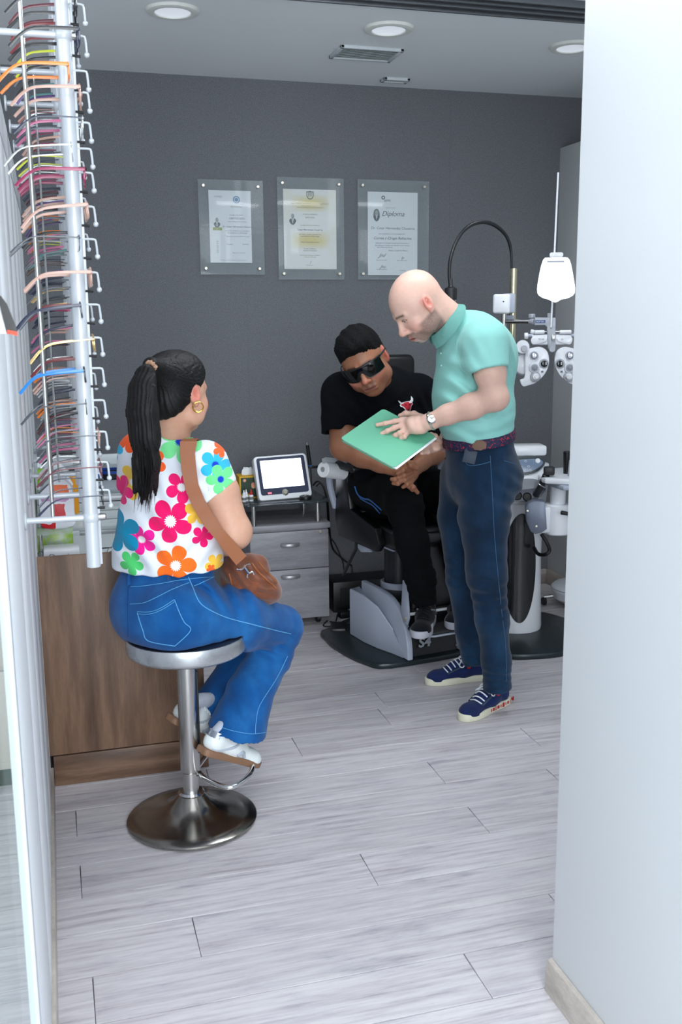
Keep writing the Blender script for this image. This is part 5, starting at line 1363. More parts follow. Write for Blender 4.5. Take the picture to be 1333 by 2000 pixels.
# head
dh = V((-.995, -.040, 0)).normalized(); ph_ = math.radians(43)
hs = 1.04
HR = Fr((0, 0, 0), dh * math.cos(ph_) - V((0, 0, 1)) * math.sin(ph_), dh * math.sin(ph_) + V((0, 0, 1)) * math.cos(ph_), hs)
HR.o = P(837, 594, 3.475) - (HR.p(-.077, -.008, -.008) - HR.o)
B = Body(); head(B, HR, fat=.002, open_mouth=True)
B.u(rc(HR.p(-.019, .0900, -.0690), HR.p(.019, .0900, -.0690), .0062, .0062), .006); B.u(rc(HR.p(-.017, .0905, -.0860), HR.p(.017, .0905, -.0860), .0075, .0075), .006)
B.sub(rc(HR.p(-.018, .0975, -.0765), HR.p(.018, .0975, -.0765), .0030, .0030, HR.y, 2.6), .003)
B.u(el(HR.p(0, .108, -.038), (.0135, .0125, .0115), HR.M), .01)
NB = P(905, 640, 3.59)
B.u(rc(HR.p(0, -.030, -.055), P(895, 642, 3.58), .057, .060), .03)
B.u(rc(HR.p(0, -.045, -.01), P(890, 632, 3.585), .054, .058), .03)
B.u(rc(P(905, 660, 3.59), P(925, 690, 3.58), .06, .09), .03)
# left arm (towards the camera)
LS, LE, LW = P(947, 668, 3.42), P(967, 775, 3.38), P(840, 823, 3.53)
B.limb([P(925, 690, 3.56), LS], [.08, .055], .03)
B.limb([LS, P(958, 728, 3.39), LE], [.052, .056, .046], .02)
B.u(el(LE + V((.008, 0, -.008)), .044), .02)
mid = LE.lerp(LW, .35)
B.limb([LE, mid + V((0, 0, -.003)), LE.lerp(LW, .72), LW], [.045, .047, .037, .030], .02)
PN = V((.25, -.62, .72)).normalized()          # back of the left hand looks up and towards the camera
pc_ = P(812, 830, 3.555)
B.u(rc(LW, pc_, .027, .036, PN, .55), .02)
B.u(rc(P(818, 824, 3.56), P(790, 823, 3.60), .030, .022, PN, .55), .015)
B.u(rc(P(820, 836, 3.545), P(793, 840, 3.575), .026, .020, PN, .55), .015)
finger(B, [P(792, 819, 3.60), P(771, 823, 3.605), P(753, 827, 3.615), P(737, 830, 3.63)], .0105, .0075)
finger(B, [P(790, 829, 3.59), P(770, 836, 3.585), P(757, 842, 3.59), P(746, 847, 3.60)], .0108, .0080)
finger(B, [P(792, 838, 3.58), P(781, 846, 3.565), P(773, 850, 3.575), P(767, 851, 3.59)], .0102, .0080)
finger(B, [P(797, 845, 3.57), P(791, 853, 3.555), P(784, 856, 3.565), P(779, 856, 3.58)], .0092, .0074)
finger(B, [P(826, 815, 3.60), P(809, 809, 3.635), P(793, 808, 3.655), P(782, 812, 3.665)], .0125, .0090, .008)
# right arm, behind: its hand carries the folder's right corner
RS, RE, RW = P(902, 668, 3.78), P(905, 800, 3.84), P(868, 868, 3.72)
B.limb([P(925, 690, 3.6), RS], [.08, .055], .03)
B.limb([RS, RE, RE.lerp(RW, .4), RW], [.052, .044, .043, .030], .02)
B.u(rc(RW, P(848, 872, 3.66), .026, .030, V((0, -.4, .9)), .6), .015)
for k, (a, b) in enumerate(((866, 838), (871, 836), (876, 836), (880, 838))):
    finger(B, [P(848, a, 3.66), P(836, a + 3, 3.64 - .01 * k), P(824, a + 5, 3.62 - .01 * k)], .010, .008)
finger(B, [P(860, 862, 3.66), P(850, 852, 3.60), P(842, 848, 3.58)], .012, .009)
lo, hi = bounds([HR.p(0, .13, 0), HR.p(0, 0, .13), HR.p(0, 0, -.13), LS, LE, LW, P(735, 829, 3.62), RS, RE, RW, NB], .10)
v, q = B.mesh(lo, hi, .0024)
def face_paint(v, f, base, lip, brow, beard=None, eye=True, stub=None):
    L_ = f.loc(v); x, y, z_ = np.abs(L_[:, 0]), L_[:, 1], L_[:, 2]
    c = np.tile(lin(base), (len(v), 1))
    inhead = (y > -.12) & (z_ > -.16) & (x < .11) & (z_ < .13)
    def put_(mask, rgb):
        m = (np.clip(mask, 0, 1) * inhead)[:, None]; c[:] = c * (1 - m) + lin(rgb) * m
    red = np.exp(-((x - .048) ** 2 + (z_ + .04) ** 2) / .0007) * ss(y, .02, .05) * .35 + np.exp(-(x ** 2 + (z_ + .04) ** 2) / .0002) * ss(y, .09, .11) * .5
    put_(ss(x, .070, .076) * np.exp(-(((y + .010) / .010) ** 2 + ((z_ + .001) / .016) ** 2)) * .7, (170, 84, 72)); put_(red, (214, 130, 116)); put_(ss(x, .068, .078) * ss(-np.abs(z_ + .004), -.036, -.02) * ss(-np.abs(y + .008), -.03, -.015) * .55, (212, 118, 104))
    if beard is not None:
        line = -.038 + .35 * (y - .02) * (y > .02)
        m = ss(-z_, .022, .040) * ss(y, -.032, -.012) * ss(x, .014, .03) * (1 - ss(-(y - .0), .03, .05))
        cheek = ss(y, .050, .075) * ss(z_, -.070, -.052)
        m = m * (1 - cheek) * ss(-z_, .030, .045 + 0 * z_)
        chin = ss(-z_, .083, .092) * ss(y, .0, .03)
        mus = np.exp(-((z_ + .0585) / .0075) ** 4) * ss(y, .055, .075) * (x < .036) * 1.1
        side = np.exp(-((x - .030) / .008) ** 2) * ss(-z_, .055, .062) * ss(y, .05, .065)
        n_ = np.random.RandomState(4).rand(len(v))
        put_(np.clip(m + chin + mus * .95 + side, 0, 1) * (.68 + .26 * n_) * stub, beard)
        put_(chin * ss(y, .050, .07) * (x < .024) * .55, (196, 186, 182))
        put_(np.exp(-((z_ + .095) / .005) ** 2) * ss(y, .06, .08) * (x < .012) * .8, (60, 46, 42))
    lipm = np.exp(-((z_ + .074) / .0095) ** 4) * (x < .023) * ss(y, .078, .088) * (1 - .3 * (x > .018))
    put_(lipm * .8, lip)
    put_(np.exp(-((z_ + .0745) / .0018) ** 2) * (x < .022) * ss(y, .07, .085) * .8, (70, 30, 28))
    if brow is not None: put_(np.exp(-((z_ - (.0215 - .12 * np.maximum(x - .034, 0))) / .0045) ** 2) * ss(x, .010, .015) * (1 - ss(x, .046, .054)) * ss(y, .05, .06) * .9, brow)
    if eye:
        ex, ez = x - .0305, z_ + .002
        e = (1 - ss(np.sqrt((ex / .0125) ** 2 + ((ez + .002) / .0038) ** 2), .85, 1.1)) * ss(y, .070, .076)
        put_(e * .5, (170, 150, 140)); put_(e * (1 - ss(np.sqrt(ex ** 2 + ez ** 2), .0045, .0058)), (40, 26, 20))
        put_(np.exp(-((np.sqrt((ex / .0135) ** 2 + (ez / .0062) ** 2) - 1.0) / .14) ** 2) * (z_ > -.004) * ss(y, .065, .075) * .95, (36, 22, 18))
    return c
c = face_paint(v, HR, SK['d'], (190, 104, 96), (70, 52, 44), beard=(116, 96, 88), stub=.95)
body = npmesh('body', v, q, MSKIN, D_, c)
# polo shirt
MPOLO = cloth_mat('mint pique cotton', (146, 206, 199), (134, 196, 188), scale=700, bump=.35)
B = Body()
lat = V((0, 1, 0))
# torso widths are set across the body, fl squeezes it front to back
B.u(rc(P(936, 880, 3.60), P(930, 800, 3.60), .152, .170, fd, .80), .03)
B.u(rc(P(930, 800, 3.60), P(924, 700, 3.59), .170, .168, fd, .82), .04)
B.u(rc(P(950, 672, 3.46), P(915, 668, 3.73), .084, .080), .06)
B.u(el(P(948, 700, 3.60), (.115, .15, .12)), .06)
B.u(rc(P(920, 655, 3.59), P(886, 638, 3.575), .085, .066), .04)
B.u(el(P(888, 775, 3.60), (.070, .13, .12)), .05)
sd = (P(954, 735, 3.39) - LS).normalized()
cutn = (sd * 1.0 + V((.10, 0, -.04))).normalized()
SQ = P(956, 752, 3.385); SC = LS.lerp(SQ, .42)
B.u(rc(LS, SQ, .080, .077, cuts=[(P(950, 723, 3.39), cutn)]), .035)
B.u(rc(RS, RE, .078, .072, cuts=[(RS.lerp(RE, .62), RE - RS)]), .035)
B.sub(rc(SC, SQ + (SQ - SC), .060, .072), .002)
B.sub(rc(HR.p(0, -.03, -.06), P(882, 636, 3.575), .062, .060), .006)
ba = (V((-.17, 0, 1))).normalized()
B.cut(halfspace(P(936, 858, 3.60), -ba), .0)
B.disp = folds([(P(890, 840, 3.5), (.5, 0, .85), .055, .0055, .12), (P(960, 845, 3.5), (-.3, 0, .95), .05, .004, .10), (P(900, 745, 3.45), (.7, 0, .7), .06, .006, .10), (P(985, 700, 3.45), (.8, 0, .5), .05, .004, .07),
                (P(920, 800, 3.44), (.55, 0, .8), .075, .005, .14), (P(915, 690, 3.4), (.9, 0, .3), .04, .003, .06)])
lo, hi = bounds([P(936, 890, 3.6), P(946, 640, 3.42), RS, P(953, 745, 3.39), NB], .20)
v, q = B.mesh(lo, hi, .0042); v = relax(v, q, 1, .5)
shirt = npmesh('polo_shirt', v, q, MPOLO, D_, label='mint green polo shirt')
bv = bvh(shirt)
# collar: a folded band round the neck
nd = (HR.p(0, -.03, -.06) - NB).normalized()
nc = P(870, 631, 3.575); Rn = align(V((-.81, 0, .58)), (0, 1, 0))
fx = Rn.transposed() @ V((-.58, 0, -.81)); a0 = math.atan2(fx.y, fx.x)
G = []
for i in range(33):
    a = a0 + .16 + (2 * PI - .32) * i / 32; fr = abs(i / 32 - .5) * 2
    ca, sa = math.cos(a), math.sin(a)
    row = []
    for rr, zz in ((.064, -.01), (.065, .016), (.071, .021), (.083, .008), (.097, -.016 - .006 * fr)):
        row.append(nc + Rn @ V((ca * rr * (1.0 + .06 * fr ** 4), sa * rr, zz)))
    G.append(row)
MB().quadgrid(G, thick=.002).build('collar', MPOLO, D_)
stitch(bv, [(985, 716), (965, 717), (940, 722), (921, 729)], .0007, 'sleeve_seam', MPOLO, D_)
stitch(bv, [(897, 640), (893, 680), (900, 715), (915, 732)], .0008, 'armhole_seam', MPOLO, D_)
for x, y in ((862, 690), (863, 714)):
    h_ = hit(bv, x, y, .001)
    if h_ is not None: MB().ell(h_, .0034, u=8, v=6).build('button', mat('mint button', (170, 226, 214), .4), D_)
# trousers
_t = NT('blue denim of the doctor'); _n = _t.noise(6, 5, stretch=(1.4, 1.4, .8)); _w = _t.noise(900, 2)
_t.set(Base_Color=_t.ramp(_n, [(.30, srgb(7, 28, 48)), (.5, srgb(11, 40, 66)), (.72, srgb(24, 60, 90))]), Roughness=.85, Sheen_Weight=.15)
_t.b.inputs['Specular IOR Level'].default_value = .2; _t.bump(_w, .3, .0008); MJEAN_D = _t.m
B = Body()
B.u(rc(P(937, 868, 3.60), P(940, 925, 3.60), .158, .165, fd, .82), .02)
B.u(el(P(968, 930, 3.60), (.095, .15, .10)), .05)
nk, nf_ = [P(952, 930, 3.52), P(946, 1010, 3.49), P(951, 1120, 3.46), P(962, 1210, 3.46), P(970, 1290, 3.475), P(972, 1345, 3.48)], [.104, .096, .076, .063, .055, .058]
B.limb(nk, nf_, .03)
fk = [P(908, 930, 3.70), P(900, 1010, 3.72), P(906, 1130, 3.74), P(918, 1230, 3.77), P(932, 1310, 3.79)]
B.limb(fk, [.100, .090, .070, .058, .055], .025)
B.cut(halfspace(P(937, 850, 3.60), ba), 0)
B.cut(halfspace(P(972, 1346, 3.48), (0.1, 0, -1)), 0)
B.sub(rc(P(970, 1330, 3.48), P(974, 1365, 3.48), .045, .047), 0)
B.disp = folds([(P(950, 1145, 3.42), (.25, 0, 1), .055, .0045, .08), (P(965, 1180, 3.42), (-.3, 0, 1), .05, .005, .08), (P(972, 1320, 3.45), (.1, 0, 1), .032, .0045, .06), (P(985, 960, 3.5), (.5, 0, .9), .06, .005, .12),
                (P(880, 960, 3.5), (.9, 0, .5), .05, .004, .10), (P(940, 1060, 3.42), (.2, 0, 1), .09, .004, .12), (P(935, 1290, 3.74), (.2, 0, 1), .04, .004, .06), (P(900, 1120, 3.7), (.2, 0, 1), .05, .004, .08)])
lo, hi = bounds([P(937, 860, 3.6), nk[-1], fk[-1], fk[0]], .20)
v, q = B.mesh(lo, hi, .006); v = relax(v, q, 1, .4)
jeans = npmesh('jeans', v, q, MJEAN_D, D_, label='dark blue jeans')
bj = bvh(jeans); MST_D = mat('blue stitching', (60, 104, 140), .8, var=0)
stitch(bj, [(958, 890), (962, 960), (966, 1040), (972, 1110), (980, 1190), (988, 1260), (990, 1330)], .0010, 'side_seam', MST_D, D_)
stitch(bj, [(905, 896), (915, 908), (935, 908), (958, 902)], .0012, 'pocket_seam', MST_D, D_)
stitch(bj, [(985, 900), (998, 904), (1010, 908)], .0010, 'back_pocket_seam', MST_D, D_)
# belt
_t = NT('navy belt with red fish pattern'); _v = _t.node('ShaderNodeTexVoronoi', feature='DISTANCE_TO_EDGE'); _v.inputs['Scale'].default_value = 62; _b = _t.noise(90, 2)
_g = _t.node('ShaderNodeTexCoord'); _t.link(_g.outputs['Object'], _v.inputs[0])
_t.set(Base_Color=_t.mix(_t.math('MULTIPLY', _t.math('LESS_THAN', _v.outputs['Distance'], .06), _t.math('GREATER_THAN', _b, .53)), srgb(24, 26, 62), srgb(186, 34, 54)), Roughness=.7); MBELT = _t.m
B = Body(); B.u(rc(P(937, 895, 3.60), P(935, 835, 3.60), .1730, .1730, fd, .80), .0)
B.sub(rc(P(937, 895, 3.60), P(935, 835, 3.60), .158, .158, fd, .80), 0)
B.cut(halfspace(P(937, 864, 3.60), -ba)); B.cut(halfspace(P(935, 845, 3.60), ba))
lo, hi = bounds([P(937, 880, 3.6), P(935, 860, 3.6)], .2); v, q = B.mesh(lo, hi, .0035); v = relax(v, q, 1, .5)
belt = npmesh('belt', v, q, MBELT, D_, label='navy belt with red pattern'); bb_ = bvh(belt)
decal(bb_, [(925, 866), (932, 861), (945, 861), (951, 866), (950, 875), (940, 879), (928, 878), (923, 872)], mat('brown leather patch', (112, 84, 66), .6), 'leather_patch', D_, .004)
for a, b in (((985, 852), (986, 872)), ((876, 872), (878, 892))):
    pa_, pb_ = hit(bb_, *a, .003), hit(bb_, *b, .003)
    if pa_ and pb_: MB().box((pa_ + pb_) / 2, (.012, .006, (pa_ - pb_).length + .012), bev=.001).build('belt_loop', MJEAN_D, D_)
wl_ = T('wallet', 'dark wallet sticking out of the standing man\'s front pocket', 'wallet', P(922, 890, 3.44))
c0 = hit(bj, 920, 894, .007); Rw = frame((-.42, -.9, .12)) @ Matrix.Rotation(-.22, 3, 'Z')
MB().box(c0 + V((0, 0, .004)), (.050, .052, .010), bev=.003, rot=Rw).build('body', mat('dark blue leather', (34, 48, 66), .55), wl_)
# watch
wt = LW.lerp(pc_, -.12); wd = (pc_ - LE).normalized(); Rw = align(wd, (0, 0, 1))
m = MB(); m.tube([wt + Rw @ V((.0335 * math.cos(a * PI / 16), .0315 * math.sin(a * PI / 16), 0)) for a in range(32)], .0062, 6, closed=True)
w_o = m.build('watch_bracelet', mat('two tone steel bracelet', (208, 200, 184), .25, .9, var=.2, scale=300), D_, label='steel wristwatch')
wc = P(831, 829, 3.53); wn = (V(EYE) - wc).normalized() * .8 + V((0, 0, .3)); wn.normalize(); wc = wt + wn * .033 + V((0, 0, -.006))
Rw = frame(wn)
MB().lathe([(0, .010), (.0150, .010), (.0185, .006), (.0185, 0), (0, 0)], wc, 28, Rw).build('watch_case', MPOLISH, D_)
MB().lathe([(0, .011), (.0145, .011), (.0145, .0102)], wc, 28, Rw).build('watch_dial', mat('silver dial', (222, 220, 212), .4), D_)
for a, l in ((.6, .010), (2.2, .007)): MB().box(wc + Rw @ V((math.cos(a) * l / 2, math.sin(a) * l / 2, .0118)), (l, .0012, .0006), rot=Rw @ Matrix.Rotation(a, 3, 'Z')).build('watch_hand', MBLACK, D_)
# shoes
MNAVY = cloth_mat('navy canvas', (22, 40, 92), (14, 28, 66), scale=800); MTOE = mat('aged cream rubber', (214, 212, 190), .5, var=.06)
MLACE = mat('white laces', (226, 230, 236), .8, var=.05); MSRED = mat('red rubber lettering', (176, 34, 44), .5); MGSUE = mat('grey blue suede', (44, 62, 84), .8)
def doctor_shoe(heel, toe, lab, near):
    f, u_, Bs = shoe('shoe', D_, heel, toe, (0, 0, 1), (MNAVY, MTOE), L=.292, sole=.030)
    u_['label'] = lab; b = bvh(u_)
    def top(x, y, off=.003):
        o = f.p(x, y, .2); l, n, i, t = b.ray_cast(o, -f.z); return (l + n * off) if l is not None else f.p(x, y, .08)
    for k in range(6):
        y = .115 + .017 * k
        MB().tube([top(-.026, y - .004), top(-.012, y + .002), top(0, y + .004, .005), top(.012, y + .002), top(.026, y - .004)], .0028, 6, smooth=3).build('lace', MLACE, u_)
        WORLD[u_.name] = WORLD[D_.name]
    for s_ in (-1, 1):
        MB().tube([top(0, .112, .006), top(s_ * .022, .118, .012), top(s_ * .036, .132, .006), top(s_ * .028, .145, .010), top(0, .114, .008)], .0026, 6, smooth=4).build('lace', MLACE, u_)
        MB().tube([top(s_ * .030, .108, .001), top(s_ * .032, .15, .001), top(s_ * .030, .20, .001)], .0040, 6, smooth=3, flat=1.5).build('eyelet_strip', MGSUE, u_)
    MB().box(top(-.037, .108, .001), (.016, .016, .010), bev=.002, rot=f.M).build('red_tab', MSRED, u_)
    if near:
        R = frame(-f.x); o = f.p(-.0385, .09, .016)
        for k in range(9):
            yy = .016 + .0165 * k
            MB().box(f.p(-np.interp(yy, [0, .06, .12, .19], [.031, .0365, .0355, .0425]) * 1.02, yy, .016), (.003, .012 if k % 2 else .004, .012 if k % 3 else .018), bev=.001, rot=f.M).build('sole_lettering', MSRED, u_)
        MB().tube([f.p(-.037, .0, .030), f.p(-.034, -.004, .016), f.p(0, -.012, .024)], .004, 6).build('heel_stripe', MSRED, u_)
doctor_shoe(PZ(990, 1372, 0) + V((0, .01, 0)), PZ(898, 1412, 0) + V((0, .0, 0)), 'nearer navy canvas shoe', True)
doctor_shoe(PZ(938, 1322, 0) + V((0.03, -.02, 0)), PZ(842, 1336, 0), 'farther navy canvas shoe', False)

# green folder in his hands
fo = T('green_folder', 'pale green card folder with papers, tilted between the two men', 'folder', P(770, 860, 3.57))
cs = [P(749, 798, 3.72), P(665, 856, 3.60), None, P(853, 852, 3.55)]; cs[2] = cs[1] + cs[3] - cs[0]; print('folder', cs[2], P(781, 918, cs[2].y))
ex = (cs[3] - cs[0]); ey = (cs[1] - cs[0]); nrm = ex.cross(ey).normalized()
if nrm.dot(V(EYE) - cs[0]) < 0: nrm = -nrm
def fq(a, b, o=0.0): return cs[0] * (1 - a) * (1 - b) + cs[1] * (1 - a) * b + cs[3] * a * (1 - b) + cs[2] * a * b + nrm * o
MGRN = mat('pale green card', (94, 172, 140), .55, var=.03, scale=5)
def sheet(name, a0, a1, b0, b1, o, th, m, r=.05):
    pts = []
    for (ca, cb, sa, sb) in ((a1, b1, -1, -1), (a0, b1, 1, -1), (a0, b0, 1, 1), (a1, b0, -1, 1)):
        arc = [(1, 0), (.7, .08), (.4, .25), (.25, .4), (.08, .7), (0, 1)]
        if (sa, sb) in ((-1, -1), (1, 1)): arc = arc[::1]
        else: arc = arc[::-1]
        pp = [(ca + sa * r * q_, cb + sb * r * p_) for p_, q_ in arc]
        if (sa, sb) in ((-1, -1), (1, 1)): pp = pp
        pts += pp
    t = bmesh.new(); top_ = [t.verts.new(fq(a, b, o + th)) for a, b in pts]; bot = [t.verts.new(fq(a, b, o)) for a, b in pts]
    t.faces.new(top_); t.faces.new(bot[::-1])
    for i in range(len(pts)): j = (i + 1) % len(pts); t.faces.new((top_[i], bot[i], bot[j], top_[j]))
    bmesh.ops.recalc_face_normals(t, faces=t.faces)
    mb = MB(); mb._add(t); return mb.build(name, m, fo)
sheet('cover', 0, 1, 0, 1, -.001, .0012, MGRN)
sheet('cover', 0.01, 1.0, 0, 1.0, -.011, .0012, MGRN)
for k in range(3): sheet('paper', .03 + .01 * k, 1.035 - .006 * k, .03, .985, -.0035 - .002 * k, .0012, MPAPER, .01)
# ================================================================== the seated man in dark glasses
M_ = T('person', 'seated man with short black hair, dark wraparound glasses and black t-shirt, hands clasped', 'person', (1.60, 4.2, .2))
mh = V((-.42, -.90, 0)).normalized()
pm = math.radians(24)
fm = mh * math.cos(pm) - V((0, 0, 1)) * math.sin(pm); um = mh * math.sin(pm) + V((0, 0, 1)) * math.cos(pm)
um = Matrix.Rotation(math.radians(-24), 3, fm) @ um
HM = Fr(P(712, 703, 3.98), fm, um, 1.12)
if (HM.p(0, 0, 1) - HM.o).dot(V((1, 0, 0))) > 0: HM = Fr(P(712, 703, 3.98), fm, Matrix.Rotation(math.radians(48), 3, fm) @ um, 1.12)
B = Body(); head(B, HM, fat=.009)
B.u(rc(HM.p(-.023, .090, -.0700), HM.p(.023, .090, -.0700), .0058, .0058), .008); B.u(rc(HM.p(-.020, .090, -.0800), HM.p(.020, .090, -.0800), .0072, .0072), .008)
B.sub(rc(HM.p(-.026, .0990, -.0745), HM.p(.026, .0990, -.0745), .0018, .0018, HM.y, 2.6), .003)
NM = P(742, 757, 4.14)
B.u(rc(HM.p(0, -.03, -.06), NM, .062, .060), .03)
B.u(el(HM.p(0, .045, -.098), (.040, .035, .022), HM.M), .03)
B.u(rc(NM, P(742, 800, 4.24), .062, .08), .03)
RS, RE, RW = P(668, 768, 4.17), P(672, 872, 4.10), P(762, 912, 3.95)
B.limb([P(742, 800, 4.2), RS], [.08, .062], .03)
B.limb([RS, RE], [.066, .060], .02); B.limb([RE, RE.lerp(RW, .4), RE.lerp(RW, .8), RW], [.056, .054, .040, .033], .02)
LS, LE, LW = P(820, 770, 4.24), P(866, 868, 4.16), P(816, 910, 3.98)
B.limb([P(742, 800, 4.2), LS], [.08, .062], .03)
B.limb([LS, LE], [.066, .052], .02); B.limb([LE, LE.lerp(LW, .4), LE.lerp(LW, .85), LW], [.052, .050, .034, .031], .02)
# clasped hands: right palm below, left fingers laced over it
B.u(rc(RW, P(785, 922, 3.93), .031, .034, V((0, -.5, .8)), .7), .015)
B.u(rc(P(778, 916, 3.92), P(792, 926, 3.91), .030, .026), .015)
B.u(rc(LW, P(806, 925, 3.93), .029, .030, V((.4, -.8, .2)), .7), .015)
B.u(rc(P(808, 916, 3.93), P(800, 934, 3.92), .028, .024), .015)
for k, (a, b, c_) in enumerate((((800, 914), (788, 918), (777, 925)), ((803, 922), (790, 929), (778, 934)), ((804, 931), (791, 938), (779, 940)), ((806, 938), (796, 946), (788, 951)))):
    finger(B, [P(*a, 3.90), P(*b, 3.875), P(*c_, 3.885)], .0115, .0085)
for k, (a, b, c_) in enumerate((((784, 930), (772, 937), (766, 936)), ((790, 936), (778, 944), (769, 944)), ((798, 940), (808, 952), (816, 962)), ((793, 938), (800, 950), (806, 957)))):
    finger(B, [P(*a, 3.90), P(*b, 3.88), P(*c_, 3.89)], .0112, .0085)
finger(B, [P(812, 914, 3.91), P(806, 905, 3.88), P(799, 903, 3.87)], .013, .0105)
finger(B, [P(790, 910, 3.90), P(803, 909, 3.87), P(814, 914, 3.87)], .013, .0105)
# ankles inside the trouser hems
lo, hi = bounds([HM.p(0, .13, 0), HM.p(0, 0, .14), HM.p(0, 0, -.13), RS, RE, RW, LS, LE, LW, P(800, 960, 3.9)], .12)
v, q = B.mesh(lo, hi, .0026)
c = face_paint(v, HM, SK['m'], (128, 72, 64), (34, 26, 24), eye=False)
L_ = HM.loc(v); st = ss(-L_[:, 2], .045, .07) * ss(L_[:, 1], .0, .03) * ss(-L_[:, 2], -.2, .0) * (L_[:, 2] > -.14) * (np.abs(L_[:, 0]) < .1) * (L_[:, 1] < .13)
us = np.exp(-((L_[:, 2] + .058) / .008) ** 2) * ss(L_[:, 1], .06, .08) * (np.abs(L_[:, 0]) < .03)
m_ = (np.clip(st * .25 + us * .35, 0, 1))[:, None]; c = c * (1 - m_) + lin((70, 50, 42)) * m_
body = npmesh('body', v, q, MSKIN, M_, c)
# hair
_t = NT('short black hair'); _n = _t.noise(130, 4, stretch=(1, 1, .5)); _t.set(Base_Color=_t.ramp(_n, [(.35, srgb(2, 2, 3)), (.7, srgb(6, 6, 8))]), Roughness=.8); _t.b.inputs['Specular IOR Level'].default_value = .2; _t.bump(_n, .9, .004); MHAIRM = _t.m
B = Body(); s = HM.s
B.u(el(HM.p(0, -.012, .038), (.0830 * s, .1030 * s, .0960 * s), HM.M), .01)
B.u(el(HM.p(0, .034, .088), (.066 * s, .066 * s, .044 * s), HM.M), .03)
B.u(el(HM.p(0, -.045, -.01), (.073 * s, .062 * s, .075 * s), HM.M), .02)
B.cut(halfspace(HM.p(0, .078, .044), (HM.y * .80 - HM.z * .62)), .012)
B.cut(halfspace(HM.p(0, -.010, -.010), (HM.y * .62 - HM.z * .78)), .02)
B.cut(halfspace(HM.p(0, 0, -.075), -HM.z), .02)
for q_ in (-1, 1): B.sub(el(HM.p(q_ * .085, -.005, -.010), (.022 * s, .024 * s, .040 * s), HM.M), .008)
B.disp = lambda p: .0024 * np.sin(p[..., 0] * 430 + 2 * np.sin(p[..., 2] * 260)) * np.sin(p[..., 1] * 390 + p[..., 2] * 210) + .0016 * np.sin(p[..., 0] * 120 + p[..., 2] * 90)
lo, hi = bounds([HM.o], .2); v, q = B.mesh(lo, hi, .0034)
npmesh('hair', v, q, MHAIRM, M_, label='short black hair')
# wraparound dark glasses
sg = T('sunglasses', 'black wraparound dark glasses on the seated man\'s face', 'sunglasses', HM.p(0, .10, 0))
MDK = mat('black lens', (8, 9, 11), .06, var=0, coat=1.0)
G = []
for i in range(25):
    t_ = (i - 12) / 12; a = t_ * 1.08; x = .078 * math.sin(a) / math.sin(1.08); y = .030 + .076 * math.cos(a) ** 1.0 - .004
    hh = .0225 - .004 * abs(t_) ** 3; lowr = -.034 + .005 * abs(t_) ** 3
    nose = .026 * math.exp(-(x / .013) ** 2)
    G.append([HM.p(x, y, .0175 - .0 * t_), HM.p(x * 1.01, y + .0035, .002), HM.p(x, y - .001, lowr + nose)])
MB().quadgrid(G, thick=.0022).build('lens_shield', MDK, sg)
MB().tube([g[0] + HM.z * .0015 for g in G], .0036, 8).build('brow_bar', MBLACK, sg)
MB().tube([g[2] for g in G], .0018, 6).build('lower_rim', MBLACK, sg)
for q_ in (-1, 1):
    MB().tube([HM.p(q_ * .078, .055, .014), HM.p(q_ * .0895, .020, .012), HM.p(q_ * .0905, -.004, .010), HM.p(q_ * .086, -.025, -.004)], [.0052, .0048, .003, .0024], 8, smooth=4, flat=.5).build('temple', MBLACK, sg)
# black t-shirt
MTEE = cloth_mat('black cotton jersey', (9, 12, 17), (6, 9, 13), rough=.95, scale=700, bump=.2, sheen=0)
fM = V((.17, -.985, 0)); B = Body()
B.u(rc(P(768, 950, 4.44), P(758, 870, 4.34), .180, .185, fM, .78), .03)
B.u(rc(P(758, 870, 4.34), P(745, 790, 4.22), .185, .175, fM, .76), .04)
B.u(rc(P(678, 768, 4.19), P(812, 770, 4.24), .080, .082), .06)
B.u(rc(P(742, 790, 4.2), P(741, 756, 4.12), .11, .082), .05)
RQ = RS.lerp(RE, .70); B.u(rc(RS, RE, .092, .096, cuts=[(RQ, (RE - RS).normalized() + V((.12, 0, 0)))]), .035)
LQ = LS.lerp(LE, .86); B.u(rc(LS, LE, .088, .084, cuts=[(LQ, LE - LS)]), .035)
B.sub(rc(RS.lerp(RE, .55), RE + (RE - RS) * .3, .074, .080), .002); B.sub(rc(LS.lerp(LE, .6), LE + (LE - LS) * .3, .068, .074), .002)
B.sub(rc(HM.p(0, -.03, -.06), P(742, 750, 4.13), .066, .062), .006)
B.disp = folds([(P(700, 820, 4.05), (.6, 0, .8), .07, .007, .13), (P(790, 830, 4.08), (-.6, 0, .8), .075, .007, .13), (P(745, 880, 4.15), (.2, 0, 1), .07, .006, .15), (P(655, 800, 4.08), (.9, 0, .3), .06, .004, .08), (P(835, 800, 4.15), (.9, 0, .4), .05, .005, .09)])
lo, hi = bounds([P(768, 960, 4.44), P(745, 780, 4.2), RS, RE, LS, LE], .21)
v, q = B.mesh(lo, hi, .0046); v = relax(v, q, 1, .4)
tee = npmesh('t_shirt', v, q, MTEE, M_, label='plain black t-shirt with small bull emblem'); bt_ = bvh(tee)
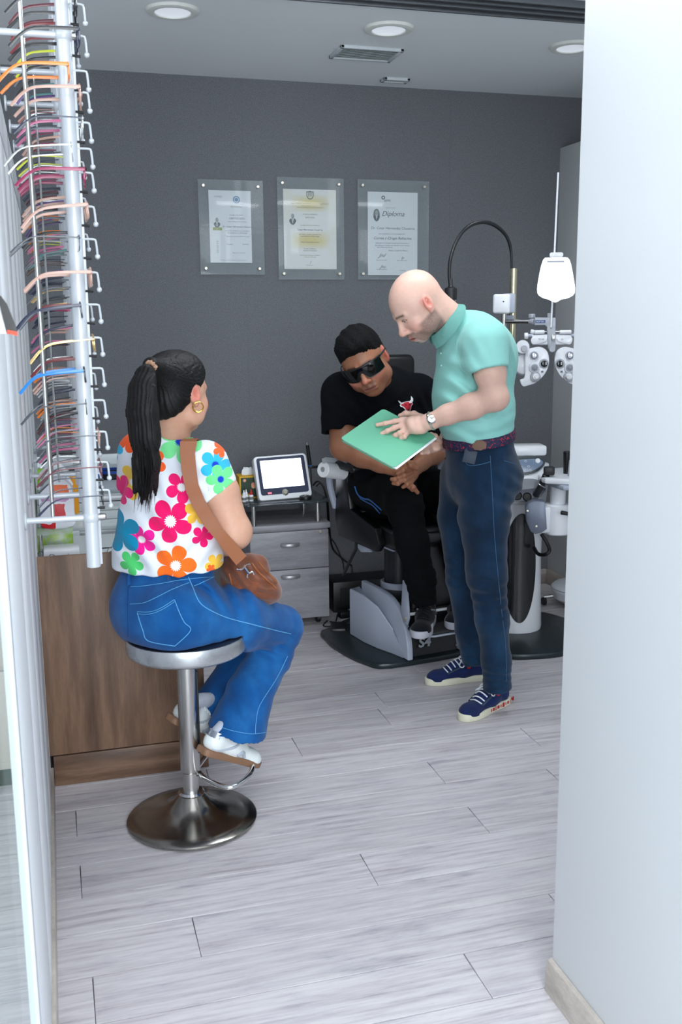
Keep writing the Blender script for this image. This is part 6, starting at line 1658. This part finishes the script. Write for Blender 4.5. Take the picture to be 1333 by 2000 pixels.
# bull's head emblem on the chest
ze = lambda a, b: (610 + a / 5.127, 620 + b / 5.127)
MEW = mat('emblem white thread', (226, 226, 230), .8, var=0); MER = mat('emblem red thread', (190, 24, 48), .8, var=0); MEK = mat('emblem black thread', (20, 10, 14), .8, var=0)
decal(bt_, [ze(*p) for p in ((884, 860), (905, 850), (962, 838), (1000, 848), (1005, 866), (992, 884), (985, 915), (975, 940), (940, 940), (922, 915), (905, 900), (885, 896), (875, 880))], MEW, 'emblem_outline', M_, .0025)
decal(bt_, [ze(*p) for p in ((890, 874), (908, 856), (962, 844), (998, 858), (986, 880), (978, 912), (968, 932), (944, 932), (930, 910), (912, 892), (892, 888))], MER, 'bull_face', M_, .0042)
decal(bt_, [ze(*p) for p in ((912, 866), (886, 868), (864, 850), (852, 826), (872, 834), (884, 850), (908, 852))], MEW, 'horn', M_, .0050)
decal(bt_, [ze(*p) for p in ((962, 846), (984, 826), (984, 788), (1003, 812), (1004, 840), (982, 858), (966, 858))], MEW, 'horn', M_, .0050)
for po in (((920, 872), (940, 878), (938, 884), (922, 880)), ((958, 876), (978, 864), (978, 872), (962, 882)), ((945, 915), (965, 912), (962, 922), (948, 924))):
    decal(bt_, [ze(*p) for p in po], MEK, 'bull_feature', M_, .0062, step=1)
# black track trousers with blue stripes
MTRK = cloth_mat('black track fabric', (8, 9, 12), (6, 7, 9), rough=.9, scale=500, bump=.15, sheen=0)
B = Body()
rk_ = [P(728, 948, 4.42), P(770, 962, 4.18), P(790, 985, 4.00), P(806, 1060, 3.96), P(822, 1130, 3.98), P(828, 1172, 4.00)]
B.u(rc(P(735, 945, 4.46), P(810, 945, 4.50), .125, .125), .04)
B.limb(rk_, [.115, .100, .078, .068, .062, .058], .035)
lk_ = [P(815, 945, 4.48), P(858, 962, 4.28), P(885, 980, 4.16), P(890, 1060, 4.12), P(895, 1150, 4.14)]
B.limb(lk_, [.112, .096, .076, .064, .056], .035)
B.cut(halfspace(P(828, 1176, 4.0), (0, .1, -1)), 0)
B.disp = folds([(rk_[2], (0, .3, 1), .06, .005, .12), (rk_[4], (0, 0, 1), .05, .004, .10), (rk_[1], (1, 0, .2), .07, .005, .12)])
lo, hi = bounds(rk_ + lk_, .15); v, q = B.mesh(lo, hi, .0055)
trk = npmesh('track_trousers', v, q, MTRK, M_, label='black track trousers with blue side stripes'); bk_ = bvh(trk)
MSTR = mat('blue piping', (40, 96, 160), .6, var=0)
stitch(bk_, [(694, 950), (700, 966), (712, 974), (722, 976), (735, 986), (746, 996)], .0042, 'side_stripe', MSTR, M_)
stitch(bk_, [(698, 962), (706, 974), (718, 981), (730, 988), (744, 1004)], .0032, 'side_stripe', MSTR, M_)
# trainers
MTRA = cloth_mat('black trainer mesh', (26, 30, 38), (14, 16, 22), scale=600); MMID = mat('pale trainer midsole', (178, 180, 190), .6, var=.08)
def trainer(heel, toe, lab):
    f, u_, _b = shoe('shoe', M_, heel, toe, (0, 0, 1), (MTRA, MMID), L=.295, W=1.08, sole=.032); u_['label'] = lab; b = bvh(u_)
    def top(x, y, off=.003):
        l, n, i, t = b.ray_cast(f.p(x, y, .2), -f.z); return (l + n * off) if l is not None else f.p(x, y, .08)
    for k in range(5):
        y = .12 + .017 * k; MB().tube([top(-.024, y), top(0, y + .006, .005), top(.024, y)], .003, 6, smooth=3).build('lace', MBLACK, u_)
    for q_ in (-1, 1): MB().tube([f.p(q_ * .041, .06, .05), f.p(q_ * .040, .10, .075), f.p(q_ * .030, .13, .085)], .004, 6, smooth=3).build('side_panel', mat('grey trainer trim', (130, 134, 134), .5), u_)
fz_ = CO.z + .192
trainer(put(P(838, 1180, 4.16), fz_), put(P(822, 1236, 3.93), fz_), 'black trainer with pale midsole on the footrest')
trainer(put(P(895, 1180, 4.24), fz_), put(P(890, 1225, 4.01), fz_), 'black trainer hidden behind the doctor')
# ================================================================== the seated woman
W_ = T('person', 'woman with long dark ponytail, floral blouse and blue jeans, seated on the bar stool', 'person', (.345, 2.95, .58))
az = math.radians(43); fw = V((math.cos(az), math.sin(az), 0)); rw = V((math.sin(az), -math.cos(az), 0))
HW = Fr((0, 0, 0), fw * .995 - V((0, 0, .09)), (0, 0, 1), 1.0)
HW.o = P(382, 772, 2.93) - (HW.p(.077, -.008, -.008) - HW.o)
B = Body(); head(B, HW, female=True)
NWp = P(337, 858, 3.01)
B.u(rc(HW.p(0, -.026, -.06), NWp, .046, .048), .025)
B.u(rc(NWp, P(335, 950, 3.02), .048, .07), .02)
RSH, REL, RWR = P(404, 902, 2.89), P(457, 1036, 2.85), P(438, 1075, 3.05)
LSH, LEL = P(273, 885, 3.13), P(270, 1040, 3.22)
B.limb([P(340, 940, 3.02), RSH], [.055, .046], .02)
B.limb([RSH, P(430, 960, 2.87), REL], [.050, .053, .048], .02)
B.u(el(REL + V((.004, 0, -.012)), .046), .02)
B.limb([REL, REL.lerp(RWR, .5), RWR], [.047, .042, .030], .02)
B.u(rc(RWR, P(432, 1088, 3.09), .028, .030, V((0, -1, .3)), .6), .015)
for k in range(4): finger(B, [P(432, 1084 + 5 * k, 3.10), P(424, 1082 + 6 * k, 3.12), P(417, 1078 + 7 * k, 3.13)], .009, .007)
B.limb([P(330, 940, 3.02), LSH, LEL], [.055, .046, .044], .02)
B.limb([LEL, P(380, 1085, 3.22)], [.044, .030], .02)
lo, hi = bounds([HW.p(0, .13, 0), HW.p(0, 0, .13), NWp, RSH, REL, RWR, LSH, LEL], .10)
v, q = B.mesh(lo, hi, .0036)
c = face_paint(v, HW, SK['w'], (190, 90, 90), (50, 36, 32))
body = npmesh('body', v, q, MSKIN, W_, c)
# hair drawn back into a ponytail
def hair_mat():
    t = NT('long dark brown hair'); n = t.noise(60, 5, stretch=(3.5, 3.5, .30), rough=.7)
    t.set(Base_Color=t.ramp(n, [(.3, srgb(3, 3, 3)), (.62, srgb(11, 8, 8)), (.8, srgb(34, 22, 18))]), Roughness=.6)
    t.b.inputs['Specular IOR Level'].default_value = .35; t.bump(n, .5, .002); return t.m
MHAIRW = hair_mat()
_th = NT('dark hair combed back'); _g = _th.node('ShaderNodeTexCoord'); _n = _th.noise(55, 5, stretch=(.5, 4.0, 3.0), rough=.7)
_th.set(Base_Color=_th.ramp(_n, [(.3, srgb(3, 3, 4)), (.65, srgb(8, 7, 8)), (.85, srgb(20, 16, 15))]), Roughness=.5); _th.b.inputs['Specular IOR Level'].default_value = .3; _th.bump(_n, .6, .002)
TIE = P(295, 714, 2.86); tl = HW.loc(np.array([TIE]))[0]
B = Body()
B.u(el(HW.p(0, -.016, .030), (.081, .101, .092), HW.M), .01)
B.u(el(HW.p(0, -.050, -.030), (.066, .056, .062), HW.M), .03)
B.u(el(HW.p(0, .020, .060), (.066, .070, .058), HW.M), .02)
B.u(rc(HW.p(0, -.05, .04), TIE, .060, .024), .03)
B.cut(halfspace(HW.p(0, .074, .036), HW.y * .86 - HW.z * .50), .01)
B.cut(halfspace(HW.p(0, .018, .0), HW.y * .70 - HW.z * .72), .012)
for q_ in (-1, 1):
    B.sub(el(HW.p(q_ * .080, .004, -.012), (.024, .026, .036), HW.rot('X', 20)), .006)
    B.sub(rc(HW.p(q_ * .075, .02, -.05), HW.p(q_ * .06, -.02, -.105), .030, .030), .01)
B.cut(halfspace(HW.p(0, -.03, -.098), -HW.z), .01)
tx = n3(TIE)
def comb(p):
    q_ = (p - n3(HW.o)) @ np.array(HW.M, dtype=np.float32); a = np.arctan2(q_[..., 0] - tl[0], q_[..., 2] - tl[2] + 1e-6)
    return (.0010 * np.sin(a * 64 + 3 * np.sin(a * 7)) + .0006 * np.sin(a * 117)) * ss(np.sqrt(((p - tx) ** 2).sum(-1)), .02, .05)
B.disp = comb
lo, hi = bounds([HW.o, TIE], .14); v, q = B.mesh(lo, hi, .0030)
npmesh('hair', v, q, _th.m, W_, label='dark hair combed back over the head')
pt = [P(292, 722, 2.85), P(284, 735, 2.82), P(278, 762, 2.80), P(278, 805, 2.79), P(283, 850, 2.79), P(287, 900, 2.80), P(284, 945, 2.81), P(276, 985, 2.83)]
pr_ = [.018, .028, .040, .047, .046, .036, .022, .003]
B = Body()
for i in range(7): B.u(rc(pt[i], pt[i + 1], pr_[i], pr_[i + 1], fw, .62), .015)
B.u(rc(P(300, 900, 2.81), P(305, 968, 2.83), .020, .003), .02); B.u(rc(P(270, 900, 2.80), P(262, 962, 2.82), .014, .003), .02)
B.disp = lambda p: (.0012 * np.sin((p[..., 0] * .75 - p[..., 1] * .65) * 520 + 3 * np.sin(p[..., 2] * 9)) + .0006 * np.sin((p[..., 0] - p[..., 1]) * 1100 + 2 * np.sin(p[..., 2] * 14)))
lo, hi = bounds(pt, .08); v, q = B.mesh(lo, hi, .0030)
npmesh('ponytail', v, q, MHAIRW, W_, label='long dark ponytail')
rs = random.Random(3); m = MB()
for k in range(46):
    dx, dy = rs.uniform(-17, 17), rs.uniform(-.02, .02); e = rs.uniform(-16, 16)
    m.tube([P(280 + dx * .5, 800, 2.775 + dy), P(286 + dx, 900, 2.78 + dy), P(284 + dx + e * .4, 950, 2.80 + dy), P(280 + dx * .8 + e, 985 + rs.uniform(-22, 18), 2.82 + dy)], [.0022, .0022, .0014, .0003], 4, smooth=3)
m.build('hair_ends', MHAIRW, W_, kind='stuff')
m = MB(); TIE = P(295, 713, 2.835)
m.tube([TIE + HW.rot('X', 40) @ V((.011 * math.cos(a * PI / 8), .0, .010 * math.sin(a * PI / 8))) + V((.003 * math.sin(a * 3), 0, 0)) for a in range(16)], [.0045, .0075] * 8, 7, closed=True)
m.build('hair_tie', mat('beige knotted scrunchie', (176, 138, 110), .8, var=.5, scale=120), W_, label='beige hair tie')
er = P(387, 795, 2.915)
MB().tube([er + V((.0150 * math.cos(a * PI / 12), -.004 * math.sin(a * PI / 12), .0150 * math.sin(a * PI / 12))) for a in range(24)], [.0016 + .0010 * (.5 - .5 * math.sin(a * PI / 12)) for a in range(24)], 8, closed=True).build('hoop_earring', mat('polished gold', (226, 180, 80), .15, 1.0), W_, label='gold hoop earring')
# floral blouse
def blouse_mat():
    t = NT('white crepe printed with bright flowers'); g = t.node('ShaderNodeTexCoord')
    vr = V((.9935, -.1135, 0)); org = P(330, 1000, 2.9)
    def dot(vec):
        n = t.node('ShaderNodeVectorMath', operation='DOT_PRODUCT'); t.link(g.outputs['Object'], n.inputs[0]); n.inputs[1].default_value = vec; return n.outputs['Value']
    U, Z = dot(tuple(vr)), dot((0, 0, 1))
    def uv(px, py):                       # cloth coordinates of a point seen on the back of the blouse
        p = P(px, py, 2.86) - V((.345, 2.95, .58)); return p.dot(vr), p.z
    col = srgb(226, 232, 240); colsock = None
    FL = [(351, 868, 42, (122, 226, 150), (20, 50, 180), 0, .18), (298, 910, 26, (250, 100, 40), (240, 240, 240), .4, .2), (355, 954, 31, (240, 20, 110), (240, 240, 240), .2, .25),
          (333, 1019, 42, (240, 14, 104), (240, 244, 244), .35, .24), (276, 1062, 29, (244, 24, 150), (240, 240, 240), .5, .24), (343, 1103, 40, (255, 112, 30), (244, 240, 236), .0, .24),
          (256, 957, 31, (240, 196, 70), (236, 240, 244), .3, .2), (231, 1056, 42, (0, 140, 180), (0, 140, 180), .6, .0), (255, 1112, 24, (80, 200, 110), (80, 200, 110), .2, .0),
          (230, 977, 26, (236, 20, 120), (236, 20, 120), .1, .0), (243, 878, 24, (250, 96, 40), (250, 96, 40), .1, .0), (386, 1000, 25, (246, 196, 70), (246, 196, 70), .9, .0),
          (396, 1046, 22, (236, 16, 110), (236, 16, 110), 1.2, .0), (420, 1102, 20, (246, 196, 70), (246, 196, 70), .4, .0), (412, 1110, 9, (250, 100, 40), (250, 100, 40), .4, .0),
          (420, 905, 30, (50, 180, 226), (20, 60, 190), .1, .22), (430, 932, 28, (110, 226, 140), (10, 60, 190), .5, .22), (432, 876, 16, (250, 100, 40), (250, 100, 40), .2, .0),
          (322, 842, 20, (110, 220, 140), (236, 30, 110), .9, .3), (205, 900, 26, (50, 180, 226), (20, 60, 190), 0, .2)]
    wob = t.noise(10, 2)
    for px, py, r, c1, c2, ph, core in FL:
        u0, z0 = uv(px, py); R = r / 655.0
        du = t.math('SUBTRACT', U, u0); dz = t.math('SUBTRACT', Z, z0)
        rr = t.math('SQRT', t.math('MULTIPLY_ADD', du, du, t.math('MULTIPLY', dz, dz)))
        th = t.math('ARCTAN2', dz, du)
        pet = t.math('POWER', t.math('ABSOLUTE', t.math('COSINE', t.math('MULTIPLY_ADD', th, 2.5, ph * 3))), .45)
        lim = t.math('MULTIPLY_ADD', pet, R * .66, R * .34)
        msk = t.math('LESS_THAN', rr, lim)
        col = t.mix(msk, col, srgb(*c1))
        if core:
            ray_ = t.math('MULTIPLY_ADD', t.math('COSINE', t.math('MULTIPLY', th, 16.0)), R * .04, R * core)
            col = t.mix(t.math('LESS_THAN', rr, ray_), col, srgb(*c2))
    t.set(Base_Color=col, Roughness=.8, Sheen_Weight=.1); t.b.inputs['Specular IOR Level'].default_value = .25
    t.bump(t.noise(500, 2), .12, .0006); return t.m
MBLO = blouse_mat()
B = Body()
B.u(rc(P(326, 1108, 3.0), P(330, 1020, 3.0), .172, .160, fw, .72), .03)
B.u(rc(P(330, 1020, 3.0), P(337, 962, 3.01), .160, .148, fw, .72), .04)
B.u(rc(P(396, 908, 2.91), P(286, 896, 3.12), .056, .060), .06)
B.u(rc(P(336, 900, 3.01), P(332, 850, 3.01), .090, .056, cuts=[(P(342, 842, 3.01), (.40, .12, .9))]), .035)
aR = (REL - RSH).normalized(); RQ = P(424, 952, 2.86)
B.u(rc(RSH, REL, .062, .064, cuts=[(RSH.lerp(REL, .44), aR + V((.24, 0, .06)))]), .03)
B.sub(rc(RSH.lerp(REL, .37), REL, .050, .056), .002)
B.u(rc(LSH, LEL, .068, .074, cuts=[(LSH.lerp(LEL, .42), LEL - LSH)]), .03)
B.u(rc(P(322, 1094, 3.0) + rw * -.03, P(332, 1094, 3.0) + rw * .03, .150, .150, fw, .80, cuts=[(P(326, 1112, 3.0), (0, 0, -1))]), .02)
B.sub(rc(HW.p(0, -.02, -.07), P(342, 864, 3.01), .050, .051), .004)
B.cut(halfspace(P(326, 1107, 2.98), (.06, 0, -1)), .004)
B.disp = folds([(P(300, 1040, 2.85), (.75, 0, .5), .06, .006, .13), (P(380, 1040, 2.84), (-.7, 0, .7), .055, .006, .12), (P(300, 1100, 2.86), (1, 0, .1), .06, .003, .09), (P(360, 1105, 2.84), (1, 0, -.1), .07, .003, .09),
                (P(385, 940, 2.83), (.8, 0, .6), .06, .004, .06), (P(290, 950, 2.88), (.9, 0, .3), .06, .004, .10), (P(265, 1060, 2.93), (.6, 0, .8), .06, .005, .10)])
lo, hi = bounds([P(326, 1130, 3.0), P(345, 850, 3.0), RSH, LSH, REL, LEL], .20)
v, q = B.mesh(lo, hi, .0042); v = relax(v, q, 1, .5)
blo = npmesh('blouse', v, q, MBLO, W_, label='white blouse with bright flower print'); bbl = bvh(blo)
# jeans
_t = NT('bright blue denim'); _n = _t.noise(7, 5, stretch=(1.2, 1.2, 1)); _w = _t.noise(800, 2)
_t.set(Base_Color=_t.ramp(_n, [(.28, srgb(8, 62, 118)), (.5, srgb(12, 80, 142)), (.75, srgb(34, 104, 166))]), Roughness=.85, Sheen_Weight=.1)
_t.b.inputs['Specular IOR Level'].default_value = .2; _t.bump(_w, .3, .0008); MJEAN = _t.m
B = Body()
B.u(rc(P(330, 1108, 3.0), P(322, 1170, 2.99), .150, .160, fw, .78), .03)
B.u(el(P(310, 1205, 2.93), (.120, .120, .098)), .05)
B.u(el(P(285, 1190, 3.02), (.105, .115, .105)), .05)
rl = [P(345, 1207, 2.855), P(455, 1210, 2.97), P(548, 1226, 3.13), P(528, 1280, 3.10), P(490, 1350, 3.03), P(465, 1422, 2.98)]
B.limb(rl[:3], [.108, .098, .074], .04); B.limb(rl[2:5], [.072, .070, .074], .02)
hemR = (P(470, 1424, 2.98), V((-.30, .05, -.95))); hemL = (P(414, 1396, 3.18), V((-.15, .1, -1)))
B.u(rc(rl[4], rl[5] + (rl[5] - rl[4]) * .5, .074, .104, cuts=[hemR]), .02)
ll = [P(320, 1205, 3.08), P(420, 1215, 3.24), P(495, 1240, 3.34), P(470, 1300, 3.28), P(420, 1385, 3.18)]
B.limb(ll[:4], [.10, .090, .070, .066], .03)
B.u(rc(ll[3], ll[4] + (ll[4] - ll[3]) * .5, .066, .088, cuts=[hemL]), .03)
B.cut(halfspace(P(330, 1098, 3.0), (-.05, 0, 1)), 0)
hd_ = (P(524, 1441, 2.98) - P(415, 1404, 2.98)).normalized()
hn = V((-hd_.z, 0, hd_.x)); hn = -hn if hn.z > 0 else hn
B.cut(halfspace(P(470, 1425, 2.98), V((hn.x, 0, hn.z))), 0) if False else None
sh_ = rl[5] - rl[4]; sh_.normalize()
B.sub(rc(rl[5] - sh_ * .0, rl[5] + sh_ * .1, .070, .094), .0)
s2 = (ll[4] - ll[3]).normalized(); B.sub(rc(ll[4] - s2 * .01, ll[4] + s2 * .1, .058, .068), 0)
B.cut(lambda p: np.minimum(np.minimum(.619 - p[..., 2], .180 - np.sqrt((p[..., 0] - .348) ** 2 + (p[..., 1] - 2.955) ** 2)), p[..., 2] - .49), .006)
B.disp = folds([(P(400, 1165, 2.88), (.8, 0, .6), .045, .007, .08), (P(440, 1180, 2.95), (1, 0, .3), .05, .007, .10), (P(535, 1260, 3.05), (.5, 0, .9), .045, .006, .08), (P(500, 1330, 2.98), (.8, 0, .5), .07, .004, .12),
                (P(380, 1150, 2.87), (.5, 0, 1), .04, .005, .06), (P(480, 1240, 3.0), (.3, 0, 1), .04, .005, .06), (P(455, 1400, 2.92), (1, 0, .3), .06, .004, .08)])
lo, hi = bounds(rl + ll + [P(310, 1190, 2.95)], .19); v, q = B.mesh(lo, hi, .0048); v = relax(v, q, 1, .4)
jw = npmesh('jeans', v, q, MJEAN, W_, label='bright blue wide leg jeans'); bjw = bvh(jw)
MSTW = mat('pale blue seam stitching', (92, 164, 214), .8, var=0); MSDK = mat('denim shadow seam', (8, 56, 112), .8, var=0)
zw = lambda a, b: (190 + a / 3.174, 1080 + b / 3.174)
def st_(pts, r=.0009, nm='stitching', m=None): stitch(bjw, [zw(*p) for p in pts], r, nm, m or MSTW, W_, 5, .0012)
st_([(250, 365), (330, 365), (400, 340), (478, 290)]); st_([(252, 378), (330, 378), (400, 353), (480, 303)])
st_([(250, 372), (285, 480), (320, 545), (480, 575)], .0012); st_([(480, 292), (510, 370), (540, 430), (578, 480), (480, 577)], .0012)
st_([(205, 318), (290, 310), (380, 270), (470, 225), (570, 185)]); st_([(210, 210), (290, 205), (400, 190), (540, 165), (700, 150), (745, 150)])
st_([(565, 150), (590, 210), (630, 300), (690, 350), (800, 400), (950, 440), (1100, 478), (1200, 500)], .0014, 'side_seam')
st_([(205, 130), (195, 210), (190, 320), (192, 520)], .0010, 'seat_seam', MSDK)
st_([(745, 1072), (850, 1105), (960, 1122), (1055, 1110)]); st_([(980, 1120), (985, 1040), (1010, 940), (1110, 780), (1180, 640)], .0009, 'side_seam')
st_([(600, 205), (700, 160), (745, 130)], .0012)
for a, b in (((442, 108), (446, 178)), ((205, 128), (203, 205))):
    pa_, pb_ = hit(bjw, *zw(*a), .003), hit(bjw, *zw(*b), .003)
    if pa_ and pb_: MB().tube([pa_, (pa_ + pb_) / 2 , pb_], .0055, 6, flat=1.0).build('belt_loop', MJEAN, W_)
# shoes
MWSH = mat('white leather', (224, 230, 230), .4, var=.04); MGUM = mat('brown gum sole', (132, 98, 74), .55, var=.06); MSIL = mat('silver grey suede', (178, 186, 198), .5, var=.06); MSILV = mat('silver leather heel tab', (190, 200, 212), .25, .6)
MSOCK = cloth_mat('grey white sock', (196, 202, 214), (180, 186, 200), scale=500)
def wshoe(heel, toe, up, lab, ank):
    f, u_, _b = shoe('shoe', W_, heel, toe, up, (MWSH, MGUM), L=.258, W=1.0, sole=.022); u_['label'] = lab; b = bvh(u_)
    def sf(x, y, z_, off=.0012):
        o = f.p(x * 3 if x else 0, y, z_ if x else .25); d = (f.p(0, y, z_) - o).normalized(); l, n, i, t = b.ray_cast(o, d)
        return (l + n * off) if l is not None else f.p(x, y, z_)
    for q_ in (-1, 1):
        MB().tube([sf(q_ * .04, .02 + .014 * k, .030 + .0008 * k * k, .0006) for k in range(12)], [.002, .0045, .005, .0045, .002], 6, flat=.5).build('side_swoosh_band', MSIL, u_)
        MB().tube([sf(q_ * .04, .13, .03, .0005), sf(q_ * .035, .15, .045, .0005), sf(q_ * .03, .17, .03, .0005)], .007, 6, smooth=3).build('suede_overlay', MSIL, u_)
    G = []
    for i in range(9):
        a = -1.1 + 2.2 * i / 8; G.append([f.p(.038 * math.sin(a), .045 - .040 * math.cos(a), z_) for z_ in (.056, .066, .078, .088)])
    MB().quadgrid(G, thick=.003).build('heel_tab', MSILV, u_)
    for k in range(5):
        y = .105 + .016 * k; MB().tube([sf(0, y, 0) + f.x * -.022 * f.s + f.z * -.006, sf(0, y + .003, 0, .003), sf(0, y, 0) + f.x * .022 * f.s + f.z * -.006], .0026, 6, smooth=3).build('lace', MWSH, u_)
    MB().tube([f.p(0, .045, .070), f.p(0, .050, .10), ank], [.027, .026, .027], 16, smooth=2).build('sock', MSOCK, u_)
    return f
wshoe(P(391, 1471, 2.90), P(512, 1498, 3.03), V((.22, 0, 1)), 'white shoe resting on the stool footrest', P(470, 1405, 2.99))
wshoe(P(330, 1408, 3.02), P(425, 1462, 3.14), V((.35, 0, 1)), 'white shoe lifted behind the stool post', P(420, 1368, 3.18))

# brown shoulder bag
hb = T('shoulder_bag', 'brown suede crossbody bag on the woman\'s lap with wide strap over her shoulder', 'bag', P(490, 1130, 2.98))
_t = NT('brown suede'); _n = _t.noise(9, 4); _w = _t.noise(260, 3)
_t.set(Base_Color=_t.ramp(_n, [(.3, srgb(84, 42, 24)), (.6, srgb(120, 64, 36)), (.8, srgb(148, 84, 50))]), Roughness=.8, Sheen_Weight=.3); _t.bump(_w, .3, .001); MSUE = _t.m
MSTRAP = mat('tan brown leather strap', (142, 82, 44), .55, var=.08)
B = Body(); bR = Fr(P(492, 1128, 2.99), V((-.1, -1, .35)), V((.45, 0, 1)), 1.0)
B.u(el(P(484, 1136, 3.0), (.095, .055, .062), Fr(P(0, 0, 3), V((0, -1, .2)), V((.50, 0, 1))).M), .02)
B.u(el(P(515, 1150, 3.02), (.062, .048, .046), Fr(P(0, 0, 3), V((0, -1, .2)), V((.55, 0, 1))).M), .03)
B.u(rc(P(462, 1108, 2.98), P(500, 1106, 3.0), .045, .040), .03)
B.disp = folds([(P(480, 1130, 2.93), (.8, 0, .5), .035, .006, .08), (P(515, 1145, 2.95), (.3, 0, 1), .03, .005, .06)])
lo, hi = bounds([P(484, 1136, 3.0)], .17); v, q = B.mesh(lo, hi, .0042)
bg = npmesh('bag_body', v, q, MSUE, hb); bgb = bvh(bg)
for pts in ([(448, 1120), (462, 1160), (490, 1168)], [(492, 1100), (506, 1118), (530, 1140), (540, 1150)], [(505, 1098), (520, 1116), (540, 1138)]):
    stitch(bgb, pts, .0035, 'piping', MSTRAP, hb)
zb = lambda a, b: (430 + a / 4.597, 840 + b / 4.597)
pa_ = hit(bgb, *zb(235, 1235), .006) or P(*zb(235, 1235), 2.92)
m = MB(); m.tube([P(*zb(150, 1248), pa_.y), P(*zb(185, 1252), pa_.y - .004), P(*zb(215, 1235), pa_.y - .006), P(*zb(240, 1205), pa_.y - .004), P(*zb(268, 1205), pa_.y)], .003, 8, smooth=3)
m.tube([P(*zb(218, 1232), pa_.y - .006), P(*zb(262, 1290), pa_.y - .008)], .0048, 8)
m.tube([P(*zb(247, 1325), pa_.y - .004), P(*zb(245, 1300), pa_.y - .006), P(*zb(265, 1280), pa_.y - .008), P(*zb(295, 1275), pa_.y - .006), P(*zb(303, 1295), pa_.y - .004)], .003, 8, smooth=3)
m.build('clasp', MPOLISH, hb)
# strap: a wide band laid over the shoulder and down across the back
bstr = bvh(blo, jw, body, bg)
cl = [((352, 862), (385, 862)), ((352, 885), (381, 886)), ((355, 920), (384, 918)), ((362, 955), (388, 946)), ((376, 990), (400, 976)), ((396, 1024), (417, 1006)), ((420, 1052), (437, 1035)), ((444, 1082), (462, 1062)), ((462, 1104), (482, 1086)), ((470, 1112), (490, 1096))]
G = []
for a, b in cl:
    row = []
    ys = []
    for t_ in (0, .5, 1):
        px, py = a[0] + (b[0] - a[0]) * t_, a[1] + (b[1] - a[1]) * t_; h_ = hit(bstr, px, py, .004); ys.append(h_.y if h_ is not None else 2.84)
    y_ = min(ys)
    for t_ in (0, .25, .5, .75, 1):
        px, py = a[0] + (b[0] - a[0]) * t_, a[1] + (b[1] - a[1]) * t_; row.append((px, py, y_ - .004))
    G.append(row)
ysm = [r[0][2] for r in G]; ysm = [min(ysm[max(0, i - 1):i + 2]) for i in range(len(ysm))]
G = [[P(px, py, yy) for px, py, _ in r] for r, yy in zip(G, ysm)]
top_ = [[P(356 + 7 * k, 858, 2.90) for k in range(5)], [P(362 + 6.5 * k, 856, 2.97) for k in range(5)], [P(372 + 5 * k, 862, 3.06) for k in range(5)]]
G = top_[::-1] + G
t = bmesh.new(); g = [[t.verts.new(p) for p in row] for row in G]
for i in range(len(g) - 1):
    for j in range(4): t.faces.new((g[i][j], g[i + 1][j], g[i + 1][j + 1], g[i][j + 1]))
bmesh.ops.subdivide_edges(t, edges=list(t.edges), cuts=1, use_grid_fill=True, smooth=0.6)
bmesh.ops.solidify(t, geom=list(t.faces), thickness=.003)
mb = MB(); mb._add(t); mb.build('strap', MSTRAP, hb)
